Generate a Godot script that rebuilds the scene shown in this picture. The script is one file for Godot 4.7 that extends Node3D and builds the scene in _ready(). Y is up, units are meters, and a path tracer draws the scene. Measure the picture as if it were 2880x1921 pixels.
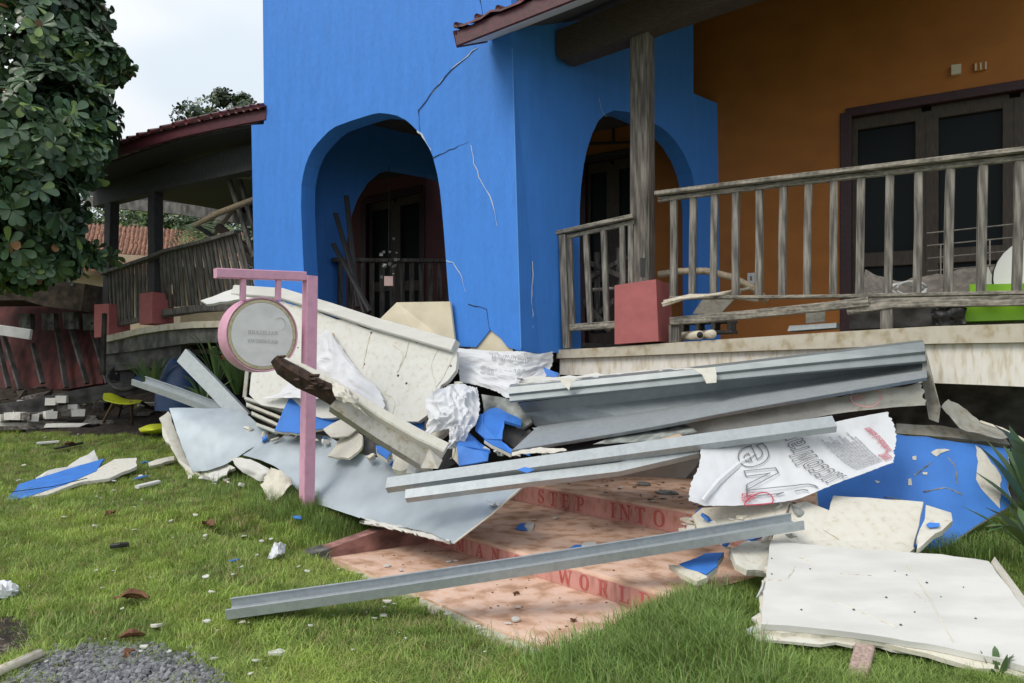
extends Node3D

var M := {}                 # materials by name
var noise_cache := {}
var shared := {}            # shared meshes
var rng := RandomNumberGenerator.new()
var fld := FastNoiseLite.new()
const STEP_O := Vector2(0.29, 3.9)      # front right corner of the lowest landing (x, forward)
const UP := Vector3.UP

func _ready():
	rng.seed = 77
	fld.seed = 5
	fld.frequency = 1.0
	fld.fractal_octaves = 2
	make_camera_and_light()
	make_materials()
	make_ground()
	make_house()
	make_left_wing()
	make_background()
	make_steps()
	make_porch_things()
	make_left_debris()
	make_sign()
	make_boards()
	make_metal()
	make_wraps()
	make_small_debris()
	make_plants()
	make_grass()

func make_camera_and_light():
	var cam := Camera3D.new()
	cam.name = "camera"
	cam.position = Vector3(0, 1.4, 0)
	cam.rotation_degrees = Vector3(2.8, 0, 0)
	cam.fov = 47.86
	cam.near = 0.05
	cam.far = 400.0
	add_child(cam)
	cam.current = true
	var env := Environment.new()
	env.background_mode = Environment.BG_SKY
	var sky := Sky.new()
	var pan := PanoramaSkyMaterial.new()
	pan.panorama = ImageTexture.create_from_image(cloud_image())
	pan.energy_multiplier = 1.0
	sky.sky_material = pan
	env.sky = sky
	env.tonemap_mode = Environment.TONE_MAPPER_LINEAR
	env.tonemap_exposure = 1.27
	env.sdfgi_enabled = true
	env.ssao_enabled = true
	env.ssil_enabled = true
	var we := WorldEnvironment.new()
	we.name = "world_environment"
	we.environment = env
	add_child(we)
	var sun := DirectionalLight3D.new()
	sun.name = "sun"
	sun.light_energy = 0.5
	sun.light_angular_distance = 28.0
	sun.light_color = Color(1.0, 0.965, 0.91)
	sun.shadow_enabled = true
	add_child(sun)
	sun.look_at_from_position(Vector3(-5.8, 7.4, 4.6), Vector3.ZERO)

func cloud_image() -> Image:
	var w := 512
	var h := 256
	var img := Image.create(w, h, false, Image.FORMAT_RGBF)
	var n := FastNoiseLite.new()
	n.seed = 11
	n.frequency = 1.3
	n.fractal_octaves = 5
	for y in h:
		var el := (0.5 - (y + 0.5) / h) * PI
		for x in w:
			var az := (x + 0.5) / w * TAU
			var d := Vector3(cos(el) * sin(az), sin(el), cos(el) * cos(az))
			var c := n.get_noise_3d(d.x * 1.6, d.y * 4.0, d.z * 1.6)
			var base := 0.645 + 0.2 * clampf(sin(el), 0.0, 1.0)
			if el < 0:
				base = 0.3
			var k := clampf(0.45 + c * 1.8, 0.0, 1.0)
			var col := Color(0.86, 0.96, 1.06).lerp(Color(1.14, 1.15, 1.17), k) * base
			img.set_pixel(x, y, col)
	return img

# ---------------------------------------------------------------- helpers

func lin(r: float, g: float, b: float) -> Color:
	return Color(r, g, b).linear_to_srgb()

func noise_tex(kind: String, normal := false) -> Texture2D:
	var key = kind + ("_n" if normal else "")
	if noise_cache.has(key):
		return noise_cache[key]
	var n := FastNoiseLite.new()
	n.seed = 3 + noise_cache.size()
	n.noise_type = FastNoiseLite.TYPE_SIMPLEX_SMOOTH
	n.fractal_octaves = 5
	n.frequency = 0.01
	var lo := 0.75
	var ramp := Gradient.new()
	match kind:
		"soft":
			n.frequency = 0.008; lo = 0.92
		"streak":
			n.frequency = 0.02; lo = 0.945
		"grain":
			n.frequency = 0.03; lo = 0.7
		"dirt":
			n.frequency = 0.012; lo = 0.45
		"fine":
			n.frequency = 0.08; n.fractal_octaves = 3; lo = 0.8
		"cell":
			n.noise_type = FastNoiseLite.TYPE_CELLULAR; n.frequency = 0.03; n.fractal_octaves = 2; lo = 0.93
			n.cellular_return_type = FastNoiseLite.RETURN_CELL_VALUE
	ramp.colors = PackedColorArray([Color(lo, lo, lo), Color(1, 1, 1)])
	ramp.offsets = PackedFloat32Array([0.15, 0.8])
	if kind == "foam":      # nearly clean with thin dark scratches and yellow stains
		n.frequency = 0.03
		n.fractal_octaves = 6
		ramp.offsets = PackedFloat32Array([0.0, 0.22, 0.3, 0.55, 1.0])
		ramp.colors = PackedColorArray([Color(0.78, 0.75, 0.68), Color(0.93, 0.91, 0.86), Color(0.97, 0.96, 0.94), Color(0.98, 0.98, 0.96), Color(1, 1, 1)])
	elif kind == "stain":   # rain streaks and rust
		n.frequency = 0.02
		ramp.offsets = PackedFloat32Array([0.0, 0.3, 0.45, 1.0])
		ramp.colors = PackedColorArray([Color(0.66, 0.6, 0.5), Color(0.88, 0.84, 0.76), Color(0.96, 0.95, 0.92), Color(1, 1, 1)])
	elif kind == "pink":
		n.frequency = 0.014
		ramp.offsets = PackedFloat32Array([0.0, 0.3, 0.5, 0.75, 1.0])
		ramp.colors = PackedColorArray([Color(0.72, 0.66, 0.6), Color(0.88, 0.82, 0.76), Color(0.98, 0.95, 0.92), Color(1, 1, 1), Color(1, 0.9, 0.78)])
	elif kind == "grassy":
		n.frequency = 0.02
		ramp.offsets = PackedFloat32Array([0.1, 0.45, 0.9])
		ramp.colors = PackedColorArray([Color(0.55, 0.48, 0.36), Color(0.75, 0.85, 0.5), Color(1, 1, 0.8)])
	var t := NoiseTexture2D.new()
	t.width = 512
	t.height = 512
	t.seamless = true
	t.noise = n
	t.generate_mipmaps = false
	if normal:
		t.as_normal_map = true
		t.bump_strength = 6.0
	else:
		t.color_ramp = ramp
	noise_cache[key] = t
	return t

func mk(called: String, col: Color, rough: float, kind := "", scale := Vector3.ONE, bump := 0.0, metal := 0.0, bump_kind := "") -> StandardMaterial3D:
	var m := StandardMaterial3D.new()
	m.albedo_color = col
	m.roughness = rough
	m.metallic = metal
	if kind != "":
		m.albedo_texture = noise_tex(kind)
		m.uv1_triplanar = true
		m.uv1_world_triplanar = true
		m.uv1_scale = scale
	if bump > 0.0:
		m.normal_enabled = true
		m.normal_texture = noise_tex(bump_kind if bump_kind != "" else kind, true)
		m.normal_scale = bump * 0.22
		m.uv1_triplanar = true
		m.uv1_world_triplanar = true
		m.uv1_scale = scale
	M[called] = m
	return m

func make_materials():
	mk("blue", lin(0.045, 0.235, 0.76), 0.7, "streak", Vector3(1.1, 0.16, 1.1), 0.3, 0.0, "fine")
	mk("blue_board", lin(0.045, 0.21, 0.68), 0.6, "soft", Vector3.ONE * 1.3, 0.3, 0.0, "fine")
	mk("blue_chip", lin(0.05, 0.22, 0.7), 0.65)
	mk("orange", lin(0.42, 0.15, 0.026), 0.7, "soft", Vector3.ONE * 0.6, 0.4, 0.0, "fine")
	mk("maroon", lin(0.11, 0.02, 0.035), 0.5, "grain", Vector3.ONE)
	mk("maroon_dark", lin(0.05, 0.012, 0.02), 0.5, "grain", Vector3.ONE)
	mk("roof_red", lin(0.22, 0.05, 0.06), 0.5, "dirt", Vector3.ONE * 0.8)
	mk("soffit", lin(0.78, 0.78, 0.8), 0.8, "soft", Vector3.ONE)
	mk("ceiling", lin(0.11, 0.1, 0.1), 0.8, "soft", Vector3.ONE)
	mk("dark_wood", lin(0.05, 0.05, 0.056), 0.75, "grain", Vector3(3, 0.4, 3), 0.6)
	mk("post_wood", lin(0.24, 0.215, 0.19), 0.85, "dirt", Vector3(5, 0.35, 5), 0.8)
	mk("rail_wood", lin(0.42, 0.385, 0.325), 0.85, "dirt", Vector3(0.5, 5, 5), 0.8)
	mk("baluster_wood", lin(0.3, 0.28, 0.25), 0.85, "dirt", Vector3(5, 0.4, 5), 0.8)
	mk("old_slat", lin(0.2, 0.185, 0.17), 0.85, "dirt", Vector3(4, 0.4, 4), 0.6)
	mk("beam_brown", lin(0.1, 0.075, 0.065), 0.8, "grain", Vector3(0.6, 4, 4), 0.6)
	mk("pale_pole", lin(0.42, 0.33, 0.22), 0.8, "grain", Vector3(2, 2, 2), 0.5)
	mk("red_block", lin(0.42, 0.125, 0.125), 0.75, "soft", Vector3.ONE * 1.5, 0.5, 0.0, "fine")
	mk("red_wall", lin(0.13, 0.022, 0.02), 0.8, "dirt", Vector3(0.8, 0.4, 0.8), 0.5)
	mk("cap_concrete", lin(0.55, 0.52, 0.45), 0.85, "stain", Vector3(0.9, 0.5, 0.9), 0.6, 0.0, "grain")
	mk("white_fascia", lin(0.8, 0.79, 0.77), 0.8, "stain", Vector3(1.6, 0.25, 1.6), 0.5, 0.0, "grain")
	mk("grey_concrete", lin(0.2, 0.195, 0.185), 0.85, "dirt", Vector3(0.9, 0.4, 0.9), 0.6)
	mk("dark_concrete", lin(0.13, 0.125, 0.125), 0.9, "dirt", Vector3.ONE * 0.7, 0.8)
	mk("brown_concrete", lin(0.1, 0.075, 0.055), 0.9, "dirt", Vector3.ONE * 0.7, 0.8)
	mk("black_void", lin(0.012, 0.012, 0.013), 0.9)  # near black, its colour standing for the dark of unlit voids
	mk("tile", lin(0.42, 0.19, 0.11), 0.85, "dirt", Vector3.ONE * 0.7)
	mk("cream_wall", lin(0.5, 0.4, 0.28), 0.8, "soft", Vector3.ONE)
	mk("step_pink", lin(0.73, 0.53, 0.435), 0.85, "pink", Vector3.ONE * 0.55, 0.7, 0.0, "fine")
	mk("riser_pink", lin(0.6, 0.31, 0.29), 0.85, "stain", Vector3(1.6, 0.35, 1.6), 0.6, 0.0, "fine")
	mk("step_red", lin(0.52, 0.13, 0.125), 0.9, "stain", Vector3(2.5, 0.6, 2.5))
	mk("kerb_pink", lin(0.5, 0.25, 0.22), 0.85, "dirt", Vector3.ONE * 0.6, 0.6, 0.0, "fine")
	mk("sign_pink", lin(0.72, 0.38, 0.52), 0.5, "soft", Vector3.ONE * 2.0, 0.3, 0.0, "fine")
	mk("sign_face", lin(0.8, 0.8, 0.79), 0.6, "soft", Vector3.ONE * 1.5)
	mk("sign_cream", lin(0.6, 0.56, 0.4), 0.6, "stain", Vector3.ONE * 2.0)
	mk("sign_ink", lin(0.52, 0.515, 0.51), 0.7)
	mk("galv", lin(0.44, 0.48, 0.505), 0.55, "cell", Vector3.ONE * 2.0, 0.15, 0.45, "grain")
	mk("galv_mid", lin(0.31, 0.345, 0.36), 0.5, "soft", Vector3.ONE * 1.2, 0.2, 0.5, "grain")
	mk("galv_sheet", lin(0.45, 0.515, 0.57), 0.6, "soft", Vector3.ONE * 0.8, 0.2, 0.35, "grain")
	mk("galv_dark", lin(0.22, 0.25, 0.27), 0.55, "cell", Vector3.ONE * 1.2, 0.2, 0.5, "grain")
	mk("galv_old", lin(0.42, 0.42, 0.4), 0.6, "stain", Vector3(1.2, 1.2, 1.2), 0.3, 0.5, "grain")
	mk("foam", lin(0.66, 0.65, 0.61), 0.85, "foam", Vector3.ONE * 0.9, 0.8, 0.0, "grain")
	mk("foam_clean", lin(0.67, 0.67, 0.645), 0.85, "soft", Vector3(0.35, 2.2, 0.9), 0.2, 0.0, "fine")
	mk("foam_edge", lin(0.68, 0.655, 0.58), 0.9, "foam", Vector3.ONE * 1.5, 1.0, 0.0, "grain")
	mk("cream_board", lin(0.72, 0.65, 0.5), 0.85, "soft", Vector3.ONE)
	mk("tan_board", lin(0.5, 0.36, 0.23), 0.85, "soft", Vector3.ONE)
	mk("plaster", lin(0.68, 0.69, 0.685), 0.9, "foam", Vector3(0.8, 0.8, 0.8), 0.6, 0.0, "dirt")
	mk("wash_grey", lin(0.42, 0.45, 0.43), 0.9, "dirt", Vector3.ONE, 0.8)
	mk("wrap", lin(0.7, 0.72, 0.76), 0.6, "soft", Vector3.ONE * 1.1, 0.35, 0.0, "grain")
	mk("wrap_dirty", lin(0.66, 0.64, 0.6), 0.7, "foam", Vector3.ONE * 0.8, 0.4, 0.0, "grain")
	mk("ink", lin(0.16, 0.16, 0.17), 0.7)
	mk("ink_faint", lin(0.4, 0.4, 0.42), 0.7)
	mk("ink_red", lin(0.5, 0.06, 0.1), 0.7)
	mk("ink_pale_red", lin(0.6, 0.26, 0.27), 0.7)
	mk("rot_wood", lin(0.1, 0.06, 0.045), 0.95, "dirt", Vector3(2, 2, 2), 1.6, 0.0, "grain")
	mk("timber", lin(0.36, 0.27, 0.18), 0.85, "grain", Vector3.ONE * 2.0, 0.6)
	mk("pink_stake", lin(0.5, 0.37, 0.32), 0.85, "grain", Vector3.ONE * 3.0, 0.6)
	mk("chair_green", lin(0.56, 0.62, 0.02), 0.4)
	mk("chair_wood", lin(0.36, 0.24, 0.13), 0.6, "grain", Vector3.ONE * 3.0)
	mk("lime", lin(0.24, 0.52, 0.02), 0.45)
	mk("barrel_blue", lin(0.03, 0.065, 0.17), 0.45, "soft", Vector3.ONE)
	mk("pvc", lin(0.68, 0.64, 0.56), 0.5, "stain", Vector3.ONE * 2.0)
	mk("hose", lin(0.56, 0.48, 0.38), 0.6, "stain", Vector3.ONE * 2.0)
	mk("white_thing", lin(0.74, 0.74, 0.73), 0.5)
	mk("black", lin(0.014, 0.014, 0.015), 0.5)
	mk("cloth_grey", lin(0.3, 0.27, 0.24), 0.9, "grain", Vector3.ONE)
	mk("door_glass", lin(0.012, 0.016, 0.018), 0.3)
	M["door_glass"].metallic_specular = 0.2
	mk("door_wood", lin(0.075, 0.055, 0.04), 0.6, "grain", Vector3(3, 0.4, 3))
	mk("brick_white", lin(0.82, 0.81, 0.8), 0.85, "foam", Vector3.ONE * 2.0, 0.8, 0.0, "grain")
	mk("brick_grey", lin(0.3, 0.27, 0.25), 0.9, "dirt", Vector3.ONE * 2.0, 0.8)
	mk("soil", lin(0.055, 0.038, 0.026), 0.95, "dirt", Vector3.ONE * 1.5, 1.5, 0.0, "grain")
	mk("lawn", lin(0.15, 0.15, 0.05), 0.95, "grassy", Vector3.ONE * 0.5, 0.8, 0.0, "fine")
	mk("stone", lin(0.24, 0.245, 0.25), 0.85, "grain", Vector3.ONE * 4.0, 0.8)
	M["stone"].vertex_color_use_as_albedo = true
	mk("bark", lin(0.12, 0.1, 0.08), 0.95, "dirt", Vector3(3, 0.8, 3), 1.2)
	mk("dry_leaf", lin(0.22, 0.1, 0.05), 0.8, "grain", Vector3.ONE * 6.0)
	mk("crack_pale", lin(0.5, 0.55, 0.62), 0.9)
	mk("blue_edge", lin(0.12, 0.36, 0.85), 0.8)
	mk("maroon_plaster", lin(0.13, 0.045, 0.05), 0.8, "soft", Vector3.ONE * 0.6)
	mk("crack_dark", lin(0.02, 0.04, 0.09), 0.9)
	mk("glass_bead", lin(0.06, 0.065, 0.06), 0.4)
	mk("paper_pink", lin(0.6, 0.42, 0.4), 0.8)
	mk("flower", lin(0.7, 0.12, 0.03), 0.6)
	for spec in [["strap_leaf", 0.07, 0.14, 0.04], ["strap_leaf_pale", 0.11, 0.17, 0.05], ["palm_leaf", 0.13, 0.2, 0.05]]:
		var pm = mk(spec[0], lin(spec[1], spec[2], spec[3]), 0.45)
		pm.backlight_enabled = true
		pm.backlight = Color(0.3, 0.3, 0.3)
	for spec in [["leaf", 0.055, 0.09, 0.022], ["grass", 0.1, 0.17, 0.024], ["blade", 0.07, 0.13, 0.03]]:
		var m = mk(spec[0], lin(spec[1], spec[2], spec[3]), 0.5)
		m.vertex_color_use_as_albedo = true
		m.albedo_color = Color.WHITE
		m.roughness = 0.36 if spec[0] == "leaf" else 0.5
		m.backlight_enabled = true
		m.backlight = Color(0.35, 0.35, 0.35) if spec[0] == "leaf" else Color(0.8, 0.8, 0.8)

func sst(a: float, b: float, x: float) -> float:
	return smoothstep(a, b, x)

func step_coords(x: float, d: float) -> Vector2:
	var r := Vector2(x, d) - STEP_O
	return Vector2(0.61 * r.x - 0.79 * r.y, 0.79 * r.x + 0.61 * r.y)

func step_left(n: float) -> float:      # where the left ends of the steps lie; the upper ones reach further left
	return -2.77 - 1.9 * sst(1.2, 2.2, n)

func ground_y(x: float, d: float) -> float:
	var s := step_coords(x, d)
	var m := maxf(step_left(s.y) - s.x, -s.y)
	var hill := 0.5 * sst(11.2, 12.8, d)
	var base := 0.11 * clampf(d - 4.0, 0.0, 7.6)
	if m > 0.0:
		return base * sst(0.0, 1.2, m) + hill
	if s.x < -0.12:
		return -0.06
	return (0.08 + 0.17 * sst(4.0, 5.5, d)) * sst(0.0, 0.16, s.x + 0.12) * sst(0.0, 0.6, s.y) + hill

func on_ground(x: float, d: float, h := 0.0) -> Vector3:
	return Vector3(x, ground_y(x, d) + h, -d)

func step_pt(t: float, n: float, y: float) -> Vector3:
	return Vector3(STEP_O.x + 0.61 * t + 0.79 * n, y, -(STEP_O.y - 0.79 * t + 0.61 * n))

var numbers := {}
func numbered(called: String) -> String:
	var k = numbers.get(called, 0)
	numbers[called] = k + 1
	return called if k == 0 else "%s_%03d" % [called, k]

func thing(called: String, label: String, category: String, at := Vector3.ZERO, group := "") -> Node3D:
	var o := Node3D.new()
	o.name = numbered(called)
	o.position = at
	add_child(o, true)
	return tag(o, label, category, group)

func tag(o: Node3D, label: String, category: String, group := "") -> Node3D:
	o.set_meta("label", label)
	o.set_meta("category", category)
	if group != "":
		o.set_meta("group", group)
	return o

func put(called: String, mesh: Mesh, mat: Material, parent: Node3D = self) -> MeshInstance3D:
	var o := MeshInstance3D.new()
	o.name = numbered(called) if parent == self else called
	o.mesh = mesh
	o.material_override = mat
	if parent != self and parent.get_parent() == self:
		o.position = -parent.position
	parent.add_child(o, true)
	return o

func one(called: String, label: String, category: String, mesh: Mesh, mat: Material, group := "") -> MeshInstance3D:
	var o := put(called, mesh, mat)
	tag(o, label, category, group)
	return o

func structure(called: String, mesh: Mesh, mat: Material, kind := "structure") -> MeshInstance3D:
	var o := put(called, mesh, mat)
	o.set_meta("kind", kind)
	o.set_meta("label", called.replace("_", " "))
	return o

func start(smooth := false) -> SurfaceTool:
	var st := SurfaceTool.new()
	st.begin(Mesh.PRIMITIVE_TRIANGLES)
	st.set_smooth_group(0 if smooth else -1)
	return st

func done(st: SurfaceTool) -> ArrayMesh:
	st.generate_normals()
	return st.commit()

func tri(st: SurfaceTool, a: Vector3, b: Vector3, c: Vector3):
	st.add_vertex(a)
	st.add_vertex(b)
	st.add_vertex(c)

func quad(st: SurfaceTool, a: Vector3, b: Vector3, c: Vector3, d: Vector3):
	tri(st, a, b, c)
	tri(st, a, c, d)

func newell(p: Array) -> Vector3:
	var n := Vector3.ZERO
	for i in p.size():
		var a: Vector3 = p[i]
		var b: Vector3 = p[(i + 1) % p.size()]
		n += Vector3((a.y - b.y) * (a.z + b.z), (a.z - b.z) * (a.x + b.x), (a.x - b.x) * (a.y + b.y))
	return n.normalized()

func flat(p: Array) -> Array:      # [2D points, indices]
	var n := newell(p)
	var u := n.cross(UP if absf(n.y) < 0.9 else Vector3.RIGHT).normalized()
	var v := n.cross(u)
	var q := PackedVector2Array()
	for a in p:
		q.append(Vector2(a.dot(u), a.dot(v)))
	return [q, Geometry2D.triangulate_polygon(q)]

func slab(p: Array, t: Vector3, st: SurfaceTool = null) -> SurfaceTool:   # polygon extruded by t
	if st == null:
		st = start()
	var f = flat(p)
	var idx = f[1]
	var away := newell(p).dot(t) > 0.0
	for i in range(0, idx.size(), 3):
		var a: Vector3 = p[idx[i]]
		var b: Vector3 = p[idx[i + 1]]
		var c: Vector3 = p[idx[i + 2]]
		var w := (b - a).cross(c - a).dot(t) > 0.0
		if w:
			tri(st, a, b, c)
			tri(st, c + t, b + t, a + t)
		else:
			tri(st, c, b, a)
			tri(st, a + t, b + t, c + t)
	for i in p.size():
		var a: Vector3 = p[i]
		var b: Vector3 = p[(i + 1) % p.size()]
		if away:
			quad(st, a, a + t, b + t, b)
		else:
			quad(st, b, b + t, a + t, a)
	return st

func board(p: Array, t: float) -> ArrayMesh:       # a board of thickness t behind the polygon, away from the viewer's side
	var n := newell(p)
	if n.z < 0.0 or (absf(n.z) < 0.05 and n.y < 0.0):
		n = -n
	return done(slab(p, -n * t))

func ragged(p: Array, stepw: float, amp: float, keep := []) -> Array:     # breaks the straight edges of a polygon; keep lists straight edges
	var n := newell(p)
	var out := []
	for i in p.size():
		var a: Vector3 = p[i]
		var b: Vector3 = p[(i + 1) % p.size()]
		out.append(a)
		if i in keep:
			continue
		var k := int(a.distance_to(b) / stepw)
		var side := (b - a).normalized().cross(n)
		for j in range(1, k):
			out.append(a.lerp(b, (j + rng.randf_range(-0.3, 0.3)) / k) + side * rng.randf_range(-amp, amp))
	return out

func frame_at(dir: Vector3, up: Vector3) -> Array:
	var f := dir.normalized()
	if absf(f.dot(up.normalized())) > 0.98:
		up = Vector3(0.3, 0.2, 1)
	var r := f.cross(up).normalized()
	return [r, r.cross(f).normalized()]

func sweep(path: Array, sec: PackedVector2Array, up := UP, closed := true, st: SurfaceTool = null, scales := []) -> SurfaceTool:
	if st == null:
		st = start()
	var rings := []
	for i in path.size():
		var d: Vector3 = (path[mini(i + 1, path.size() - 1)] - path[maxi(i - 1, 0)])
		var f := frame_at(d, up)
		var ring := []
		var k: float = scales[i] if scales.size() > i else 1.0
		for s in sec:
			ring.append(path[i] + (f[0] * s.x + f[1] * s.y) * k)
		rings.append(ring)
	var m := sec.size()
	for i in range(rings.size() - 1):
		for j in (m if closed else m - 1):
			var j2 := (j + 1) % m
			quad(st, rings[i][j], rings[i][j2], rings[i + 1][j2], rings[i + 1][j])
	if closed:
		var idx := Geometry2D.triangulate_polygon(sec)
		for e in [0, rings.size() - 1]:
			for i in range(0, idx.size(), 3):
				tri(st, rings[e][idx[i]], rings[e][idx[i + 1]], rings[e][idx[i + 2]])
	return st

func rect(w: float, h: float, c := 0.006) -> PackedVector2Array:   # chamfered section
	var x := w / 2
	var y := h / 2
	c = minf(c, minf(x, y) * 0.5)
	return PackedVector2Array([Vector2(-x + c, -y), Vector2(x - c, -y), Vector2(x, -y + c), Vector2(x, y - c), Vector2(x - c, y), Vector2(-x + c, y), Vector2(-x, y - c), Vector2(-x, -y + c)])

func ring2(r: float, k := 10) -> PackedVector2Array:
	var a := PackedVector2Array()
	for i in k:
		a.append(Vector2(cos(TAU * i / k), sin(TAU * i / k)) * r)
	return a

func bar(a: Vector3, b: Vector3, w: float, h: float, up := UP) -> ArrayMesh:
	return done(sweep([a, b], rect(w, h), up))

func bars(path: Array, w: float, h: float, up := UP) -> ArrayMesh:
	return done(sweep(path, rect(w, h), up))

func tube(path: Array, r: float, k := 10, scales := []) -> ArrayMesh:
	return done(sweep(path, ring2(r, k), UP, true, start(true), scales))

func channel_sec(w: float, h: float, lip: float, t := 0.004) -> PackedVector2Array:   # a C section, web below, lips turned in at the top
	var x := w / 2
	return PackedVector2Array([Vector2(-x, 0), Vector2(x, 0), Vector2(x, h), Vector2(x - lip, h), Vector2(x - lip, h - t), Vector2(x - t, h - t), Vector2(x - t, t),
		Vector2(-x + t, t), Vector2(-x + t, h - t), Vector2(-x + lip, h - t), Vector2(-x + lip, h), Vector2(-x, h)])

func spline(p: Array, t: float) -> Vector3:      # Catmull-Rom through the points, t from 0 to 1
	var n := p.size() - 1
	if n == 0:
		return p[0]
	var x := clampf(t, 0.0, 1.0) * n
	var i := mini(int(x), n - 1)
	var a: Vector3 = p[i]
	var b: Vector3 = p[i + 1]
	var a0: Vector3 = p[i - 1] if i > 0 else a * 2 - b
	var b1: Vector3 = p[i + 2] if i + 2 <= n else b * 2 - a
	return a.cubic_interpolate(b, a0, b1, x - i)

func surf(rows: Array, u: float, v: float) -> Vector3:     # rows of points; u along a row, v across the rows
	var c := []
	for r in rows:
		c.append(spline(r, u))
	return spline(c, v)

func patch(rows: Array, nu: int, nv: int, thick: float, amp := 0.0, freq := 3.0, jag := 0.0, sd := 0) -> ArrayMesh:
	# a bent sheet through a grid of points, with crumples (amp) and torn edges (jag)
	# negative amp: sharp creases instead of soft bumps
	var st := start(true)
	var g := []
	for j in nv + 1:
		var row := []
		for i in nu + 1:
			var u := float(i) / nu
			var v := float(j) / nv
			if jag > 0.0:
				var e := fld.get_noise_2d(i * 0.31 + sd * 17.0, j * 0.31 - sd * 9.0) * jag
				var e2 := fld.get_noise_2d(i * 0.35 - sd * 5.0, j * 0.29 + sd * 23.0) * jag
				if j == 0: v += absf(e)
				if j == nv: v -= absf(e)
				if i == 0: u += absf(e2)
				if i == nu: u -= absf(e2)
			row.append(surf(rows, u, v))
		g.append(row)
	var nrm := []
	for j in nv + 1:
		var row := []
		for i in nu + 1:
			var n: Vector3 = (g[j][mini(i + 1, nu)] - g[j][maxi(i - 1, 0)]).cross(g[mini(j + 1, nv)][i] - g[maxi(j - 1, 0)][i]).normalized()
			if n.z < 0.0 and absf(n.z) > 0.15 or (absf(n.z) <= 0.15 and n.y < 0.0):
				n = -n
			row.append(n)
		nrm.append(row)
	if amp > 0.0:
		for j in nv + 1:
			for i in nu + 1:
				var p: Vector3 = g[j][i]
				var q := p * freq + Vector3(sd * 3.1, sd * 1.7, 0)
				g[j][i] = p + nrm[j][i] * amp * (fld.get_noise_3dv(q) + 0.5 * absf(fld.get_noise_3dv(q * 2.3)))
	elif amp < 0.0:
		st.set_smooth_group(-1)
		for j in nv + 1:
			for i in nu + 1:
				g[j][i] += nrm[j][i] * -amp * creases(float(i) / nu, float(j) / nv, freq, sd) * (0.25 + 0.75 * clampf(minf(minf(float(i) / nu, 1.0 - float(i) / nu), minf(float(j) / nv, 1.0 - float(j) / nv)) * 4.0, 0.0, 1.0))
	for j in nv:
		for i in nu:
			quad(st, g[j][i], g[j][i + 1], g[j + 1][i + 1], g[j + 1][i])
	if thick > 0.0:
		st.set_smooth_group(1)
		for j in nv:
			for i in nu:
				quad(st, g[j][i] - nrm[j][i] * thick, g[j + 1][i] - nrm[j + 1][i] * thick, g[j + 1][i + 1] - nrm[j + 1][i + 1] * thick, g[j][i + 1] - nrm[j][i + 1] * thick)
		st.set_smooth_group(-1)
		for i in nu:
			for j in [0, nv]:
				quad(st, g[j][i], g[j][i + 1], g[j][i + 1] - nrm[j][i + 1] * thick, g[j][i] - nrm[j][i] * thick)
		for j in nv:
			for i in [0, nu]:
				quad(st, g[j][i], g[j + 1][i], g[j + 1][i] - nrm[j + 1][i] * thick, g[j][i] - nrm[j][i] * thick)
	return done(st)

func creases(u: float, v: float, freq: float, sd: int) -> float:      # crossing sharp folds of different length and depth
	var h := 0.0
	for k in 5:
		var a := sd * 1.7 + k * 2.4
		var x := (u * cos(a) + v * sin(a)) * freq * (0.6 + 0.35 * k) + fld.get_noise_2d(u * 1.6 + k * 3.0, v * 1.6 + sd) * 0.9 + k * 0.37
		var w := absf(x - floorf(x) - 0.5) * 2.0
		h += w * w * (0.5 - 0.07 * k) * (0.4 + 0.9 * absf(fld.get_noise_2d(u * 2.0 - k * 5.0, v * 2.0 + sd * 2.0)))
	return h

func ribs(lines: Array, seg: int, st: SurfaceTool = null, thick := 0.003) -> ArrayMesh:    # a folded sheet: flat strips between neighbouring lines
	if st == null:
		st = start()
	for i in range(lines.size() - 1):
		for k in seg:
			var a := spline(lines[i], float(k) / seg)
			var b := spline(lines[i], float(k + 1) / seg)
			var c := spline(lines[i + 1], float(k + 1) / seg)
			var d := spline(lines[i + 1], float(k) / seg)
			quad(st, a, b, c, d)
			var n := (b - a).cross(d - a).normalized() * thick
			quad(st, a + n, d + n, c + n, b + n)
	return done(st)

func lathe(profile: PackedVector2Array, o: Vector3, axis: Vector3, k := 24) -> ArrayMesh:     # profile: (radius, along the axis)
	var st := start(true)
	var f := frame_at(axis, UP)
	var ax := axis.normalized()
	for i in range(profile.size() - 1):
		for j in k:
			var q := []
			for e in [[i, j], [i, j + 1], [i + 1, j + 1], [i + 1, j]]:
				var a: float = TAU * e[1] / k
				q.append(o + ax * profile[e[0]].y + (f[0] * cos(a) + f[1] * sin(a)) * profile[e[0]].x)
			st.set_smooth_group(i + 1)
			quad(st, q[0], q[1], q[2], q[3])
	return done(st)

func chunk(sd: int, sz: Vector3, rough := 0.3) -> ArrayMesh:      # a broken lump about the origin
	var st := start()
	var r := RandomNumberGenerator.new()
	r.seed = sd * 131 + 7
	var p := []
	for z in [-1, 1]:
		for y in [-1, 1]:
			for x in [-1, 1]:
				p.append(Vector3(x * (1.0 + r.randf_range(-rough, rough)), y * (1.0 + r.randf_range(-rough, rough) * 0.6), z * (1.0 + r.randf_range(-rough, rough))) * sz * 0.5)
	for f in [[0, 1, 3, 2], [4, 6, 7, 5], [0, 4, 5, 1], [2, 3, 7, 6], [0, 2, 6, 4], [1, 5, 7, 3]]:
		quad(st, p[f[0]], p[f[1]], p[f[2]], p[f[3]])
	return done(st)

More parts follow.
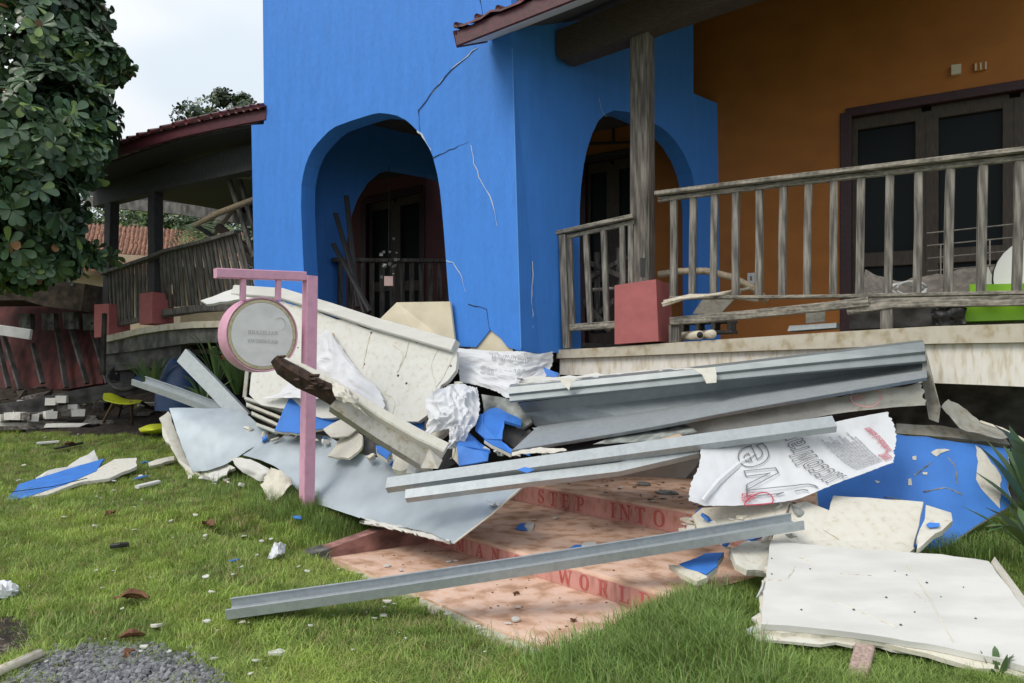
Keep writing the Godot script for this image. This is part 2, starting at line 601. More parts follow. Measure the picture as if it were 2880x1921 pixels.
func shard(sd: int, r0: float, t: float) -> ArrayMesh:      # a thin broken flake lying flat about the origin
	var r := RandomNumberGenerator.new()
	r.seed = sd * 37 + 3
	var k := r.randi_range(6, 9)
	var p := []
	var sx := r.randf_range(0.5, 1.0)
	for i in k:
		var a := TAU * (i + r.randf_range(-0.3, 0.3)) / k
		p.append(Vector3(cos(a) * sx, r.randf_range(-0.02, 0.06), sin(a)) * r0 * r.randf_range(0.55, 1.0))
	var st := start()
	var c := Vector3(0, r0 * 0.08, 0)
	for i in k:
		var a: Vector3 = p[i]
		var b: Vector3 = p[(i + 1) % k]
		tri(st, c + UP * t, b + UP * t, a + UP * t)
		quad(st, a, b, b + UP * t, a + UP * t)
		tri(st, c, a, b)
	return done(st)

func letters(s: String, h: float, serif := true) -> ArrayMesh:       # flat lettering, cap height about h, base line at y 0, starting at x 0
	var tm := TextMesh.new()
	var f := SystemFont.new()
	f.font_names = PackedStringArray(["Droid Serif"] if serif else ["Droid Sans"])
	f.font_weight = 700
	tm.font = f
	tm.text = s
	tm.font_size = 64
	tm.pixel_size = h / 46.0
	tm.depth = 0.0
	tm.curve_step = 2.0
	tm.horizontal_alignment = HORIZONTAL_ALIGNMENT_LEFT
	tm.vertical_alignment = VERTICAL_ALIGNMENT_BOTTOM
	var arr := tm.get_mesh_arrays()
	var vs: PackedVector3Array = arr[Mesh.ARRAY_VERTEX]
	var ix = arr[Mesh.ARRAY_INDEX]
	var st := start()
	var low := 1e9
	for v in vs:
		low = minf(low, v.y)
	if ix != null and ix.size() > 0:
		for i in ix:
			st.add_vertex(vs[i] - Vector3(0, low, 0))
	else:
		for v in vs:
			st.add_vertex(v - Vector3(0, low, 0))
	return done(st)

func outline(mesh: ArrayMesh, w: float) -> ArrayMesh:       # thin strokes along the rims of flat lettering
	var vs: PackedVector3Array = mesh.surface_get_arrays(0)[Mesh.ARRAY_VERTEX]
	var seen := {}
	for i in range(0, vs.size(), 3):
		for k in 3:
			var a := vs[i + k].snappedf(0.0001)
			var b := vs[i + (k + 1) % 3].snappedf(0.0001)
			var key = [a, b] if str(a) < str(b) else [b, a]
			seen[key] = seen.get(key, 0) + 1
	var st := start()
	for key in seen:
		if seen[key] == 1:
			var a: Vector3 = key[0]
			var b: Vector3 = key[1]
			var f := (b - a).normalized()
			var n := Vector3(-f.y, f.x, 0) * w * 0.5
			var ext := f * w * 0.4
			quad(st, a - ext - n, a - ext + n, b + ext + n, b + ext - n)
	return done(st)

func bend(mesh: ArrayMesh, rows: Array, o: Vector2, ex: Vector2, ey: Vector2, off: float) -> ArrayMesh:   # lays flat lettering on a bent sheet
	var arr := mesh.surface_get_arrays(0)
	var vs: PackedVector3Array = arr[Mesh.ARRAY_VERTEX]
	var st := start()
	for i in vs.size():
		var cut := false
		for k in 3:
			var w: Vector3 = vs[i - i % 3 + k]
			var e: Vector2 = o + ex * w.x + ey * w.y
			cut = cut or e.x < 0.02 or e.x > 0.985 or e.y < 0.02 or e.y > 0.97
		if cut:
			continue
		var v := vs[i]
		var q: Vector2 = o + ex * v.x + ey * v.y
		var p := surf(rows, q.x, q.y)
		var n := (surf(rows, q.x + 0.01, q.y) - surf(rows, q.x - 0.01, q.y)).cross(surf(rows, q.x, q.y + 0.01) - surf(rows, q.x, q.y - 0.01)).normalized()
		if n.z < 0.0:
			n = -n
		st.add_vertex(p + n * off)
	return done(st)

const IN := Vector3(0.5, 0, -0.866)         # into the house, square to its front
const SIDE_IN := Vector3(-0.643, 0, -0.766)  # into the tower, square to its side
const ALONG := Vector3(0.866, 0, 0.5)        # along the front, to the right

func crack(parent: Node3D, pts: Array, w: float, mat: String, normal: Vector3):
	var p := []
	for i in range(pts.size() - 1):
		var k := maxi(2, int(pts[i].distance_to(pts[i + 1]) / 0.06))
		for j in k:
			var q: Vector3 = pts[i].lerp(pts[i + 1], float(j) / k)
			p.append(q + Vector3(rng.randf_range(-1, 1) * 0.006, rng.randf_range(-1, 1) * 0.008, 0))
	p.append(pts[-1])
	var sc := []
	for i in p.size():
		sc.append(rng.randf_range(0.35, 1.1) * (1.0 if i < p.size() - 3 else 0.4))
	put("crack", done(sweep(p, rect(w, 0.006, 0.001), normal, true, null, sc)), M[mat], parent)

func make_house():
	var h := thing("blue_house", "cracked blue house with two arches, an orange porch wall and maroon eaves", "house", Vector3(0.04, 0, -7.3))
	var front := [Vector3(-3.034, 1.916, -9.08), Vector3(-3.144, 4.461, -9.143), Vector3(-2.956, 4.435, -9.035), Vector3(-3.059, 7.72, -9.094), Vector3(-0.024, 6.499, -7.337), Vector3(-0.002, 4.655, -7.324), Vector3(0.084, 1.665, -7.274), Vector3(-0.044, 1.705, -7.348), Vector3(-0.115, 1.799, -7.39), Vector3(-0.213, 1.878, -7.447), Vector3(-0.291, 1.783, -7.492), Vector3(-0.352, 1.713, -7.527), Vector3(-0.588, 1.727, -7.664),
		Vector3(-0.593, 1.775, -7.666), Vector3(-0.636, 2.231, -7.691), Vector3(-0.665, 2.586, -7.708), Vector3(-0.69, 2.898, -7.722), Vector3(-0.714, 3.146, -7.737), Vector3(-0.734, 3.328, -7.748), Vector3(-0.763, 3.489, -7.765), Vector3(-0.811, 3.678, -7.793), Vector3(-0.854, 3.776, -7.818), Vector3(-0.898, 3.852, -7.843), Vector3(-0.942, 3.924, -7.868), Vector3(-0.996, 3.994, -7.9), Vector3(-1.055, 4.061, -7.934), Vector3(-1.12, 4.125, -7.972), Vector3(-1.221, 4.191, -8.03), Vector3(-1.323, 4.231, -8.089), Vector3(-1.427, 4.261, -8.149), Vector3(-1.51, 4.264, -8.198), Vector3(-1.585, 4.26, -8.241), Vector3(-1.773, 4.244, -8.35), Vector3(-1.966, 4.218, -8.461), Vector3(-2.056, 4.181, -8.513), Vector3(-2.135, 4.126, -8.559), Vector3(-2.209, 4.069, -8.602), Vector3(-2.278, 4.001, -8.642), Vector3(-2.323, 3.929, -8.668), Vector3(-2.363, 3.839, -8.691), Vector3(-2.391, 3.738, -8.707), Vector3(-2.413, 3.62, -8.72), Vector3(-2.415, 3.368, -8.721), Vector3(-2.383, 2.863, -8.703), Vector3(-2.354, 2.488, -8.686), Vector3(-2.338, 1.854, -8.677)]
	put("tower_front_wall", done(slab(front, IN * 0.22)), M.blue, h)
	var side := [Vector3(-0.024, 6.499, -7.337) + IN * 0.003, Vector3(-0.002, 4.655, -7.324) + IN * 0.003, Vector3(0.084, 1.665, -7.274) + IN * 0.003, Vector3(0.274, 1.648, -7.496), Vector3(0.705, 1.686, -7.856), Vector3(0.696, 2.787, -7.849), Vector3(0.698, 3.149, -7.85), Vector3(0.713, 3.379, -7.863), Vector3(0.744, 3.614, -7.889), Vector3(0.784, 3.799, -7.922), Vector3(0.845, 3.981, -7.973), Vector3(0.916, 4.136, -8.033), Vector3(0.999, 4.231, -8.103), Vector3(1.105, 4.305, -8.191), Vector3(1.266, 4.338, -8.326), Vector3(1.49, 4.315, -8.513), Vector3(1.694, 4.292, -8.683), Vector3(1.819, 4.245, -8.789), Vector3(1.941, 4.154, -8.891), Vector3(2.053, 4.026, -8.984), Vector3(2.14, 3.863, -9.057), Vector3(2.189, 3.69, -9.098), Vector3(2.218, 3.433, -9.122), Vector3(2.206, 1.732, -9.112), Vector3(2.574, 1.775, -9.42), Vector3(2.606, 4.822, -9.447), Vector3(2.399, 4.824, -9.273), Vector3(2.18, 4.831, -9.09), Vector3(2.221, 7.741, -9.125)]
	put("tower_side_wall", done(slab(side, SIDE_IN * 0.22)), M.blue, h)
	var lw := [Vector3(-3.004, 1.812, -9.057), Vector3(-3.055, 6.475, -9.014), Vector3(-0.414, 7.454, -11.229), Vector3(-0.404, 1.848, -11.237), Vector3(-0.599, 1.841, -11.073), Vector3(-0.627, 3.353, -11.05), Vector3(-0.784, 4.022, -10.918), Vector3(-1.045, 4.26, -10.699), Vector3(-1.24, 4.284, -10.536), Vector3(-1.456, 4.276, -10.354), Vector3(-1.614, 4.275, -10.222), Vector3(-1.742, 4.263, -10.115), Vector3(-1.892, 4.175, -9.989), Vector3(-2.037, 3.998, -9.868), Vector3(-2.154, 3.746, -9.769), Vector3(-2.235, 3.45, -9.701), Vector3(-2.269, 3.11, -9.673), Vector3(-2.266, 1.84, -9.675)]
	for i in lw.size():
		lw[i] += IN * 0.25
	put("tower_back_wall", done(slab(lw, SIDE_IN * 0.2)), M.blue, h)
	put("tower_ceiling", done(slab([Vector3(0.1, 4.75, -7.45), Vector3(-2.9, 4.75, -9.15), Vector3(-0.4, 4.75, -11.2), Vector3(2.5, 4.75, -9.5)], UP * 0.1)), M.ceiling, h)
	put("tower_roof", done(slab([Vector3(0.1, 7.2, -7.4), Vector3(-2.9, 7.2, -9.1), Vector3(-0.4, 7.2, -11.2), Vector3(2.5, 7.2, -9.4)], UP * 0.1)), M.roof_red, h)
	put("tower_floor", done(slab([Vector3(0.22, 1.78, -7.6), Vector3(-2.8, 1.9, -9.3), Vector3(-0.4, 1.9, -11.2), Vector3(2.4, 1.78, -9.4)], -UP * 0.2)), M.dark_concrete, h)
	# cracks in the stucco
	var nf := -IN
	crack(h, [Vector3(-0.354, 4.699, -7.523), Vector3(-0.617, 4.54, -7.676), Vector3(-0.734, 4.432, -7.743), Vector3(-0.852, 4.321, -7.812), Vector3(-0.972, 4.186, -7.881), Vector3(-0.956, 3.976, -7.872)], 0.013, "crack_dark", nf)
	crack(h, [Vector3(-0.341, 4.704, -7.515), Vector3(-0.603, 4.55, -7.667), Vector3(-0.724, 4.443, -7.737), Vector3(-0.842, 4.332, -7.805)], 0.012, "crack_pale", nf)
	crack(h, [Vector3(-0.81, 3.667, -7.788), Vector3(-0.637, 3.714, -7.687), Vector3(-0.432, 3.766, -7.569)], 0.013, "crack_dark", nf)
	crack(h, [Vector3(-0.414, 3.719, -7.558), Vector3(-0.374, 3.537, -7.535), Vector3(-0.298, 3.329, -7.491), Vector3(-0.219, 3.188, -7.445), Vector3(-0.167, 3.031, -7.415), Vector3(-0.142, 2.878, -7.4)], 0.013, "crack_pale", nf)
	crack(h, [Vector3(-0.665, 2.585, -7.703), Vector3(-0.587, 2.565, -7.658), Vector3(-0.505, 2.44, -7.611), Vector3(-0.459, 2.263, -7.584)], 0.012, "crack_pale", nf)
	crack(h, [Vector3(-0.436, 2.145, -7.571), Vector3(-0.252, 2.079, -7.465), Vector3(-0.23, 1.908, -7.452), Vector3(-0.213, 1.878, -7.442)], 0.014, "crack_dark", nf)
	crack(h, [Vector3(-0.324, 5.179, -7.506), Vector3(-0.288, 4.992, -7.485)], 0.014, "crack_dark", nf)
	crack(h, [Vector3(-0.985, 3.981, -7.889), Vector3(-0.946, 3.937, -7.866), Vector3(-0.897, 3.864, -7.838), Vector3(-0.83, 3.748, -7.799)], 0.02, "crack_pale", nf)
	crack(h, [Vector3(0.205, 2.543, -7.433), Vector3(0.192, 2.16, -7.422), Vector3(0.205, 2.034, -7.433), Vector3(0.191, 1.763, -7.421)], 0.014, "crack_pale", -SIDE_IN)
	crack(h, [Vector3(0.922, 4.38, -8.033), Vector3(0.947, 4.27, -8.054), Vector3(1.009, 4.203, -8.105)], 0.01, "crack_pale", -SIDE_IN)
	put("stucco_edge", bars([Vector3(0.002, 4.61, -7.32), Vector3(0.036, 3.364, -7.3), Vector3(0.084, 1.69, -7.272)], 0.01, 0.006), M.blue_edge, h)
	# the orange wall of the house behind the porch, with door openings
	var ow := [Vector3(-0.404, 1.848, -11.243), Vector3(-0.417, 8.744, -11.25), Vector3(1.863, 8.112, -9.828), Vector3(5.294, 7.115, -7.688), Vector3(7, 7.5, -6.62), Vector3(7, 1.2, -6.62), Vector3(5.786, 1.631, -7.382), Vector3(5.857, 4.402, -7.337), Vector3(5.232, 4.425, -7.727), Vector3(4.637, 4.452, -8.099), Vector3(3.799, 4.422, -8.621), Vector3(3.754, 1.696, -8.649), Vector3(1.66, 1.797, -9.955), Vector3(1.68, 4.393, -9.943), Vector3(0.951, 4.391, -10.398), Vector3(0.94, 1.814, -10.404)]
	put("porch_wall", done(slab([Vector3(-3.25, 2.14, -13.018), Vector3(-3.357, 9.548, -13.084), Vector3(-0.42, 8.745, -11.253), Vector3(-0.408, 1.848, -11.245), Vector3(-1.38, 1.939, -11.851), Vector3(-1.395, 4.372, -11.86), Vector3(-2.435, 4.317, -12.509), Vector3(-2.411, 2.039, -12.494)], IN * 0.15)), M.maroon_plaster, h)
	put("porch_wall", done(slab(ow, IN * 0.15)), M.orange, h)
	put("vent_hole", done(slab([Vector3(2.69, 4.717, -9.308), Vector3(2.798, 4.731, -9.24), Vector3(2.806, 4.648, -9.235), Vector3(2.716, 4.646, -9.292)], IN * 0.002)), M.orange, h)
	# doors: frame, leaves of wood and dark glass
	for d in [[Vector3(3.754, 1.715, -8.649), Vector3(3.799, 4.422, -8.621), Vector3(5.857, 4.402, -7.337), Vector3(5.786, 1.644, -7.382)], [Vector3(-2.411, 2.039, -12.494), Vector3(-2.435, 4.317, -12.509), Vector3(-1.395, 4.372, -11.86), Vector3(-1.38, 1.939, -11.851)], [Vector3(0.94, 1.814, -10.404), Vector3(0.951, 4.391, -10.398), Vector3(1.68, 4.393, -9.943), Vector3(1.66, 1.797, -9.955)]]:
		var door := put("door", done(slab([d[0] + IN * 0.13, d[1] + IN * 0.13, d[2] + IN * 0.13, d[3] + IN * 0.13], IN * 0.02)), M.door_glass, h)
		put("frame", bar(d[0] + IN * 0.03 - ALONG * 0.0, d[1] + IN * 0.03, 0.12, 0.1, IN), M.maroon_dark, door)
		put("frame", bar(d[1] + IN * 0.03, d[2] + IN * 0.03, 0.1, 0.1), M.maroon_dark, door)
		put("frame", bar(d[2] + IN * 0.03, d[3] + IN * 0.03, 0.1, 0.1, IN), M.maroon_dark, door)
		var w: float = d[1].distance_to(d[2])
		var k := 3 if w > 2.0 else 2
		for i in k:
			var a: Vector3 = d[1].lerp(d[2], (i + 0.06) / k)
			var b: Vector3 = d[1].lerp(d[2], (i + 0.94) / k)
			var a0: Vector3 = d[0].lerp(d[3], (i + 0.06) / k)
			var b0: Vector3 = d[0].lerp(d[3], (i + 0.94) / k)
			for e in [[a, a0, 0.13], [b, b0, 0.13]]:
				put("stile", bar(e[0] + IN * 0.1 - UP * 0.1, e[1] + IN * 0.1, e[2], 0.05, IN), M.door_wood, door)
			for y in [0.04, 0.62, 0.95]:
				put("rail", bar(a.lerp(a0, y) + IN * 0.1, b.lerp(b0, y) + IN * 0.1, 0.05, 0.16), M.door_wood, door)
	# thin mullions of the fanlight seen through the side arch
	put("mullion", bar(Vector3(1.353, 4.978, -10.123), Vector3(1.351, 4.536, -10.124), 0.03, 0.03, IN), M.dark_wood, h)
	put("mullion", bar(Vector3(0.921, 4.613, -10.392), Vector3(1.702, 4.491, -9.905), 0.03, 0.03), M.dark_wood, h)
	put("mullion", bar(Vector3(0.919, 4.398, -10.382), Vector3(1.7, 4.401, -9.895), 0.05, 0.06), M.dark_wood, h)
	# porch slab: floor, cream edge band, recessed white fascia with sagging bottom, dark underside
	var top := [Vector3(0.445, 1.692, -7.667), Vector3(0.938, 1.706, -7.378), Vector3(1.461, 1.734, -7.073), Vector3(2.072, 1.763, -6.715), Vector3(2.625, 1.789, -6.391), Vector3(3.285, 1.813, -6.005), Vector3(3.803, 1.812, -5.703), Vector3(4.553, 1.804, -5.264)]
	var low := [Vector3(4.549, 1.669, -5.266), Vector3(3.799, 1.673, -5.705), Vector3(3.282, 1.677, -6.007), Vector3(2.623, 1.655, -6.393), Vector3(2.071, 1.645, -6.716), Vector3(1.46, 1.63, -7.073), Vector3(0.938, 1.615, -7.379), Vector3(0.445, 1.606, -7.667)]
	var band := top.duplicate()
	band.append_array(low)
	put("slab_edge", done(slab(band, IN * 3.0)), M.cap_concrete, h)
	var fas := [Vector3(4.582, 1.668, -5.304), Vector3(3.827, 1.671, -5.746), Vector3(3.306, 1.675, -6.051), Vector3(2.086, 1.643, -6.765), Vector3(0.478, 1.602, -7.706), Vector3(0.477, 1.445, -7.706), Vector3(1.68, 1.41, -7.002), Vector3(2.924, 1.387, -6.275), Vector3(3.352, 1.367, -6.024), Vector3(3.602, 1.355, -5.878), Vector3(3.819, 1.343, -5.751), Vector3(4.573, 1.341, -5.31)]
	put("slab_fascia", done(slab(fas, IN * 0.2)), M.white_fascia, h)
	put("foundation_wall", done(slab([Vector3(0.333, 1.454, -9.123), Vector3(5.785, 1.435, -5.933), Vector3(5.756, 0.468, -5.95), Vector3(0.33, -0.029, -9.124)], IN * 0.2)), M.dark_concrete, h)
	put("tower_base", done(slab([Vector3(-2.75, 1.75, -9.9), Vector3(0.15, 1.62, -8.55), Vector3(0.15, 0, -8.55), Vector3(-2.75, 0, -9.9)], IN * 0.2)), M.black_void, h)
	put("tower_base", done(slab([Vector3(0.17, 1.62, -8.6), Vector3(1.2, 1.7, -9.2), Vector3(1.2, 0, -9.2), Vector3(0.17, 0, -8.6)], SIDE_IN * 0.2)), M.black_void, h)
	# pedestal, post and beam
	var pa := Vector3(0.977, 1.733, -7.321)
	var pb := Vector3(1.354, 1.751, -7.1)
	var pc := Vector3(1.337, 2.327, -7.11)
	var pd := Vector3(0.98, 2.295, -7.319)
	put("post_pedestal", done(slab([pa, pb, pc, pd], IN * 0.42)), M.red_block, h)
	put("porch_post", done(sweep([Vector3(1.253, 2.3, -7.356), Vector3(1.262, 3.549, -7.351), Vector3(1.269, 4.969, -7.347)], rect(0.19, 0.19, 0.014), IN)), M.post_wood, h)
	put("post_notch", done(slab([Vector3(1.218, 2.551, -7.263), Vector3(1.26, 2.547, -7.239), Vector3(1.258, 2.364, -7.24), Vector3(1.217, 2.368, -7.264)], IN * 0.01)), M.black, h)
	put("porch_beam", done(slab([Vector3(0.45, 4.942, -7.664), Vector3(0.449, 4.693, -7.665), Vector3(0.474, 4.651, -7.65), Vector3(0.542, 4.625, -7.61), Vector3(1.166, 4.705, -7.245), Vector3(1.374, 4.747, -7.124), Vector3(1.856, 4.804, -6.841), Vector3(2.966, 4.923, -6.192), Vector3(2.975, 5.438, -6.187), Vector3(1.13, 5.059, -7.266)], IN * 0.22)), M.beam_brown, h)
	# eave: fascia board, soffit boards, roof sheet with humps at its edge
	var ea := Vector3(-0.516, 4.53, -6.95)
	var eb := Vector3(0.355, 4.725, -6.62)
	var ec := ea + (eb - ea) * 6.0
	put("fascia_board", bars([ea, eb, ec], 0.03, 0.145), M.maroon, h)
	put("fascia_end", bar(ea, ea + IN * 0.5 + UP * 0.24, 0.03, 0.15), M.maroon, h)
	var s0 := ea - UP * 0.06 + IN * 0.02
	var s1 := ec - UP * 0.06 + IN * 0.02
	for i in 3:
		var o := IN * (0.19 * i) + UP * (0.092 * i)
		var o2 := IN * 0.186 + UP * 0.09
		put("soffit_board", done(slab([s0 + o, s1 + o, s1 + o + o2, s0 + o + o2 + ALONG * 0.03], UP * 0.012)), M.soffit, h)
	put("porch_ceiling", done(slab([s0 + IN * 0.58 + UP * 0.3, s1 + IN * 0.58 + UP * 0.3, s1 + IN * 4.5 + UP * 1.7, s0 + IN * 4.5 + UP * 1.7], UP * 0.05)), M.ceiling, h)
	var sheet := start()
	var n := 60
	var back := IN * 4.6 + UP * 2.1
	for i in n:
		var a := ea.lerp(ec, float(i) / n) + UP * (0.085 + (0.03 if i % 4 == 0 else 0.0)) - IN * 0.05
		var b := ea.lerp(ec, float(i + 1) / n) + UP * (0.085 + (0.03 if (i + 1) % 4 == 0 else 0.0)) - IN * 0.05
		quad(sheet, a, b, b + back, a + back)
		quad(sheet, a - UP * 0.02, b - UP * 0.02, b, a)
	put("roof_sheet", done(sheet), M.roof_red, h)
	for i in 9:
		var a := ea.lerp(ec, (i + 0.15) * 0.037) + UP * 0.1 - IN * 0.05
		put("roof_rib", tube([a, a + IN * 0.25 + UP * 0.07], 0.03, 8), M.roof_red, h)
	# railing on the right: cap, sub rail, balusters, bottom rail, broken stringer
	var ra := put("railing", bars([Vector3(1.357, 3.135, -7.157), Vector3(2.351, 3.131, -6.575), Vector3(3.844, 3.113, -5.702), Vector3(4.603, 3.105, -5.258)], 0.12, 0.04), M.rail_wood, h)
	put("sub_rail", bars([Vector3(1.379, 3.084, -7.167), Vector3(2.357, 3.087, -6.595), Vector3(3.854, 3.065, -5.719), Vector3(4.615, 3.058, -5.274)], 0.05, 0.045), M.rail_wood, ra)
	for bl in [[Vector3(1.509, 3.065, -7.103), Vector3(1.497, 2.152, -7.11)], [Vector3(1.669, 3.063, -7.009), Vector3(1.649, 2.143, -7.02)], [Vector3(1.839, 3.063, -6.909), Vector3(1.819, 2.132, -6.921)], [Vector3(2.005, 3.064, -6.812), Vector3(1.99, 2.122, -6.821)], [Vector3(2.182, 3.061, -6.709), Vector3(2.163, 2.111, -6.72)], [Vector3(2.357, 3.063, -6.606), Vector3(2.334, 2.1, -6.62)], [Vector3(2.536, 3.063, -6.502), Vector3(2.509, 2.09, -6.517)], [Vector3(2.709, 3.063, -6.4), Vector3(2.687, 2.086, -6.413)], [Vector3(2.889, 3.061, -6.295), Vector3(2.86, 2.075, -6.312)], [Vector3(3.074, 3.058, -6.187), Vector3(3.044, 2.071, -6.204)], [Vector3(3.252, 3.058, -6.082), Vector3(3.222, 2.066, -6.1)], [Vector3(3.443, 3.055, -5.971), Vector3(3.409, 2.058, -5.991)], [Vector3(3.632, 3.055, -5.86), Vector3(3.598, 2.049, -5.88)], [Vector3(3.833, 3.052, -5.743), Vector3(3.795, 2.039, -5.765)], [Vector3(4.031, 3.051, -5.627), Vector3(3.995, 2.027, -5.648)]]:
		put("baluster", done(sweep([bl[0], bl[0].lerp(bl[1], 0.5) + ALONG * rng.randf_range(-0.006, 0.006), bl[1]], rect(0.062, 0.05, 0.006), IN.rotated(UP, rng.randf_range(-0.25, 0.25)))), M.baluster_wood, ra)
	put("bottom_rail", bars([Vector3(1.475, 2.153, -7.122), Vector3(2.649, 2.092, -6.435), Vector3(3.836, 2.047, -5.741), Vector3(4.592, 2.009, -5.299)], 0.07, 0.03), M.rail_wood, ra)
	put("stringer", bars([Vector3(1.469, 1.933, -7.103), Vector3(2.084, 1.967, -6.743), Vector3(2.581, 2.002, -6.452), Vector3(2.913, 2.033, -6.258)], 0.06, 0.075), M.rail_wood, ra)
	put("stringer", bars([Vector3(2.778, 1.971, -6.36), Vector3(3.073, 2.012, -6.187), Vector3(3.834, 1.988, -5.742), Vector3(4.59, 1.955, -5.3)], 0.06, 0.08), M.rail_wood, ra)
	put("support_block", bar(Vector3(1.515, 1.907, -7.133), Vector3(1.514, 1.741, -7.134), 0.1, 0.09, IN), M.baluster_wood, ra)
	put("support_block", bar(Vector3(3.048, 2.003, -6.237), Vector3(3.044, 1.801, -6.239), 0.09, 0.09, IN), M.baluster_wood, ra)
	# short railing between the tower and the post
	var rb := put("railing", bars([Vector3(0.463, 2.866, -7.691), Vector3(1.17, 2.95, -7.277)], 0.11, 0.04), M.rail_wood, h)
	put("sub_rail", bars([Vector3(0.502, 2.817, -7.691), Vector3(1.173, 2.9, -7.299)], 0.05, 0.04), M.rail_wood, rb)
	put("newel", bar(Vector3(0.514, 2.842, -7.661), Vector3(0.552, 1.704, -7.639), 0.075, 0.08, IN), M.baluster_wood, rb)
	for bl in [[Vector3(0.574, 2.827, -7.649), Vector3(0.6, 1.912, -7.634)], [Vector3(0.731, 2.845, -7.558), Vector3(0.771, 1.922, -7.534)], [Vector3(0.896, 2.86, -7.461), Vector3(0.923, 1.929, -7.445)], [Vector3(1.065, 2.879, -7.362), Vector3(1.071, 1.935, -7.359)], [Vector3(1.142, 2.887, -7.317), Vector3(1.14, 1.962, -7.318)]]:
		put("baluster", done(sweep([bl[0], bl[1]], rect(0.055, 0.045, 0.006), IN)), M.baluster_wood, rb)
	put("bottom_rail", bar(Vector3(0.541, 1.909, -7.657), Vector3(1.023, 1.924, -7.375), 0.06, 0.07), M.rail_wood, rb)
	put("cross_rail", bar(Vector3(0.814, 2.296, -7.682), Vector3(1.017, 2.295, -7.564), 0.03, 0.03), M.rail_wood, rb)
	# dark railing across the arch at the tower's back
	var rc := put("railing", bars([Vector3(-2.267, 2.905, -9.674), Vector3(-0.722, 3.094, -10.97)], 0.1, 0.05), M.old_slat, h)
	for i in 13:
		var t := (i + 0.5) / 13.0
		put("baluster", bar(Vector3(-2.254, 2.894, -9.712).lerp(Vector3(-0.723, 3.079, -10.995), t), Vector3(-2.247, 2.146, -9.718).lerp(Vector3(-0.72, 2.181, -10.997), t), 0.055, 0.05, SIDE_IN), M.old_slat, rc)
	# fittings on the orange wall
	put("wall_light", done(slab([Vector3(4.666, 4.734, -8.021), Vector3(4.744, 4.727, -7.973), Vector3(4.741, 4.625, -7.974), Vector3(4.664, 4.63, -8.023)], IN * 0.05)), M.cream_board, h)
	var fx := put("switch_box", done(slab([Vector3(4.851, 4.719, -7.93), Vector3(4.937, 4.715, -7.876), Vector3(4.935, 4.623, -7.877), Vector3(4.849, 4.626, -7.931)], IN * 0.03)), M.orange, h)
	for i in 3:
		put("louvre", bar(Vector3(4.861, 4.704, -7.917) + ALONG * (0.045 * i), Vector3(4.86, 4.63, -7.918) + ALONG * (0.045 * i), 0.015, 0.01, IN), M.cream_board, fx)
	var so := put("wall_socket", done(slab([Vector3(2.832, 2.674, -9.207), Vector3(2.906, 2.673, -9.16), Vector3(2.905, 2.542, -9.161), Vector3(2.83, 2.542, -9.208)], IN * 0.015)), M.white_thing, h)
	put("socket_hole", done(slab([Vector3(2.857, 2.635, -9.188), Vector3(2.879, 2.633, -9.175), Vector3(2.878, 2.58, -9.175), Vector3(2.856, 2.582, -9.189)], IN * 0.002)), M.cloth_grey, so)

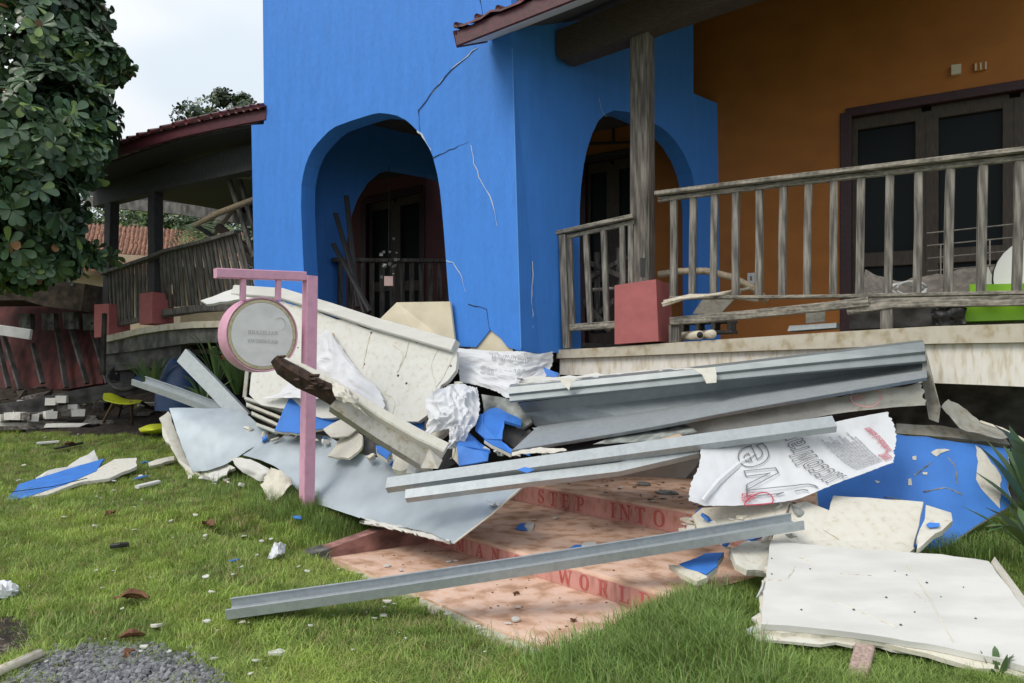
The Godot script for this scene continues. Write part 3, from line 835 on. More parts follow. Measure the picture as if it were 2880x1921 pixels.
func make_left_wing():
	var w := thing("porch_wing", "left porch wing with dark underside, sagging maroon roof and leaning slat railing", "porch", Vector3(-5.09, 0.5, -11))
	# sagging roof
	var up_edge := [Vector3(-2.918, 4.553, -9.024), Vector3(-3.262, 4.568, -9.221), Vector3(-3.655, 4.579, -9.445), Vector3(-4.304, 4.589, -9.816), Vector3(-4.971, 4.57, -10.198), Vector3(-5.518, 4.527, -10.51), Vector3(-5.999, 4.477, -10.785), Vector3(-6.794, 4.424, -11.24)]
	put("fascia_board", bars(up_edge, 0.04, 0.15), M.maroon, w)
	var rows := []
	for k in 5:
		var row := []
		for i in up_edge.size():
			var hump: float = (0.2 if i == 2 else 0.24 if i == 3 else 0.0) * sin(PI * minf(1.0, k / 2.0))
			row.append(up_edge[i] + UP * (0.08 + 0.42 * k + hump * 0.5) + IN * (1.15 * k - 0.08))
		rows.append(row)
	put("roof_sheet", patch(rows, 40, 10, 0.02), M.roof_red, w)
	for i in 22:
		var t := (i + 0.5) / 22.0
		put("roof_rib", tube([surf(rows, t, 0.0), surf(rows, t, 0.18), surf(rows, t, 0.5)], 0.035, 8), M.roof_red, w)
	var ceil_rows := []
	for k in 2:
		var row := []
		for i in up_edge.size():
			row.append(up_edge[i] - UP * 0.07 + UP * (0.22 * k) + IN * (0.05 + 4.4 * k))
		ceil_rows.append(row)
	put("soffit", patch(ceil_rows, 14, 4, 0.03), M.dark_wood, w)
	put("eave_beam", bars([Vector3(-2.955, 4.257, -9.623), Vector3(-5.181, 4.26, -11.059), Vector3(-6.459, 4.24, -11.883)], 0.16, 0.34), M.dark_wood, w)
	put("back_beam", bars([Vector3(-9.417, 5.338, -16.886), Vector3(-6.588, 4.756, -15.06), Vector3(-4.311, 4.193, -13.591)], 0.12, 0.22), M.grey_concrete, w)
	put("back_beam", bars([Vector3(-9.534, 5.699, -17.08), Vector3(-6.667, 5.014, -15.23), Vector3(-4.363, 4.462, -13.744)], 0.12, 0.35), M.dark_wood, w)
	# posts on red pedestals
	for p in [[Vector3(-5.185, 4.376, -11.061), Vector3(-5.129, 2.642, -11.025)], [Vector3(-6.123, 4.269, -11.667), Vector3(-6.117, 2.527, -11.662)]]:
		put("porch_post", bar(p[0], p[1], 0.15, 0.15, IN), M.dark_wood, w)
	put("post_pedestal", done(slab([Vector3(-5.316, 2.178, -10.956), Vector3(-5.05, 2.185, -10.784), Vector3(-5.064, 2.628, -10.793), Vector3(-5.332, 2.623, -10.965)], IN * 0.34)), M.red_block, w)
	put("post_pedestal", done(slab([Vector3(-6.304, 2.026, -11.593), Vector3(-5.967, 2.034, -11.376), Vector3(-5.986, 2.52, -11.388), Vector3(-6.325, 2.529, -11.606)], IN * 0.34)), M.red_block, w)
	# bowed slab
	var tp := [Vector3(-5.95, 2.024, -11.198), Vector3(-5.649, 2.063, -11.003), Vector3(-5.197, 2.112, -10.712), Vector3(-4.684, 2.144, -10.381), Vector3(-4.202, 2.156, -10.07), Vector3(-3.674, 2.141, -9.729), Vector3(-3.044, 2.1, -9.323)]
	var bt := [Vector3(-3.042, 2.025, -9.322), Vector3(-3.671, 2.058, -9.728), Vector3(-4.2, 2.07, -10.068), Vector3(-4.682, 2.061, -10.38), Vector3(-5.194, 2.027, -10.71), Vector3(-5.645, 1.969, -11.001), Vector3(-5.947, 1.935, -11.196)]
	var bd := tp.duplicate()
	bd.append_array(bt)
	put("slab_edge", done(slab(bd, IN * 2.6)), M.cap_concrete, w)
	put("slab_fascia", done(slab([Vector3(-6.004, 1.927, -11.304), Vector3(-5.244, 2.027, -10.814), Vector3(-4.727, 2.061, -10.48), Vector3(-4.24, 2.07, -10.166), Vector3(-3.072, 2.026, -9.412), Vector3(-3.068, 1.818, -9.41), Vector3(-3.702, 1.869, -9.819), Vector3(-4.235, 1.88, -10.163), Vector3(-4.72, 1.847, -10.476), Vector3(-5.237, 1.806, -10.809), Vector3(-5.997, 1.761, -11.3)], IN * 0.2)), M.grey_concrete, w)
	put("foundation_wall", done(slab([Vector3(-7.368, 2.016, -13.541), Vector3(-3.239, 1.957, -10.877), Vector3(-3.221, 0.974, -10.865), Vector3(-7.324, 0.946, -13.513)], IN * 0.2)), M.black_void, w)  # coloured near black to stand for the dark void under the slab
	put("fallen_lintel", bars([Vector3(-5.96, 1.648, -11.442), Vector3(-5.26, 1.701, -10.99), Vector3(-4.44, 1.712, -10.521)], 0.2, 0.3), M.dark_concrete, w)
	# leaning railing of close slats
	var rl := put("railing", bars([Vector3(-6.2, 2.998, -11.597), Vector3(-5.173, 3.132, -10.934), Vector3(-4.868, 3.193, -10.738), Vector3(-4.128, 3.243, -10.26), Vector3(-3.559, 3.302, -9.893)], 0.1, 0.05), M.old_slat, w)
	for i in 11:
		var t := i / 10.0
		put("slat", bar(Vector3(-6.061, 3.028, -11.531).lerp(Vector3(-5.234, 3.142, -10.998), t), Vector3(-6.028, 2.243, -11.581).lerp(Vector3(-5.255, 2.314, -11.083), t) + ALONG * rng.randf_range(-0.02, 0.02), 0.055, 0.03, IN), M.old_slat, rl)
	for i in 21:
		var t := i / 20.0
		put("slat", bar(Vector3(-4.969, 3.177, -10.827).lerp(Vector3(-3.548, 3.288, -9.91), t), Vector3(-5.048, 2.434, -11.092).lerp(Vector3(-3.318, 2.421, -9.976), t) + ALONG * rng.randf_range(-0.03, 0.03), 0.06, 0.03, IN), M.old_slat, rl)
	for i in 13:
		var t := i / 12.0
		put("slat", bar(Vector3(-5.979, 3.651, -13.478).lerp(Vector3(-5.08, 3.791, -12.897), t), Vector3(-5.942, 3.469, -13.454).lerp(Vector3(-4.929, 3.626, -12.8), t), 0.06, 0.03, IN), M.timber, rl)
	put("bottom_rail", bars([Vector3(-6.124, 2.209, -11.667), Vector3(-5.18, 2.293, -11.058), Vector3(-4.362, 2.351, -10.59), Vector3(-3.174, 2.355, -9.883)], 0.06, 0.08), M.old_slat, rl)
	put("stringer", bars([Vector3(-4.922, 2.336, -10.832), Vector3(-4.089, 2.366, -10.354), Vector3(-3.195, 2.301, -9.777)], 0.06, 0.09), M.old_slat, rl)
	# broken framing and a pole beside the tower
	var pole := one("wooden_pole", "long pale wooden pole slanting out beside the blue tower wall", "pole", tube([Vector3(-4.325, 3.496, -10.4), Vector3(-3.975, 3.636, -10.3), Vector3(-3.324, 3.814, -10.1)], 0.045, 8, [0.8, 1.0, 1.0]), M.pale_pole)
	var fr := thing("broken_ladder", "broken grey wooden frame leaning against the tower's left edge", "wooden frame", Vector3(-3.6, 2, -10.6))
	put("rail", bar(Vector3(-3.923, 4.207, -10.5), Vector3(-3.477, 3.043, -10.3), 0.05, 0.06), M.baluster_wood, fr)
	put("rail", bar(Vector3(-3.828, 4.277, -10.6), Vector3(-3.429, 3.149, -10.4), 0.05, 0.06), M.baluster_wood, fr)
	put("rung", bar(Vector3(-3.902, 4.353, -10.5), Vector3(-3.444, 4.303, -10.3), 0.05, 0.04), M.baluster_wood, fr)
	put("rung", bar(Vector3(-3.916, 4.174, -10.4), Vector3(-3.408, 4.109, -10.2), 0.12, 0.05), M.baluster_wood, fr)
	put("brace", bar(Vector3(-4.164, 3.558, -10.8), Vector3(-3.523, 3.091, -10.6), 0.09, 0.1), M.beam_brown, fr)
	put("brace", bar(Vector3(-4.514, 3.59, -10.9), Vector3(-4.074, 3.327, -10.9), 0.06, 0.06), M.dark_wood, fr)
	put("brace", bar(Vector3(-4.262, 3.452, -10.9), Vector3(-4.036, 3.96, -11.2), 0.05, 0.05), M.pale_pole, fr)
	put("brace", bar(Vector3(-3.871, 3.274, -10.6), Vector3(-3.488, 2.955, -10.5), 0.09, 0.1), M.beam_brown, fr)

func make_ground():
	var st := start(true)
	var xs := []
	var x := -9.0
	while x <= 6.0:
		xs.append(x)
		x += 0.12
	for e in [-14.0, -22.0, -40.0, -90.0, -200.0]:
		xs.push_front(e)
	for e in [9.0, 14.0, 30.0, 80.0, 200.0]:
		xs.append(e)
	var ds := [-60.0, -20.0, -5.0, 0.0, 1.5, 2.5]
	var d := 3.0
	while d <= 14.0:
		ds.append(d)
		d += 0.12
	for e in [16.0, 22.0, 35.0, 60.0, 120.0, 300.0]:
		ds.append(e)
	var g := []
	for dd in ds:
		var row := []
		for xx in xs:
			var bump: float = 0.02 * fld.get_noise_2d(xx * 1.7, dd * 1.7) if absf(xx) < 10 and dd < 14 else 0.0
			row.append(Vector3(xx, ground_y(xx, dd) + bump - 0.01, -dd))
		g.append(row)
	for j in range(ds.size() - 1):
		for i in range(xs.size() - 1):
			quad(st, g[j][i], g[j][i + 1], g[j + 1][i + 1], g[j + 1][i])
	structure("ground", done(st), M.lawn)
	# soil under the porch wing and beside the gravel
	var soil := start(true)
	var sx := -11.0
	while sx < -2.4:
		var sd := 9.6
		while sd < 14.4:
			var q := []
			for c in [[0.0, 0.0], [0.15, 0.0], [0.15, 0.15], [0.0, 0.15]]:
				var px: float = sx + c[0]
				var pd: float = sd + c[1]
				var inside := sst(-0.15, 0.25, pd - (10.25 - 0.12 * (px + 6.0) + 0.3 * fld.get_noise_2d(px * 0.9, 3.0)))
				q.append(on_ground(px, pd, -0.05 + inside * (0.07 + 0.05 * fld.get_noise_2d(px * 2.6, pd * 2.6))))
			quad(soil, q[0], q[1], q[2], q[3])
			sd += 0.15
		sx += 0.15
	structure("garden_soil", done(soil), M.soil)
	var bed := [Vector3(-2.893, 0.044, -4.42), Vector3(-2.832, 0.048, -4.44), Vector3(-2.682, 0.032, -4.32), Vector3(-2.55, 0.013, -4.13), Vector3(-2.53, -0.001, -4.01), Vector3(-2.592, -0.003, -3.78), Vector3(-3.018, 0.032, -4.32)]
	structure("bare_soil", done(slab(lift(bed, 0.012), -UP * 0.03)), M.soil)
	var bed2 := [Vector3(-2.354, -0.002, -3.94), Vector3(-2.296, 0.001, -4.03), Vector3(-2.116, 0.007, -4.07), Vector3(-1.835, 0.003, -4.05), Vector3(-1.567, -0.001, -3.89), Vector3(-1.375, -0.002, -3.67), Vector3(-1.197, -0.004, -3.3), Vector3(-2.184, -0.004, -3.3), Vector3(-2.352, -0.002, -3.67)]
	structure("gravel_bed", done(slab(lift(ragged(bed2, 0.05, 0.03), 0.006), -UP * 0.03)), M.soil)
	pebbles("gravel", bed2, 2600, 0.02, Color(1.0, 1.0, 1.05))
	pebbles("dark_stones", bed, 240, 0.022, Color(0.75, 0.6, 0.5))

func lift(p: Array, h: float) -> Array:
	var o := []
	for a in p:
		o.append(a + UP * h)
	return o

func pebbles(called: String, poly: Array, n: int, size: float, tint: Color):
	var q := PackedVector2Array()
	var lo := Vector2(1e9, 1e9)
	var hi := -lo
	for p in poly:
		q.append(Vector2(p.x, p.z))
		lo = lo.min(q[-1])
		hi = hi.max(q[-1])
	var mm := MultiMesh.new()
	mm.transform_format = MultiMesh.TRANSFORM_3D
	mm.use_colors = true
	var st := start()
	var r := RandomNumberGenerator.new()
	r.seed = 12
	var sp := SphereMesh.new()
	sp.radial_segments = 7
	sp.rings = 4
	var arr := sp.get_mesh_arrays()
	var vs: PackedVector3Array = arr[0]
	for i in arr[Mesh.ARRAY_INDEX]:
		var v: Vector3 = vs[i]
		st.add_vertex(v * (0.9 + 0.35 * fld.get_noise_3dv(v * 1.8)) * 2.0 * Vector3(0.5, 0.32, 0.42))
	mm.mesh = done(st)
	var ts := []
	while ts.size() < n:
		var p := Vector2(r.randf_range(lo.x, hi.x), r.randf_range(lo.y, hi.y))
		if not Geometry2D.is_point_in_polygon(p, q):
			continue
		var s := size * r.randf_range(0.6, 1.35)
		var b := Basis(Vector3(r.randf_range(-1, 1), r.randf_range(-1, 1), r.randf_range(-1, 1)).normalized(), r.randf() * 1.2).rotated(UP, r.randf() * TAU).scaled(Vector3.ONE * s * 2.0)
		ts.append(Transform3D(b, Vector3(p.x + r.randfn() * 0.035, 0.008 + r.randf() * size * 0.7, p.y + r.randfn() * 0.035)))
	mm.instance_count = n
	for i in n:
		mm.set_instance_transform(i, ts[i])
		var k := r.randf_range(0.5, 1.5)
		mm.set_instance_color(i, Color(tint.r * k, tint.g * k, tint.b * k))
	var o := MultiMeshInstance3D.new()
	o.name = called
	o.multimesh = mm
	o.material_override = M.stone
	add_child(o, true)
	o.set_meta("kind", "stuff")
	tag(o, "grey crushed gravel in the bottom left corner" if called == "gravel" else "dark brown stones at the left edge of the lawn", "gravel" if called == "gravel" else "stones")

func box_tn(t0: float, t1: float, n0: float, n1: float, y0: float, y1: float) -> ArrayMesh:
	var p := [step_pt(t0, n0, y1), step_pt(t1, n0, y1), step_pt(t1, n1, y1), step_pt(t0, n1, y1)]
	return done(slab(p, UP * (y0 - y1)))

func tread(t0: float, t1: float, n0: float, n1: float, y0: float, y1: float) -> ArrayMesh:   # a step with a rounded nose and a slightly uneven top
	var st := start(true)
	var prof := [Vector2(n0 + 0.002, y0), Vector2(n0, y1 - 0.02), Vector2(n0 + 0.006, y1 - 0.006), Vector2(n0 + 0.02, y1), Vector2(n0 + 0.3, y1 - 0.003), Vector2(n1, y1)]
	var k := 40
	for i in k:
		var a := lerpf(t0, t1, float(i) / k)
		var b := lerpf(t0, t1, float(i + 1) / k)
		for j in range(prof.size() - 1):
			st.set_smooth_group(1 if j < 3 else 2)
			var wa := 0.006 * fld.get_noise_2d(a * 3.0, prof[j].x)
			var wb := 0.006 * fld.get_noise_2d(b * 3.0, prof[j].x)
			quad(st, step_pt(a, prof[j].x + wa, prof[j].y), step_pt(b, prof[j].x + wb, prof[j].y), step_pt(b, prof[j + 1].x + wb, prof[j + 1].y), step_pt(a, prof[j + 1].x + wa, prof[j + 1].y))
	return done(st)

func make_steps():
	var s := thing("painted_steps", "worn pink concrete steps with red painted words on their risers", "steps", step_pt(-1.2, 0.0, 0.0))
	put("landing", box_tn(-2.8, -0.04, 0.0, 0.95, -0.12, 0.004), M.step_pink, s)
	put("landing_lip", box_tn(-2.3, -0.04, -0.12, -0.001, -0.12, -0.008), M.cap_concrete, s)
	put("middle_step", tread(-4.0, -0.07, 0.9, 2.4, -0.05, 0.145), M.step_pink, s)
	put("upper_step", tread(-4.8, -0.07, 2.32, 5.4, 0.1, 0.345), M.step_pink, s)
	var r1 := put("riser", box_tn(-4.0, -0.08, 0.893, 0.9, 0.006, 0.122), M.riser_pink, s)
	var r2 := put("riser", box_tn(-4.8, -0.08, 2.313, 2.32, 0.15, 0.322), M.riser_pink, s)
	var kerb := put("side_kerb", done(slab([step_pt(-2.8, -0.02, 0.075), step_pt(-2.8, 0.95, 0.26), step_pt(-2.8, 0.95, -0.05), step_pt(-2.8, -0.02, -0.05)], step_pt(-0.14, 0, 0) - step_pt(0, 0, 0))), M.kerb_pink, s)
	put("kerb_end", done(slab([step_pt(-2.95, -0.16, 0.06), step_pt(-2.79, -0.16, 0.05), step_pt(-2.79, -0.022, 0.074), step_pt(-2.95, -0.022, 0.08)], -UP * 0.12)), M.grey_concrete, s)
	# the painted words
	for w in [["S", -3.05, 1], ["T", -2.88, 1], ["E", -2.7, 1], ["P", -2.49, 1], ["I", -2.04, 1], ["N", -1.93, 1], ["T", -1.74, 1], ["O", -1.54, 1],
			["W", -2.82, 0], ["O", -2.6, 0], ["M", -2.38, 0], ["A", -2.1, 0], ["N", -1.89, 0], ["'", -1.7, 0], ["S", -1.61, 0], ["W", -1.12, 0], ["O", -0.91, 0], ["R", -0.73, 0], ["L", -0.54, 0], ["D", -0.37, 0]]:
		var up: bool = w[2] == 1
		var o := put("letter", letters(w[0], 0.135 if up else 0.098), M.step_red, r2 if up else r1)
		var tv := Vector3(0.61, 0, 0.79)
		var nrm := Vector3(-0.79, 0, 0.61)
		o.transform = Transform3D(Basis(tv, UP, nrm), step_pt(w[1], 2.313 if up else 0.893, 0.172 if up else 0.018) + nrm * 0.0025 - s.position - (r2 if up else r1).position)

func make_porch_things():
	var hose := one("bent_hose", "thick beige hose arching behind the porch balusters", "hose", tube([Vector3(1.465, 2.445, -7.65), Vector3(1.65, 2.461, -7.541), Vector3(1.88, 2.449, -7.43), Vector3(2.105, 2.377, -7.333), Vector3(2.295, 2.262, -7.28), Vector3(2.43, 2.149, -7.317)], 0.034, 10), M.hose)
	var which := ["upper", "middle", "lowest"]
	var wi := 0
	for p in [[Vector3(1.378, 2.069, -7.005), Vector3(1.587, 2.138, -6.906), Vector3(1.807, 2.152, -6.847), Vector3(2.071, 2.183, -6.947)], [Vector3(1.386, 2.109, -7.001), Vector3(1.609, 2.155, -6.916), Vector3(1.873, 2.159, -6.947), Vector3(2.234, 2.113, -6.968)], [Vector3(1.359, 2.083, -6.947), Vector3(1.504, 2.121, -6.885), Vector3(1.732, 2.141, -6.856), Vector3(2.138, 2.218, -6.908)]]:
		one("conduit_pipe", which[wi] + " thin pale conduit of three poking through the railing beside the red pedestal", "pipe", tube(p, 0.014, 8), M.pvc, "conduits beside the pedestal")
		wi += 1
	for p in [[Vector3(1.629, 1.808, -7.322), Vector3(1.691, 1.797, -6.915)], [Vector3(1.794, 1.814, -7.202), Vector3(1.784, 1.801, -6.849)]]:
		var o := thing("drain_pipe", "short white drain pipe on the slab, open dark end towards us" if p[0].x < Vector3(1.745, 1.812, -7.254).x else "short white drain pipe on the slab with a closed pale end", "pipe", p[1])
		put("pipe", tube([p[0], p[1]], 0.04, 14), M.pvc, o)
		if p[0].x < Vector3(1.745, 1.812, -7.254).x:
			put("pipe_bore", tube([p[1] - IN * 0.0, p[1] + (p[1] - p[0]).normalized() * 0.002], 0.03, 14), M.black, o)
	var blk := thing("hollow_block", "grey hollow concrete block lying on the slab behind the drain pipes", "concrete block", Vector3(1.77, 1.86, -7.355))
	for i in 4:
		put("web", bar(Vector3(1.668, 1.94, -7.415) + ALONG * (0.15 * i), Vector3(1.667, 1.855, -7.415) + ALONG * (0.15 * i), 0.04, 0.2, IN), M.grey_concrete, blk)
	for y in [742, 762]:
		put("shell", bar(Vector3(1.668, 1.94, -7.415) - UP * (0.1 if y > 750 else 0.0), Vector3(1.668, 1.94, -7.415) + ALONG * 0.48 - UP * (0.1 if y > 750 else 0.0), 0.2, 0.03), M.grey_concrete, blk)
	one("wooden_crate", "large grey box behind the porch rail, left of the green cabinet", "box", done(slab([Vector3(2.911, 1.83, -6.629), Vector3(3.627, 1.841, -6.211), Vector3(3.631, 2.036, -6.209), Vector3(2.915, 2.022, -6.628)], IN * 0.4)), M.dark_concrete)
	one("brown_sack", "slumped brown cloth heap behind the balusters in front of the dark door", "cloth", patch([[Vector3(3.255, 2.386, -7.066), Vector3(3.486, 2.276, -6.93), Vector3(3.667, 2.294, -6.825), Vector3(3.928, 2.331, -6.672), Vector3(4.151, 2.376, -6.541), Vector3(4.391, 2.385, -6.401)], [Vector3(3.037, 2.051, -6.73), Vector3(3.302, 2.017, -6.575), Vector3(3.529, 2.023, -6.442), Vector3(3.72, 2.03, -6.33), Vector3(3.93, 2.035, -6.207), Vector3(4.157, 2.022, -6.075)]], 40, 12, 0.02, 0.05, 2.2), M.cloth_grey)
	one("steel_box", "pale blue grey metal box lying on the slab edge", "box", done(slab([Vector3(2.384, 1.816, -6.648), Vector3(2.723, 1.833, -6.45), Vector3(2.724, 1.873, -6.45), Vector3(2.397, 1.861, -6.641)], IN * 0.25)), M.galv)
	one("steel_strip", "grey metal strip standing behind the pale metal box", "metal strip", done(slab([Vector3(2.587, 1.892, -6.761), Vector3(2.727, 1.901, -6.68), Vector3(2.728, 1.989, -6.679), Vector3(2.588, 1.98, -6.761)], IN * 0.02)), M.galv_old)
	one("black_bag", "crumpled black bag between the grey box and the green cabinet", "bag", patch([[Vector3(3.384, 1.98, -6.179), Vector3(3.49, 1.998, -6.117), Vector3(3.567, 1.987, -6.072)], [Vector3(3.325, 1.901, -6.075), Vector3(3.414, 1.904, -5.988), Vector3(3.525, 1.903, -5.981)], [Vector3(3.333, 1.829, -6.093), Vector3(3.427, 1.824, -6.015), Vector3(3.529, 1.832, -5.979)]], 18, 14, 0.02, 0.08, 9.0), M.black)
	var cab := thing("green_cabinet", "lime green cabinet lying behind the railing at the right edge", "cabinet", Vector3(3.766, 1.84, -5.956))
	put("body", done(slab([Vector3(3.58, 1.855, -6.065), Vector3(4.214, 1.853, -5.693), Vector3(4.218, 1.996, -5.691), Vector3(3.584, 2.021, -6.063)], IN * 0.4)), M.lime, cab)
	put("top", done(slab([Vector3(3.646, 2.071, -6.084), Vector3(4.249, 2.046, -5.731), Vector3(4.251, 2.124, -5.73), Vector3(3.648, 2.151, -6.083)], IN * 0.4)), M.lime, cab)
	put("side", done(slab([Vector3(3.635, 2.023, -6.091), Vector3(3.665, 2.022, -6.073), Vector3(3.668, 2.153, -6.071), Vector3(3.638, 2.155, -6.089)], IN * 0.38)), M.lime, cab)
	var c0 := Vector3(4.254, 2.15, -6.134)
	var tub := thing("white_tub", "round white tub standing on the green cabinet at the right edge", "tub", c0)
	put("bowl", lathe(PackedVector2Array([Vector2(0.02, 0.0), Vector2(0.3, 0.02), Vector2(0.33, 0.1), Vector2(0.34, 0.2), Vector2(0.345, 0.22), Vector2(0.0, 0.2)]), c0, -IN + UP * 0.2, 28), M.white_thing, tub)
	put("rim", done(sweep(circle(c0 + (-IN + UP * 0.2).normalized() * 0.18, -IN + UP * 0.2, 0.345, 28), ring2(0.012, 6), UP, true, start(true))), M.black, tub)
	one("white_plastic_piece", "white pointed plastic piece behind the balusters left of the tub", "plastic piece", board([Vector3(3.879, 2.317, -6.237), Vector3(3.928, 2.17, -6.209), Vector3(3.861, 2.175, -6.248)], 0.02), M.white_thing)
	one("cable_coil", "coil of white and black cable behind the bottom rail", "cable", done(coil(Vector3(3.294, 2.147, -6.406), 0.13, 4)), M.white_thing)
	one("grey_sloping_board", "grey sloping board behind the conduits on the porch", "panel", board([Vector3(1.783, 2.046, -7.579), Vector3(1.867, 2.179, -7.53), Vector3(2.153, 2.187, -7.363), Vector3(2.013, 2.026, -7.444)], 0.02), M.galv_old)
	var racks := thing("wire_rack", "thin dark wire rack standing behind the right balusters", "rack", Vector3(4.011, 2.091, -6.391))
	for i in 4:
		put("wire", tube([Vector3(3.602, 2.336, -6.631) + UP * (0.11 * i), Vector3(4.328, 2.355, -6.206) + UP * (0.11 * i)], 0.006, 5), M.cloth_grey, racks)
	for i in 3:
		put("wire", tube([Vector3(3.682, 2.074, -6.584) + ALONG * (0.36 * i), Vector3(3.692, 2.563, -6.578) + ALONG * (0.36 * i)], 0.006, 5), M.cloth_grey, racks)
	# clutter behind the short railing
	var stool := thing("fallen_furniture", "dark tangle of overturned wooden furniture behind the short railing", "furniture", Vector3(1.007, 2.199, -8.265))
	for e in [[Vector3(0.82, 2.706, -8.49), Vector3(1.208, 2.451, -8.031)], [Vector3(0.831, 2.496, -8.368), Vector3(1.242, 2.715, -8.243)], [Vector3(0.851, 2.047, -8.125), Vector3(1.224, 2.349, -8.138)], [Vector3(0.754, 2.226, -8.066), Vector3(1.008, 1.895, -7.917)], [Vector3(0.934, 2.792, -8.424), Vector3(0.926, 1.92, -8.312)], [Vector3(1.156, 2.818, -8.294), Vector3(1.152, 1.911, -8.18)]]:
		put("piece", bar(e[0], e[1], 0.05, 0.05), M.old_slat, stool)
	# what hangs and leans inside the arch
	var lamp := thing("hanging_ornament", "hanging string of glassy beads with a small pink tag inside the arch", "ornament", Vector3(-1.478, 2.552, -9.2))
	put("wire", tube([Vector3(-1.489, 3.982, -9.2), Vector3(-1.482, 3.09, -9.2), Vector3(-1.484, 2.605, -9.2)], 0.006, 5), M.black, lamp)
	for i in 14:
		var o := put("bead", chunk(i, Vector3.ONE * rng.randf_range(0.02, 0.045), 0.4), M.glass_bead, lamp)
		o.position += Vector3(-1.48, 2.815, -9.2) + Vector3(rng.randf_range(-0.11, 0.11), rng.randf_range(-0.2, 0.3), rng.randf_range(-0.1, 0.1))
	put("tag", done(slab([Vector3(-1.528, 2.629, -9.15), Vector3(-1.424, 2.629, -9.15), Vector3(-1.423, 2.514, -9.15), Vector3(-1.527, 2.514, -9.15)], Vector3(0, 0, -0.06))), M.paper_pink, lamp)
	for e in [[Vector3(-2.177, 3.44, -9.4), Vector3(-1.724, 2.168, -9), "left plank leaning inside the arch, close to its left jamb"], [Vector3(-2.067, 3.681, -9.5), Vector3(-1.827, 2.254, -9.1), "upper plank leaning inside the arch, steeper than its neighbours"], [Vector3(-2.177, 3.044, -9.3), Vector3(-1.645, 2.184, -8.9), "lowest plank leaning inside the arch behind the white wall panel"]]:
		one("leaning_plank", "dark " + e[2], "plank", bar(e[0], e[1], 0.06, 0.035), M.dark_wood)

func circle(o: Vector3, axis: Vector3, r: float, k: int) -> Array:
	var f := frame_at(axis, UP)
	var p := []
	for i in k + 1:
		p.append(o + (f[0] * cos(TAU * i / k) + f[1] * sin(TAU * i / k)) * r)
	return p

func coil(o: Vector3, r: float, turns: int) -> SurfaceTool:
	var p := []
	for i in turns * 14:
		var a := TAU * i / 14.0
		p.append(o + Vector3(cos(a) * r * (1.0 + 0.1 * sin(a * 1.7)), sin(a) * r * 0.45, 0.012 * i / 3.0 - 0.1))
	return sweep(p, ring2(0.011, 6), UP, true, start(true))

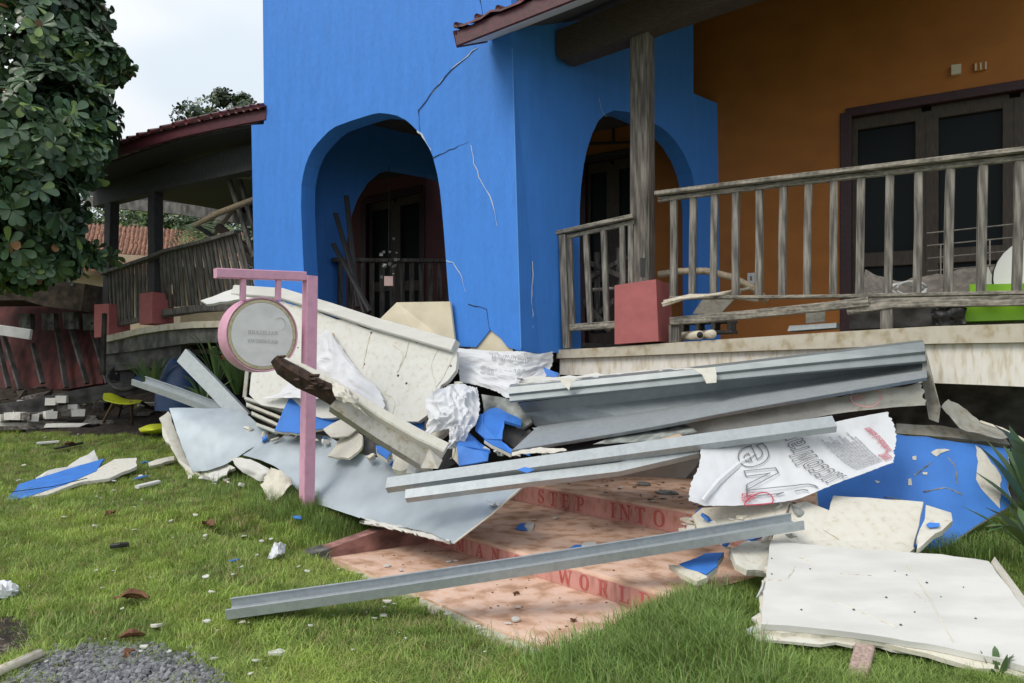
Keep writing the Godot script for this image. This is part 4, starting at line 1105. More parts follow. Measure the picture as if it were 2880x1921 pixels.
func make_left_debris():
	# fallen dark red wall with metal studs
	var w := thing("fallen_red_wall", "collapsed dark red wall with grey metal studs leaning under the tree", "wall", Vector3(-7, 1.1, -12.3))
	put("wall_sheet", patch([[Vector3(-9.272, 2.731, -13), Vector3(-8.175, 2.721, -12.9), Vector3(-7.457, 2.71, -12.8), Vector3(-6.807, 2.7, -12.7)], [Vector3(-9.033, 1.978, -12.7), Vector3(-7.963, 1.973, -12.6), Vector3(-7.262, 1.969, -12.5), Vector3(-6.628, 1.964, -12.4)], [Vector3(-8.794, 1.228, -12.4), Vector3(-7.751, 1.243, -12.3), Vector3(-7.068, 1.245, -12.2), Vector3(-6.424, 1.335, -12.1)]], 20, 12, 0.06, 0.02, 2.0), M.red_wall, w)
	for e in [[Vector3(-8.206, 2.105, -12.4), Vector3(-7.713, 1.232, -12.1)], [Vector3(-7.668, 1.96, -12.3), Vector3(-7.368, 1.335, -12.1)], [Vector3(-7.352, 2.232, -12.4), Vector3(-6.968, 1.267, -12.05)], [Vector3(-7.091, 2.207, -12.35), Vector3(-6.615, 1.335, -12)], [Vector3(-6.719, 2.169, -12.3), Vector3(-6.296, 1.335, -12)], [Vector3(-6.405, 2.302, -12.2), Vector3(-6.13, 1.471, -12)], [Vector3(-8.335, 2.175, -12.4), Vector3(-7.899, 1.266, -12.1)]]:
		put("stud", bar(e[0], e[1], 0.07, 0.05), M.dark_concrete, w)
	for e in [[Vector3(-7.735, 2.315, -12.2), 26], [Vector3(-7.361, 2.315, -12.2), 26], [Vector3(-7.029, 2.336, -12.2), 24], [Vector3(-6.71, 2.315, -12.2), 26]]:
		var c: Vector3 = e[0]
		var br := put("bracket", done(slab([c + Vector3(-0.1, -0.14, 0), c + Vector3(0.09, -0.14, 0), c + Vector3(0.07, 0.13, 0), c + Vector3(-0.12, 0.13, 0)], Vector3(0, 0, -0.12))), M.grey_concrete, w)
		put("bolt_hole", done(slab([c + Vector3(0.02, -0.05, 0.003), c + Vector3(0.06, -0.05, 0.003), c + Vector3(0.06, -0.01, 0.003), c + Vector3(0.02, -0.01, 0.003)], Vector3(0, 0, -0.002))), M.black, br)
	one("broken_slab", "thick brown broken concrete slab lying across the top of the fallen red wall", "concrete slab", bars([Vector3(-8.568, 2.802, -12.2), Vector3(-7.459, 2.816, -12.2), Vector3(-6.982, 2.708, -12.1), Vector3(-6.391, 2.628, -12)], 0.9, 0.42), M.brown_concrete)
	one("concrete_beam", "short grey concrete beam on end of the broken slab beside the porch", "beam", bar(Vector3(-7.234, 2.733, -12.6), Vector3(-6.644, 2.722, -12.5), 0.4, 0.25), M.dark_concrete)
	one("white_plank", "white painted plank sticking in from the left edge", "plank", bar(Vector3(-7.789, 2.158, -11.3), Vector3(-7.012, 2.049, -11.2), 0.05, 0.15), M.soffit)
	one("upright_pipe", "thin grey upright pipe in front of the collapsed porch wing slab", "pipe", tube([Vector3(-5.841, 2.338, -11), Vector3(-5.79, 1.464, -10.9)], 0.035, 8), M.dark_concrete)
	one("garden_kerb", "long dark concrete kerb lying aslant behind the white bricks", "kerb", bars([Vector3(-7.386, 0.895, -10.6), Vector3(-6.735, 1.011, -10.7), Vector3(-5.865, 1.215, -11.1), Vector3(-4.911, 1.39, -11.5)], 0.18, 0.2), M.dark_concrete)
	one("kerb_block", "brown concrete block at the left edge beside the white bricks", "concrete block", bar(Vector3(-7.414, 1.003, -10.9), Vector3(-6.925, 1.043, -11), 0.3, 0.16), M.brown_concrete)
	# toppled white bricks
	var b := thing("toppled_brick_wall", "toppled courses of white bricks scattered at the lawn's far edge", "bricks", Vector3(-6.703, 0.826, -11.37))
	var rows := [[Vector3(-7.006, 0.773, -10.85), Vector3(-6.467, 0.8, -10.92), 4], [Vector3(-6.919, 0.832, -11.02), Vector3(-6.132, 0.893, -11.32), 6], [Vector3(-7.058, 0.883, -11.12), Vector3(-6.231, 0.967, -11.38), 7], [Vector3(-6.885, 0.935, -11.06), Vector3(-6.048, 1.042, -11.43), 7], [Vector3(-6.468, 0.997, -11.07), Vector3(-6.201, 1.026, -11.15), 2], [Vector3(-6.571, 0.777, -10.89), Vector3(-6.035, 0.842, -11.32), 4], [Vector3(-6.249, 0.98, -11.53), Vector3(-5.706, 1.041, -11.68), 4]]
	var bi := 0
	for r in rows:
		for i in r[2]:
			var t: float = (i + 0.5) / r[2]
			var p: Vector3 = r[0].lerp(r[1], t) + Vector3(rng.randf_range(-0.03, 0.03), rng.randf_range(-0.015, 0.02) + 0.1, rng.randf_range(-0.05, 0.05) + 0.4)
			var len: float = r[0].distance_to(r[1]) / r[2] * rng.randf_range(0.75, 0.96)
			var o := put("brick", chunk(bi % 7, Vector3(len, 0.1, 0.18), 0.08), M.brick_grey if bi % 5 == 3 else M.brick_white, b)
			o.transform = Transform3D(Basis(UP, atan2(-(r[1] - r[0]).z, (r[1] - r[0]).x) + rng.randf_range(-0.12, 0.12)).rotated(Vector3(0, 0, 1), rng.randf_range(-0.06, 0.06)), p - b.position)
			bi += 1
	for e in [[Vector3(-6.64, 0.702, -10.38), 0], [Vector3(-6.096, 0.72, -10.55), 1], [Vector3(-5.75, 0.747, -10.79), 2], [Vector3(-6.935, 0.731, -10.65), 3], [Vector3(-6.377, 0.739, -10.72), 4], [Vector3(-5.539, 0.972, -11.75), 5], [Vector3(-5.472, 0.837, -11.41), 6]]:
		var o := put("brick", chunk(e[1] + 20, Vector3(rng.randf_range(0.2, 0.5), 0.05, 0.12), 0.3), M.brick_grey if e[1] % 2 == 0 else M.brick_white, b)
		o.position = e[0] - b.position + UP * 0.05
		o.rotation.y = rng.randf() * 0.8
	# lime chair with wooden legs, and its twin's seat
	var ch := thing("green_chair", "lime green moulded chair on splayed wooden legs on the far lawn", "chair", Vector3(-5.558, 0.77, -11.01))
	put("seat_shell", patch([[Vector3(-5.797, 1.199, -10.95), Vector3(-5.7, 1.198, -11), Vector3(-5.499, 1.117, -11), Vector3(-5.257, 1.106, -10.95)], [Vector3(-5.702, 1.148, -10.75), Vector3(-5.518, 1.119, -10.7), Vector3(-5.336, 1.089, -10.7), Vector3(-5.179, 1.098, -10.8)], [Vector3(-5.598, 1.122, -10.6), Vector3(-5.39, 1.083, -10.5), Vector3(-5.212, 1.071, -10.5), Vector3(-5.107, 1.092, -10.6)]], 20, 12, 0.015), M.chair_green, ch)
	for l in [[Vector3(-5.466, 1.092, -10.6), Vector3(-5.737, 0.747, -10.79)], [Vector3(-5.226, 1.092, -10.6), Vector3(-5.334, 0.755, -10.86)], [Vector3(-5.51, 1.083, -10.9), Vector3(-5.792, 0.826, -11.37)], [Vector3(-5.276, 1.095, -10.9), Vector3(-5.265, 0.895, -11.56)]]:
		put("leg", tube([l[0], l[1]], 0.02, 8, [1.1, 0.7]), M.chair_wood, ch)
	put("leg_brace", tube([Vector3(-5.466, 1.042, -10.65), Vector3(-5.444, 0.989, -10.8), Vector3(-5.262, 1.042, -10.65)], 0.008, 6), M.black, ch)
	one("upturned_chair", "lime green chair lying seat up in the grass beside the bent metal sheet", "chair", patch([[Vector3(-4.837, 0.76, -10.01), Vector3(-4.676, 0.817, -9.99), Vector3(-4.585, 0.812, -10.29)], [Vector3(-4.799, 0.717, -9.98), Vector3(-4.488, 0.761, -9.65), Vector3(-4.415, 0.753, -9.95)], [Vector3(-4.876, 0.68, -10.19), Vector3(-4.676, 0.688, -10.08), Vector3(-4.559, 0.687, -10.25)]], 14, 8, 0.012), M.chair_green)
	# barrel, wheel, planks in the bed
	one("blue_barrel", "dark blue plastic barrel standing behind the metal channels", "barrel", lathe(PackedVector2Array([Vector2(0.0, 0.62), Vector2(0.12, 0.6), Vector2(0.2, 0.52), Vector2(0.25, 0.4), Vector2(0.28, 0.25), Vector2(0.3, 0.1), Vector2(0.3, -0.1), Vector2(0.0, -0.1)]), Vector3(-4.58, 1.074, -10.6), UP, 28), M.barrel_blue)
	var wh := thing("round_hoop", "dark ring shaped hoop lying in the bed beside the barrel", "hoop", Vector3(-5.607, 1.434, -11.2))
	put("hoop", done(sweep(circle(Vector3(-5.607, 1.453, -11.2), Vector3(0.3, 0.7, 1), 0.24, 28), ring2(0.03, 8), UP, true, start(true))), M.dark_concrete, wh)
	put("hub", chunk(4, Vector3(0.2, 0.2, 0.1), 0.3), M.dark_wood, wh).position = Vector3(0, 0, -0.05)
	one("tin_lid", "tilted grey metal lid beside the dark hoop in the bed", "lid", lathe(PackedVector2Array([Vector2(0.0, 0.03), Vector2(0.2, 0.02), Vector2(0.24, 0.0), Vector2(0.0, -0.01)]), Vector3(-5.228, 1.477, -11), Vector3(-0.5, 0.8, 0.6), 24), M.barrel_blue)
	one("splintered_post", "splintered pale timber standing in the bed under the wing slab", "timber", bar(Vector3(-4.476, 1.852, -10.6), Vector3(-4.209, 1.52, -10.4), 0.06, 0.06), M.pale_pole)
	one("rubble_lintel", "broken brown lintel under the porch wing, above the plants", "lintel", bar(Vector3(-5.033, 1.797, -10.9), Vector3(-3.555, 1.76, -10.2), 0.14, 0.06), M.brown_concrete)
	var lumps := []
	for i in 26:
		var u := rng.randf_range(-9.3, -3.6)
		var d := rng.randf_range(10.4, 12.2)
		var o := put("rubble_stone", chunk(i % 9, Vector3(rng.randf_range(0.12, 0.35), rng.randf_range(0.06, 0.16), rng.randf_range(0.12, 0.3)), 0.4), M.brown_concrete if i % 3 else M.brick_grey)
		o.position = on_ground(u, d, 0.05)
		o.rotation = Vector3(rng.randf_range(-0.3, 0.3), rng.randf() * TAU, rng.randf_range(-0.3, 0.3))
		lumps.append(o)
	lumps.sort_custom(func(a, b): return a.position.x / -a.position.z < b.position.x / -b.position.z)
	var tens := ["first", "second", "third", "fourth", "fifth", "sixth", "seventh", "eighth", "ninth", "tenth", "eleventh", "twelfth", "thirteenth"]
	for i in lumps.size():
		tag(lumps[i], "%s dark rubble lump from the %s in the soil bed under the porch wing" % [tens[i] if i < 13 else tens[25 - i], "left" if i < 13 else "right"], "rubble", "rubble lumps in the soil bed")

func make_sign():
	var base := Vector3(-1.832, 0.276, -6.93)
	var s := thing("hanging_sign", "pink post with an arm carrying a round faded shop sign", "sign", base)
	var top := Vector3(-1.827, 2.323, -6.93)
	var left := Vector3(-2.474, 2.283, -6.38)
	var fwd := Vector3(0.656, 0, 0.755)
	var right := Vector3(0.755, 0, -0.656)
	put("post", bar(base - UP * 0.2, top + UP * 0.008, 0.105, 0.105, fwd), M.sign_pink, s)
	put("arm", bar(top + right * 0.05 + UP * 0.0 - right * 0.104, left, 0.085, 0.08), M.sign_pink, s)
	var c := Vector3(-2.151, 1.785, -6.64)
	for t in [[Vector3(-2.294, 2.255, -6.53), Vector3(-2.294, 2.068, -6.53)], [Vector3(-2.054, 2.273, -6.73), Vector3(-2.055, 2.089, -6.73)]]:
		put("hanger", bar(t[0] + UP * 0.0, t[1], 0.045, 0.045, fwd), M.sign_pink, s)
	var ro := 0.325
	put("drum", lathe(PackedVector2Array([Vector2(0.0, -0.18), Vector2(ro, -0.18), Vector2(ro, -0.01), Vector2(ro - 0.006, 0.0), Vector2(ro - 0.014, -0.004), Vector2(ro - 0.016, -0.02), Vector2(0.0, -0.02)]), c, fwd, 56), M.sign_pink, s)
	put("inner_ring", lathe(PackedVector2Array([Vector2(ro - 0.018, -0.019), Vector2(ro - 0.022, -0.008), Vector2(ro - 0.045, -0.006), Vector2(ro - 0.05, -0.014)]), c, fwd, 56), M.sign_cream, s)
	var face := put("face", lathe(PackedVector2Array([Vector2(ro - 0.046, -0.018), Vector2(ro - 0.05, -0.005), Vector2(0.0, -0.003)]), c, fwd, 56), M.sign_face, s)
	for w in [["BRAZILIAN", -0.125, 0.0], ["SWIMWEAR", -0.128, -0.075]]:
		var o := put("lettering", letters(w[0], 0.042), M.sign_ink, face)
		var arr := o.mesh.get_aabb()
		var k := 0.27 / arr.size.x
		o.transform = Transform3D(Basis(right * k, UP * k, fwd), c + fwd * 0.0005 + right * -0.135 + UP * w[2] - s.position - face.position)
	put("scuff", done(sweep(circle(c + right * 0.15 + UP * 0.1 + fwd * 0.0, fwd, 0.055, 16).slice(2, 12), rect(0.006, 0.002, 0.0005), UP)), M.sign_ink, face)


func piece(called: String, label: String, category: String, poly: Array, t: float, face: String, core := "", rag := 0.0, group := "", keep := []) -> Node3D:
	# a broken board: a painted or bare face on a pale core
	var p := ragged(poly, 0.07, rag, keep) if rag > 0.0 else poly
	if core == "":
		return one(called, label, category, board(p, t), M[face], group)
	var c := Vector3.ZERO
	for a in p:
		c += a / p.size()
	var o := thing(called, label, category, c)
	var n := newell(p)
	if n.z < 0.0 or (absf(n.z) < 0.05 and n.y < 0.0):
		n = -n
	var q := []
	for a in p:
		q.append(a - n * 0.009 + (a - c) * 0.012)
	put("face", board(p, 0.008), M[face], o)
	put("core", board(q, t), M[core], o)
	return o

func dots(parent: Node3D, pts: Array, r: float, mat: String, normal: Vector3):     # nail heads and punctures
	for p in pts:
		put("nail_hole", done(slab(circle(p, normal, r * rng.randf_range(0.6, 1.2), 6).slice(0, 6), normal * 0.003)), M[mat], parent)

func groove(parent: Node3D, pts: Array, w: float, mat: String, normal: Vector3, called := "crease"):
	var p := []
	for i in 14:
		p.append(spline(pts, i / 13.0) + Vector3(rng.randf_range(-1, 1), rng.randf_range(-1, 1), 0) * 0.004)
	var sc := []
	for i in 14:
		sc.append(rng.randf_range(0.3, 1.1))
	put(called, done(sweep(p, rect(w, 0.006, 0.001), normal, true, null, sc)), M[mat], parent)

func make_boards():
	# the big stucco panel that leans against the tower
	var p := thing("fallen_wall_panel", "large white cracked stucco panel leaning across the foot of the blue arch", "wall panel", Vector3(-1.593, 1.105, -7.52))
	var poly := ragged([Vector3(-2.841, 2.229, -8.574), Vector3(-2.522, 2.265, -8.447), Vector3(-1.905, 2.052, -8.078), Vector3(-1.392, 1.9, -7.782), Vector3(-0.917, 1.772, -7.514), Vector3(-0.527, 1.67, -7.294), Vector3(-0.528, 1.483, -7.212), Vector3(-0.666, 1.341, -7.211), Vector3(-0.767, 1.08, -7.141), Vector3(-0.869, 1.007, -7.154), Vector3(-1.109, 1.025, -7.269), Vector3(-1.313, 1.069, -7.38), Vector3(-1.772, 1.019, -7.562), Vector3(-2.591, 1.132, -7.977), Vector3(-2.761, 1.242, -8.102), Vector3(-2.767, 1.636, -8.279)], 0.09, 0.018)
	var pn := newell(poly)
	if pn.z < 0:
		pn = -pn
	put("stucco_face", board(poly, 0.05), M.plaster, p)
	put("edge_strip", done(sweep([Vector3(-3.154, 2.403, -8.732), Vector3(-2.525, 2.333, -8.455), Vector3(-1.909, 2.136, -8.094), Vector3(-1.369, 1.952, -7.771), Vector3(-0.917, 1.818, -7.511), Vector3(-0.535, 1.703, -7.289)], rect(0.12, 0.1, 0.012), Vector3(-0.3, 0.3, 1))), M.foam_clean, p)
	for g in [[Vector3(-1.436, 1.865, -7.782), Vector3(-1.459, 1.708, -7.723), Vector3(-1.486, 1.51, -7.648)], [Vector3(-0.713, 1.694, -7.385), Vector3(-0.77, 1.526, -7.336), Vector3(-0.718, 1.361, -7.239)], [Vector3(-1.016, 1.765, -7.551), Vector3(-1.042, 1.614, -7.496), Vector3(-1.112, 1.465, -7.461)], [Vector3(-0.547, 1.649, -7.291), Vector3(-0.636, 1.443, -7.239), Vector3(-0.716, 1.32, -7.221)], [Vector3(-1.189, 1.747, -7.62), Vector3(-1.067, 1.649, -7.522), Vector3(-1.09, 1.529, -7.479)], [Vector3(-1.241, 1.276, -7.435), Vector3(-1.122, 1.195, -7.346), Vector3(-1.132, 1.053, -7.288)]]:
		groove(p, g, 0.012, "foam_edge" if rng.randf() < 0.5 else "wrap_dirty", pn, "crack")
	dots(p, [Vector3(-1.427, 1.869, -7.782), Vector3(-0.93, 1.763, -7.513), Vector3(-1.471, 1.549, -7.66), Vector3(-1.101, 1.435, -7.444), Vector3(-2.252, 1.731, -8.089), Vector3(-0.576, 1.525, -7.25), Vector3(-1.01, 1.36, -7.371), Vector3(-1.981, 1.491, -7.861)], 0.012, "black", pn)
	put("rust_patch", done(slab(ragged([Vector3(-1.92, 1.864, -7.997), Vector3(-1.851, 1.88, -7.973), Vector3(-1.816, 1.76, -7.904), Vector3(-1.833, 1.579, -7.832), Vector3(-1.888, 1.625, -7.877)], 0.03, 0.01), pn * 0.004)), M.tan_board, p)
	# crumpled paper over that panel
	one("torn_paper", "crumpled white building paper hanging on the leaning stucco panel behind the sign post", "building paper", patch([[Vector3(-1.996, 1.877, -7.994), Vector3(-1.886, 1.904, -7.909), Vector3(-1.78, 1.757, -7.845)], [Vector3(-2.136, 1.581, -7.938), Vector3(-1.803, 1.621, -7.759), Vector3(-1.482, 1.445, -7.585)], [Vector3(-2.389, 1.268, -7.901), Vector3(-1.737, 1.359, -7.579), Vector3(-1.231, 1.256, -7.378)], [Vector3(-2.629, 1.2, -7.954), Vector3(-1.75, 1.191, -7.463), Vector3(-1.185, 1.035, -7.237)]], 36, 36, 0.002, -0.045, 2.2, 0.06, 3), M.wrap)
	piece("cream_wall_board", "cream fibre board leaning in the right corner of the blue arch", "board", [Vector3(-1.409, 2.002, -8.023), Vector3(-1.194, 2.195, -7.945), Vector3(-0.616, 2.17, -7.61), Vector3(-0.556, 1.702, -7.575), Vector3(-0.947, 1.815, -7.756)], 0.03, "cream_board")
	piece("bared_board", "cream board bared by the triangular break in the stucco at the tower corner", "board", [Vector3(-0.41, 1.651, -7.584), Vector3(-0.411, 1.96, -7.584), Vector3(-0.015, 1.944, -7.355), Vector3(0.01, 1.642, -7.34)], 0.03, "cream_board")
	piece("roof_edge_board", "white pointed board lying on top of the leaning panel left of the arch", "board", [Vector3(-3.536, 2.291, -8.7), Vector3(-3.137, 2.446, -8.75), Vector3(-2.618, 2.408, -8.6), Vector3(-2.548, 2.309, -8.5), Vector3(-3.105, 2.29, -8.6), Vector3(-3.422, 2.241, -8.6)], 0.03, "foam_clean", "", 0.012)
	# blue board under the post
	piece("blue_wall_board", "broken blue board lying behind the sign post", "board", [Vector3(-2.313, 0.902, -7.526), Vector3(-2.264, 1.246, -7.9), Vector3(-2.032, 1.246, -7.899), Vector3(-1.648, 1.063, -7.7), Vector3(-1.697, 0.982, -7.611), Vector3(-1.822, 0.922, -7.546), Vector3(-2.092, 0.875, -7.496)], 0.022, "blue_board", "foam", 0.008)
	piece("foam_board", "cream foam board with torn edges under the rust ended channel", "board", [Vector3(-1.715, 0.69, -7.2), Vector3(-1.645, 0.853, -7.5), Vector3(-1.557, 0.953, -7.6), Vector3(-1.412, 0.868, -7.3), Vector3(-1.389, 0.763, -7.1), Vector3(-1.478, 0.686, -7)], 0.022, "foam_edge", "", 0.015)
	piece("foam_strip", "white foam strip between the blue board and the bent sheet", "board", [Vector3(-1.808, 0.923, -7.4), Vector3(-1.588, 1.043, -7.5), Vector3(-1.42, 0.964, -7.4), Vector3(-1.544, 0.868, -7.3), Vector3(-1.708, 0.856, -7.3)], 0.017, "foam", "", 0.012)
	for e in [[Vector3(-2.888, 1.204, -8.35), Vector3(-2.392, 1.064, -8.1), "topmost white splintered board of the stack left of the blue board"], [Vector3(-2.838, 1.142, -8.25), Vector3(-2.379, 0.996, -8), "second splintered white board from the top, left of the blue board"], [Vector3(-2.747, 1.053, -8.15), Vector3(-2.369, 0.938, -7.85), "third splintered white board from the top, left of the blue board"], [Vector3(-2.64, 0.942, -8), Vector3(-2.34, 0.882, -7.7), "lowest splintered white board of the stack left of the blue board"]]:
		var side := Vector3(0.05, 0.02, 0.16)
		one("splintered_board", e[2], "board", done(slab(ragged([e[0] - side, e[1] - side * 0.8, e[1] + side, e[0] + side * 0.7], 0.06, 0.012), -UP * 0.03)), M.foam if rng.randf() < 0.5 else M.foam_clean)
	for e in [[Vector3(-2.886, 1.497, -8.4), Vector3(-2.875, 1.205, -8.3), 0], [Vector3(-2.82, 1.506, -8.4), Vector3(-2.8, 1.224, -8.3), 1], [Vector3(-2.744, 1.516, -8.4), Vector3(-2.735, 1.224, -8.3), 2]]:
		one("corner_trim", ["pale upright metal trim at the left end of the leaning panel", "middle of three upright trims left of the panel", "rightmost upright trim beside the leaning panel"][e[2]], "trim", bar(e[0], e[1], 0.045, 0.03), M.galv_old if e[2] != 1 else M.galv_dark)
	piece("blue_scrap", "small blue board scrap under the leaning panel's lower right edge", "board", [Vector3(-1.034, 1.009, -7.35), Vector3(-0.813, 1.052, -7.3), Vector3(-0.825, 0.895, -7.2), Vector3(-0.866, 0.863, -7.2)], 0.03, "blue_board", "foam", 0.008)
	piece("blue_scrap", "blue board scrap below the galvanised channel in the middle of the heap", "board", [Vector3(-1.231, 0.803, -7), Vector3(-1.039, 0.789, -6.9), Vector3(-1.08, 0.709, -6.7), Vector3(-1.184, 0.76, -6.8)], 0.03, "blue_board", "foam", 0.008)
	piece("rusty_foam_lump", "rust stained foam lump standing on the bent sheet beside the channel", "foam lump", [Vector3(-1.046, 0.757, -6.75), Vector3(-0.997, 0.79, -6.8), Vector3(-0.8, 0.764, -6.6), Vector3(-0.795, 0.701, -6.5), Vector3(-0.933, 0.628, -6.5), Vector3(-1.022, 0.642, -6.6)], 0.08, "foam_edge", "", 0.02)
	piece("foam_splinter", "upright pale foam splinter beside the rusty lump", "foam lump", [Vector3(-0.876, 0.629, -6.4), Vector3(-0.825, 0.781, -6.5), Vector3(-0.781, 0.762, -6.5), Vector3(-0.797, 0.625, -6.35)], 0.03, "foam_clean", "", 0.01)
	# broken blue foam box
	var b := thing("blue_broken_box", "broken blue painted foam box in the middle of the heap", "foam box", Vector3(-0.322, 0.719, -6.4))
	put("side_face", board(ragged([Vector3(-0.449, 0.863, -6.3), Vector3(-0.318, 0.846, -6.25), Vector3(-0.188, 0.811, -6.25), Vector3(-0.194, 0.75, -6.2), Vector3(-0.427, 0.709, -6.2)], 0.06, 0.004), 0.02), M.blue_board, b)
	put("top_face", board(ragged([Vector3(-0.45, 0.865, -6.32), Vector3(-0.434, 0.982, -6.9), Vector3(-0.311, 0.878, -6.7), Vector3(-0.175, 0.814, -6.3), Vector3(-0.32, 0.847, -6.28)], 0.06, 0.006), 0.02), M.blue_board, b)
	put("left_core", board([Vector3(-0.447, 0.853, -6.33), Vector3(-0.43, 0.707, -6.25), Vector3(-0.503, 0.744, -6.5), Vector3(-0.503, 0.845, -6.6)], 0.02), M.foam_edge, b)
	put("hollow", board([Vector3(-0.651, 0.697, -6.6), Vector3(-0.5, 0.866, -6.8), Vector3(-0.451, 0.708, -6.5), Vector3(-0.595, 0.629, -6.4)], 0.02), M.black_void, b)  # near black panel, its colour standing for the shade inside the box
	var b2 := thing("blue_corner_block", "bent blue corner block of stucco with a dark panel as shade under its arm", "foam block", Vector3(-0.174, 0.904, -6.8))
	put("left_face", board([Vector3(-0.317, 1.087, -6.9), Vector3(-0.261, 1.093, -6.85), Vector3(-0.236, 0.897, -6.6), Vector3(-0.319, 0.957, -6.7)], 0.02), M.blue_board, b2)
	put("front_face", board(ragged([Vector3(-0.261, 1.092, -6.86), Vector3(-0.203, 1.133, -7), Vector3(-0.145, 1.143, -7.05), Vector3(0.08, 1.044, -6.9), Vector3(0.079, 0.992, -6.8), Vector3(-0.067, 1.037, -6.75), Vector3(-0.083, 0.893, -6.55), Vector3(-0.236, 0.893, -6.6)], 0.06, 0.005), 0.025), M.blue_board, b2)
	put("hollow", board([Vector3(-0.097, 0.885, -6.75), Vector3(-0.076, 1.036, -6.9), Vector3(0.097, 0.976, -7), Vector3(0.134, 0.897, -6.9), Vector3(0.036, 0.799, -6.7)], 0.02), M.dark_concrete, b2)  # dark panel whose colour stands for the shade under the arm
	piece("blue_splinter", "thin blue splinter slanting behind the broken blue box", "board", [Vector3(-0.232, 0.897, -6.5), Vector3(-0.093, 0.882, -6.5), Vector3(0.016, 0.821, -6.3), Vector3(-0.012, 0.8, -6.3), Vector3(-0.164, 0.862, -6.4)], 0.03, "blue_board", "foam", 0.006)
	piece("whitewashed_slab", "greyish whitewashed slab standing behind the blue corner block", "slab", [Vector3(-0.285, 1.261, -7.15), Vector3(-0.038, 1.218, -7.1), Vector3(0.082, 1.179, -7.05), Vector3(0.182, 1.018, -6.95), Vector3(0.095, 0.955, -6.9), Vector3(-0.259, 1.047, -7)], 0.04, "wash_grey", "", 0.015)
	piece("blue_wedge", "blue wedge peeking out at the left end of the porch slab", "board", [Vector3(0.241, 1.435, -7.3), Vector3(0.268, 1.526, -7.35), Vector3(0.434, 1.459, -7.2), Vector3(0.425, 1.418, -7.2)], 0.03, "blue_board", "foam", 0.004)
	# right: the blue board and the white boards on the grass
	var br := piece("large_blue_board", "large scratched blue wall board propped against the porch at the right", "wall board", [Vector3(2.264, 0.743, -5.718), Vector3(2.852, 0.992, -5.723), Vector3(3.097, 0.963, -5.644), Vector3(3.342, 0.935, -5.567), Vector3(3.532, 0.906, -5.502), Vector3(3.397, 0.53, -5.307), Vector3(3.218, 0.438, -5.296), Vector3(2.98, 0.284, -5.261), Vector3(2.762, 0.235, -5.286), Vector3(2.476, 0.354, -5.429), Vector3(2.205, 0.495, -5.582)], 0.05, "blue_board", "foam", 0.012)
	var bn := (Vector3(2.868, 0.689, -5.523) - Vector3(2.873, 0.687, -5.533)).normalized()
	for q in [[Vector3(3.329, 0.926, -5.561), Vector3(3.356, 0.903, -5.54), Vector3(3.386, 0.811, -5.477), Vector3(3.417, 0.726, -5.418), Vector3(3.381, 0.62, -5.362), Vector3(3.336, 0.515, -5.31), Vector3(3.302, 0.573, -5.353), Vector3(3.263, 0.649, -5.409), Vector3(3.256, 0.699, -5.441), Vector3(3.309, 0.815, -5.498)], [Vector3(3.031, 0.872, -5.602), Vector3(3.074, 0.894, -5.605), Vector3(3.161, 0.89, -5.581), Vector3(3.093, 0.868, -5.584), Vector3(3.058, 0.843, -5.578), Vector3(3.042, 0.855, -5.589)], [Vector3(2.83, 0.687, -5.539), Vector3(2.851, 0.693, -5.538), Vector3(2.843, 0.647, -5.512), Vector3(2.818, 0.646, -5.518)], [Vector3(2.901, 0.84, -5.615), Vector3(2.931, 0.846, -5.611), Vector3(2.922, 0.817, -5.596), Vector3(2.899, 0.816, -5.601)], [Vector3(2.936, 0.736, -5.543), Vector3(2.969, 0.736, -5.535), Vector3(2.958, 0.719, -5.527), Vector3(2.934, 0.721, -5.534)], [Vector3(2.612, 0.674, -5.586), Vector3(2.648, 0.664, -5.571), Vector3(2.622, 0.652, -5.57)]]:
		put("bare_patch", done(slab(ragged(q, 0.04, 0.008), bn * 0.002)), M.foam, br)
	for g in [[Vector3(3.128, 0.839, -5.559), Vector3(3.153, 0.782, -5.518), Vector3(3.131, 0.667, -5.454)], [Vector3(2.879, 0.711, -5.543), Vector3(3.019, 0.807, -5.567)], [Vector3(2.901, 0.604, -5.472), Vector3(3.046, 0.636, -5.456), Vector3(3.14, 0.598, -5.409)], [Vector3(2.644, 0.567, -5.514), Vector3(2.774, 0.544, -5.467)]]:
		groove(br, g, 0.012, "wash_grey", bn, "scratch")
	one("grey_gutter_board", "grey weathered board lying along the top edge of the large blue board", "board", done(slab(ragged([Vector3(2.885, 1.068, -5.8), Vector3(3.19, 1.055, -5.75), Vector3(3.388, 1.02, -5.65), Vector3(3.534, 0.986, -5.55), Vector3(3.543, 0.934, -5.5), Vector3(3.231, 0.973, -5.6), Vector3(2.858, 0.997, -5.75)], 0.06, 0.005), Vector3(0, -0.03, -0.05))), M.galv_old)
	one("bent_gutter", "bent grey strip of flashing in front of the dark gap under the slab", "flashing", patch([[Vector3(3.248, 1.246, -5.75), Vector3(3.343, 1.183, -5.7), Vector3(3.408, 1.08, -5.6), Vector3(3.577, 1.011, -5.5)], [Vector3(3.159, 1.223, -5.65), Vector3(3.235, 1.133, -5.6), Vector3(3.314, 1.058, -5.55), Vector3(3.519, 0.99, -5.45)], [Vector3(3.108, 1.193, -5.6), Vector3(3.174, 1.089, -5.55), Vector3(3.228, 1.039, -5.5), Vector3(3.451, 0.978, -5.45)]], 16, 6, 0.003, 0.02, 6.0), M.galv_old)
	one("cream_cable", "cream cable running down into the plants at the right edge", "cable", tube([Vector3(3.332, 1.098, -5.5), Vector3(3.422, 1.052, -5.4), Vector3(3.476, 0.999, -5.3), Vector3(3.64, 0.875, -5.2)], 0.012, 6), M.pvc)
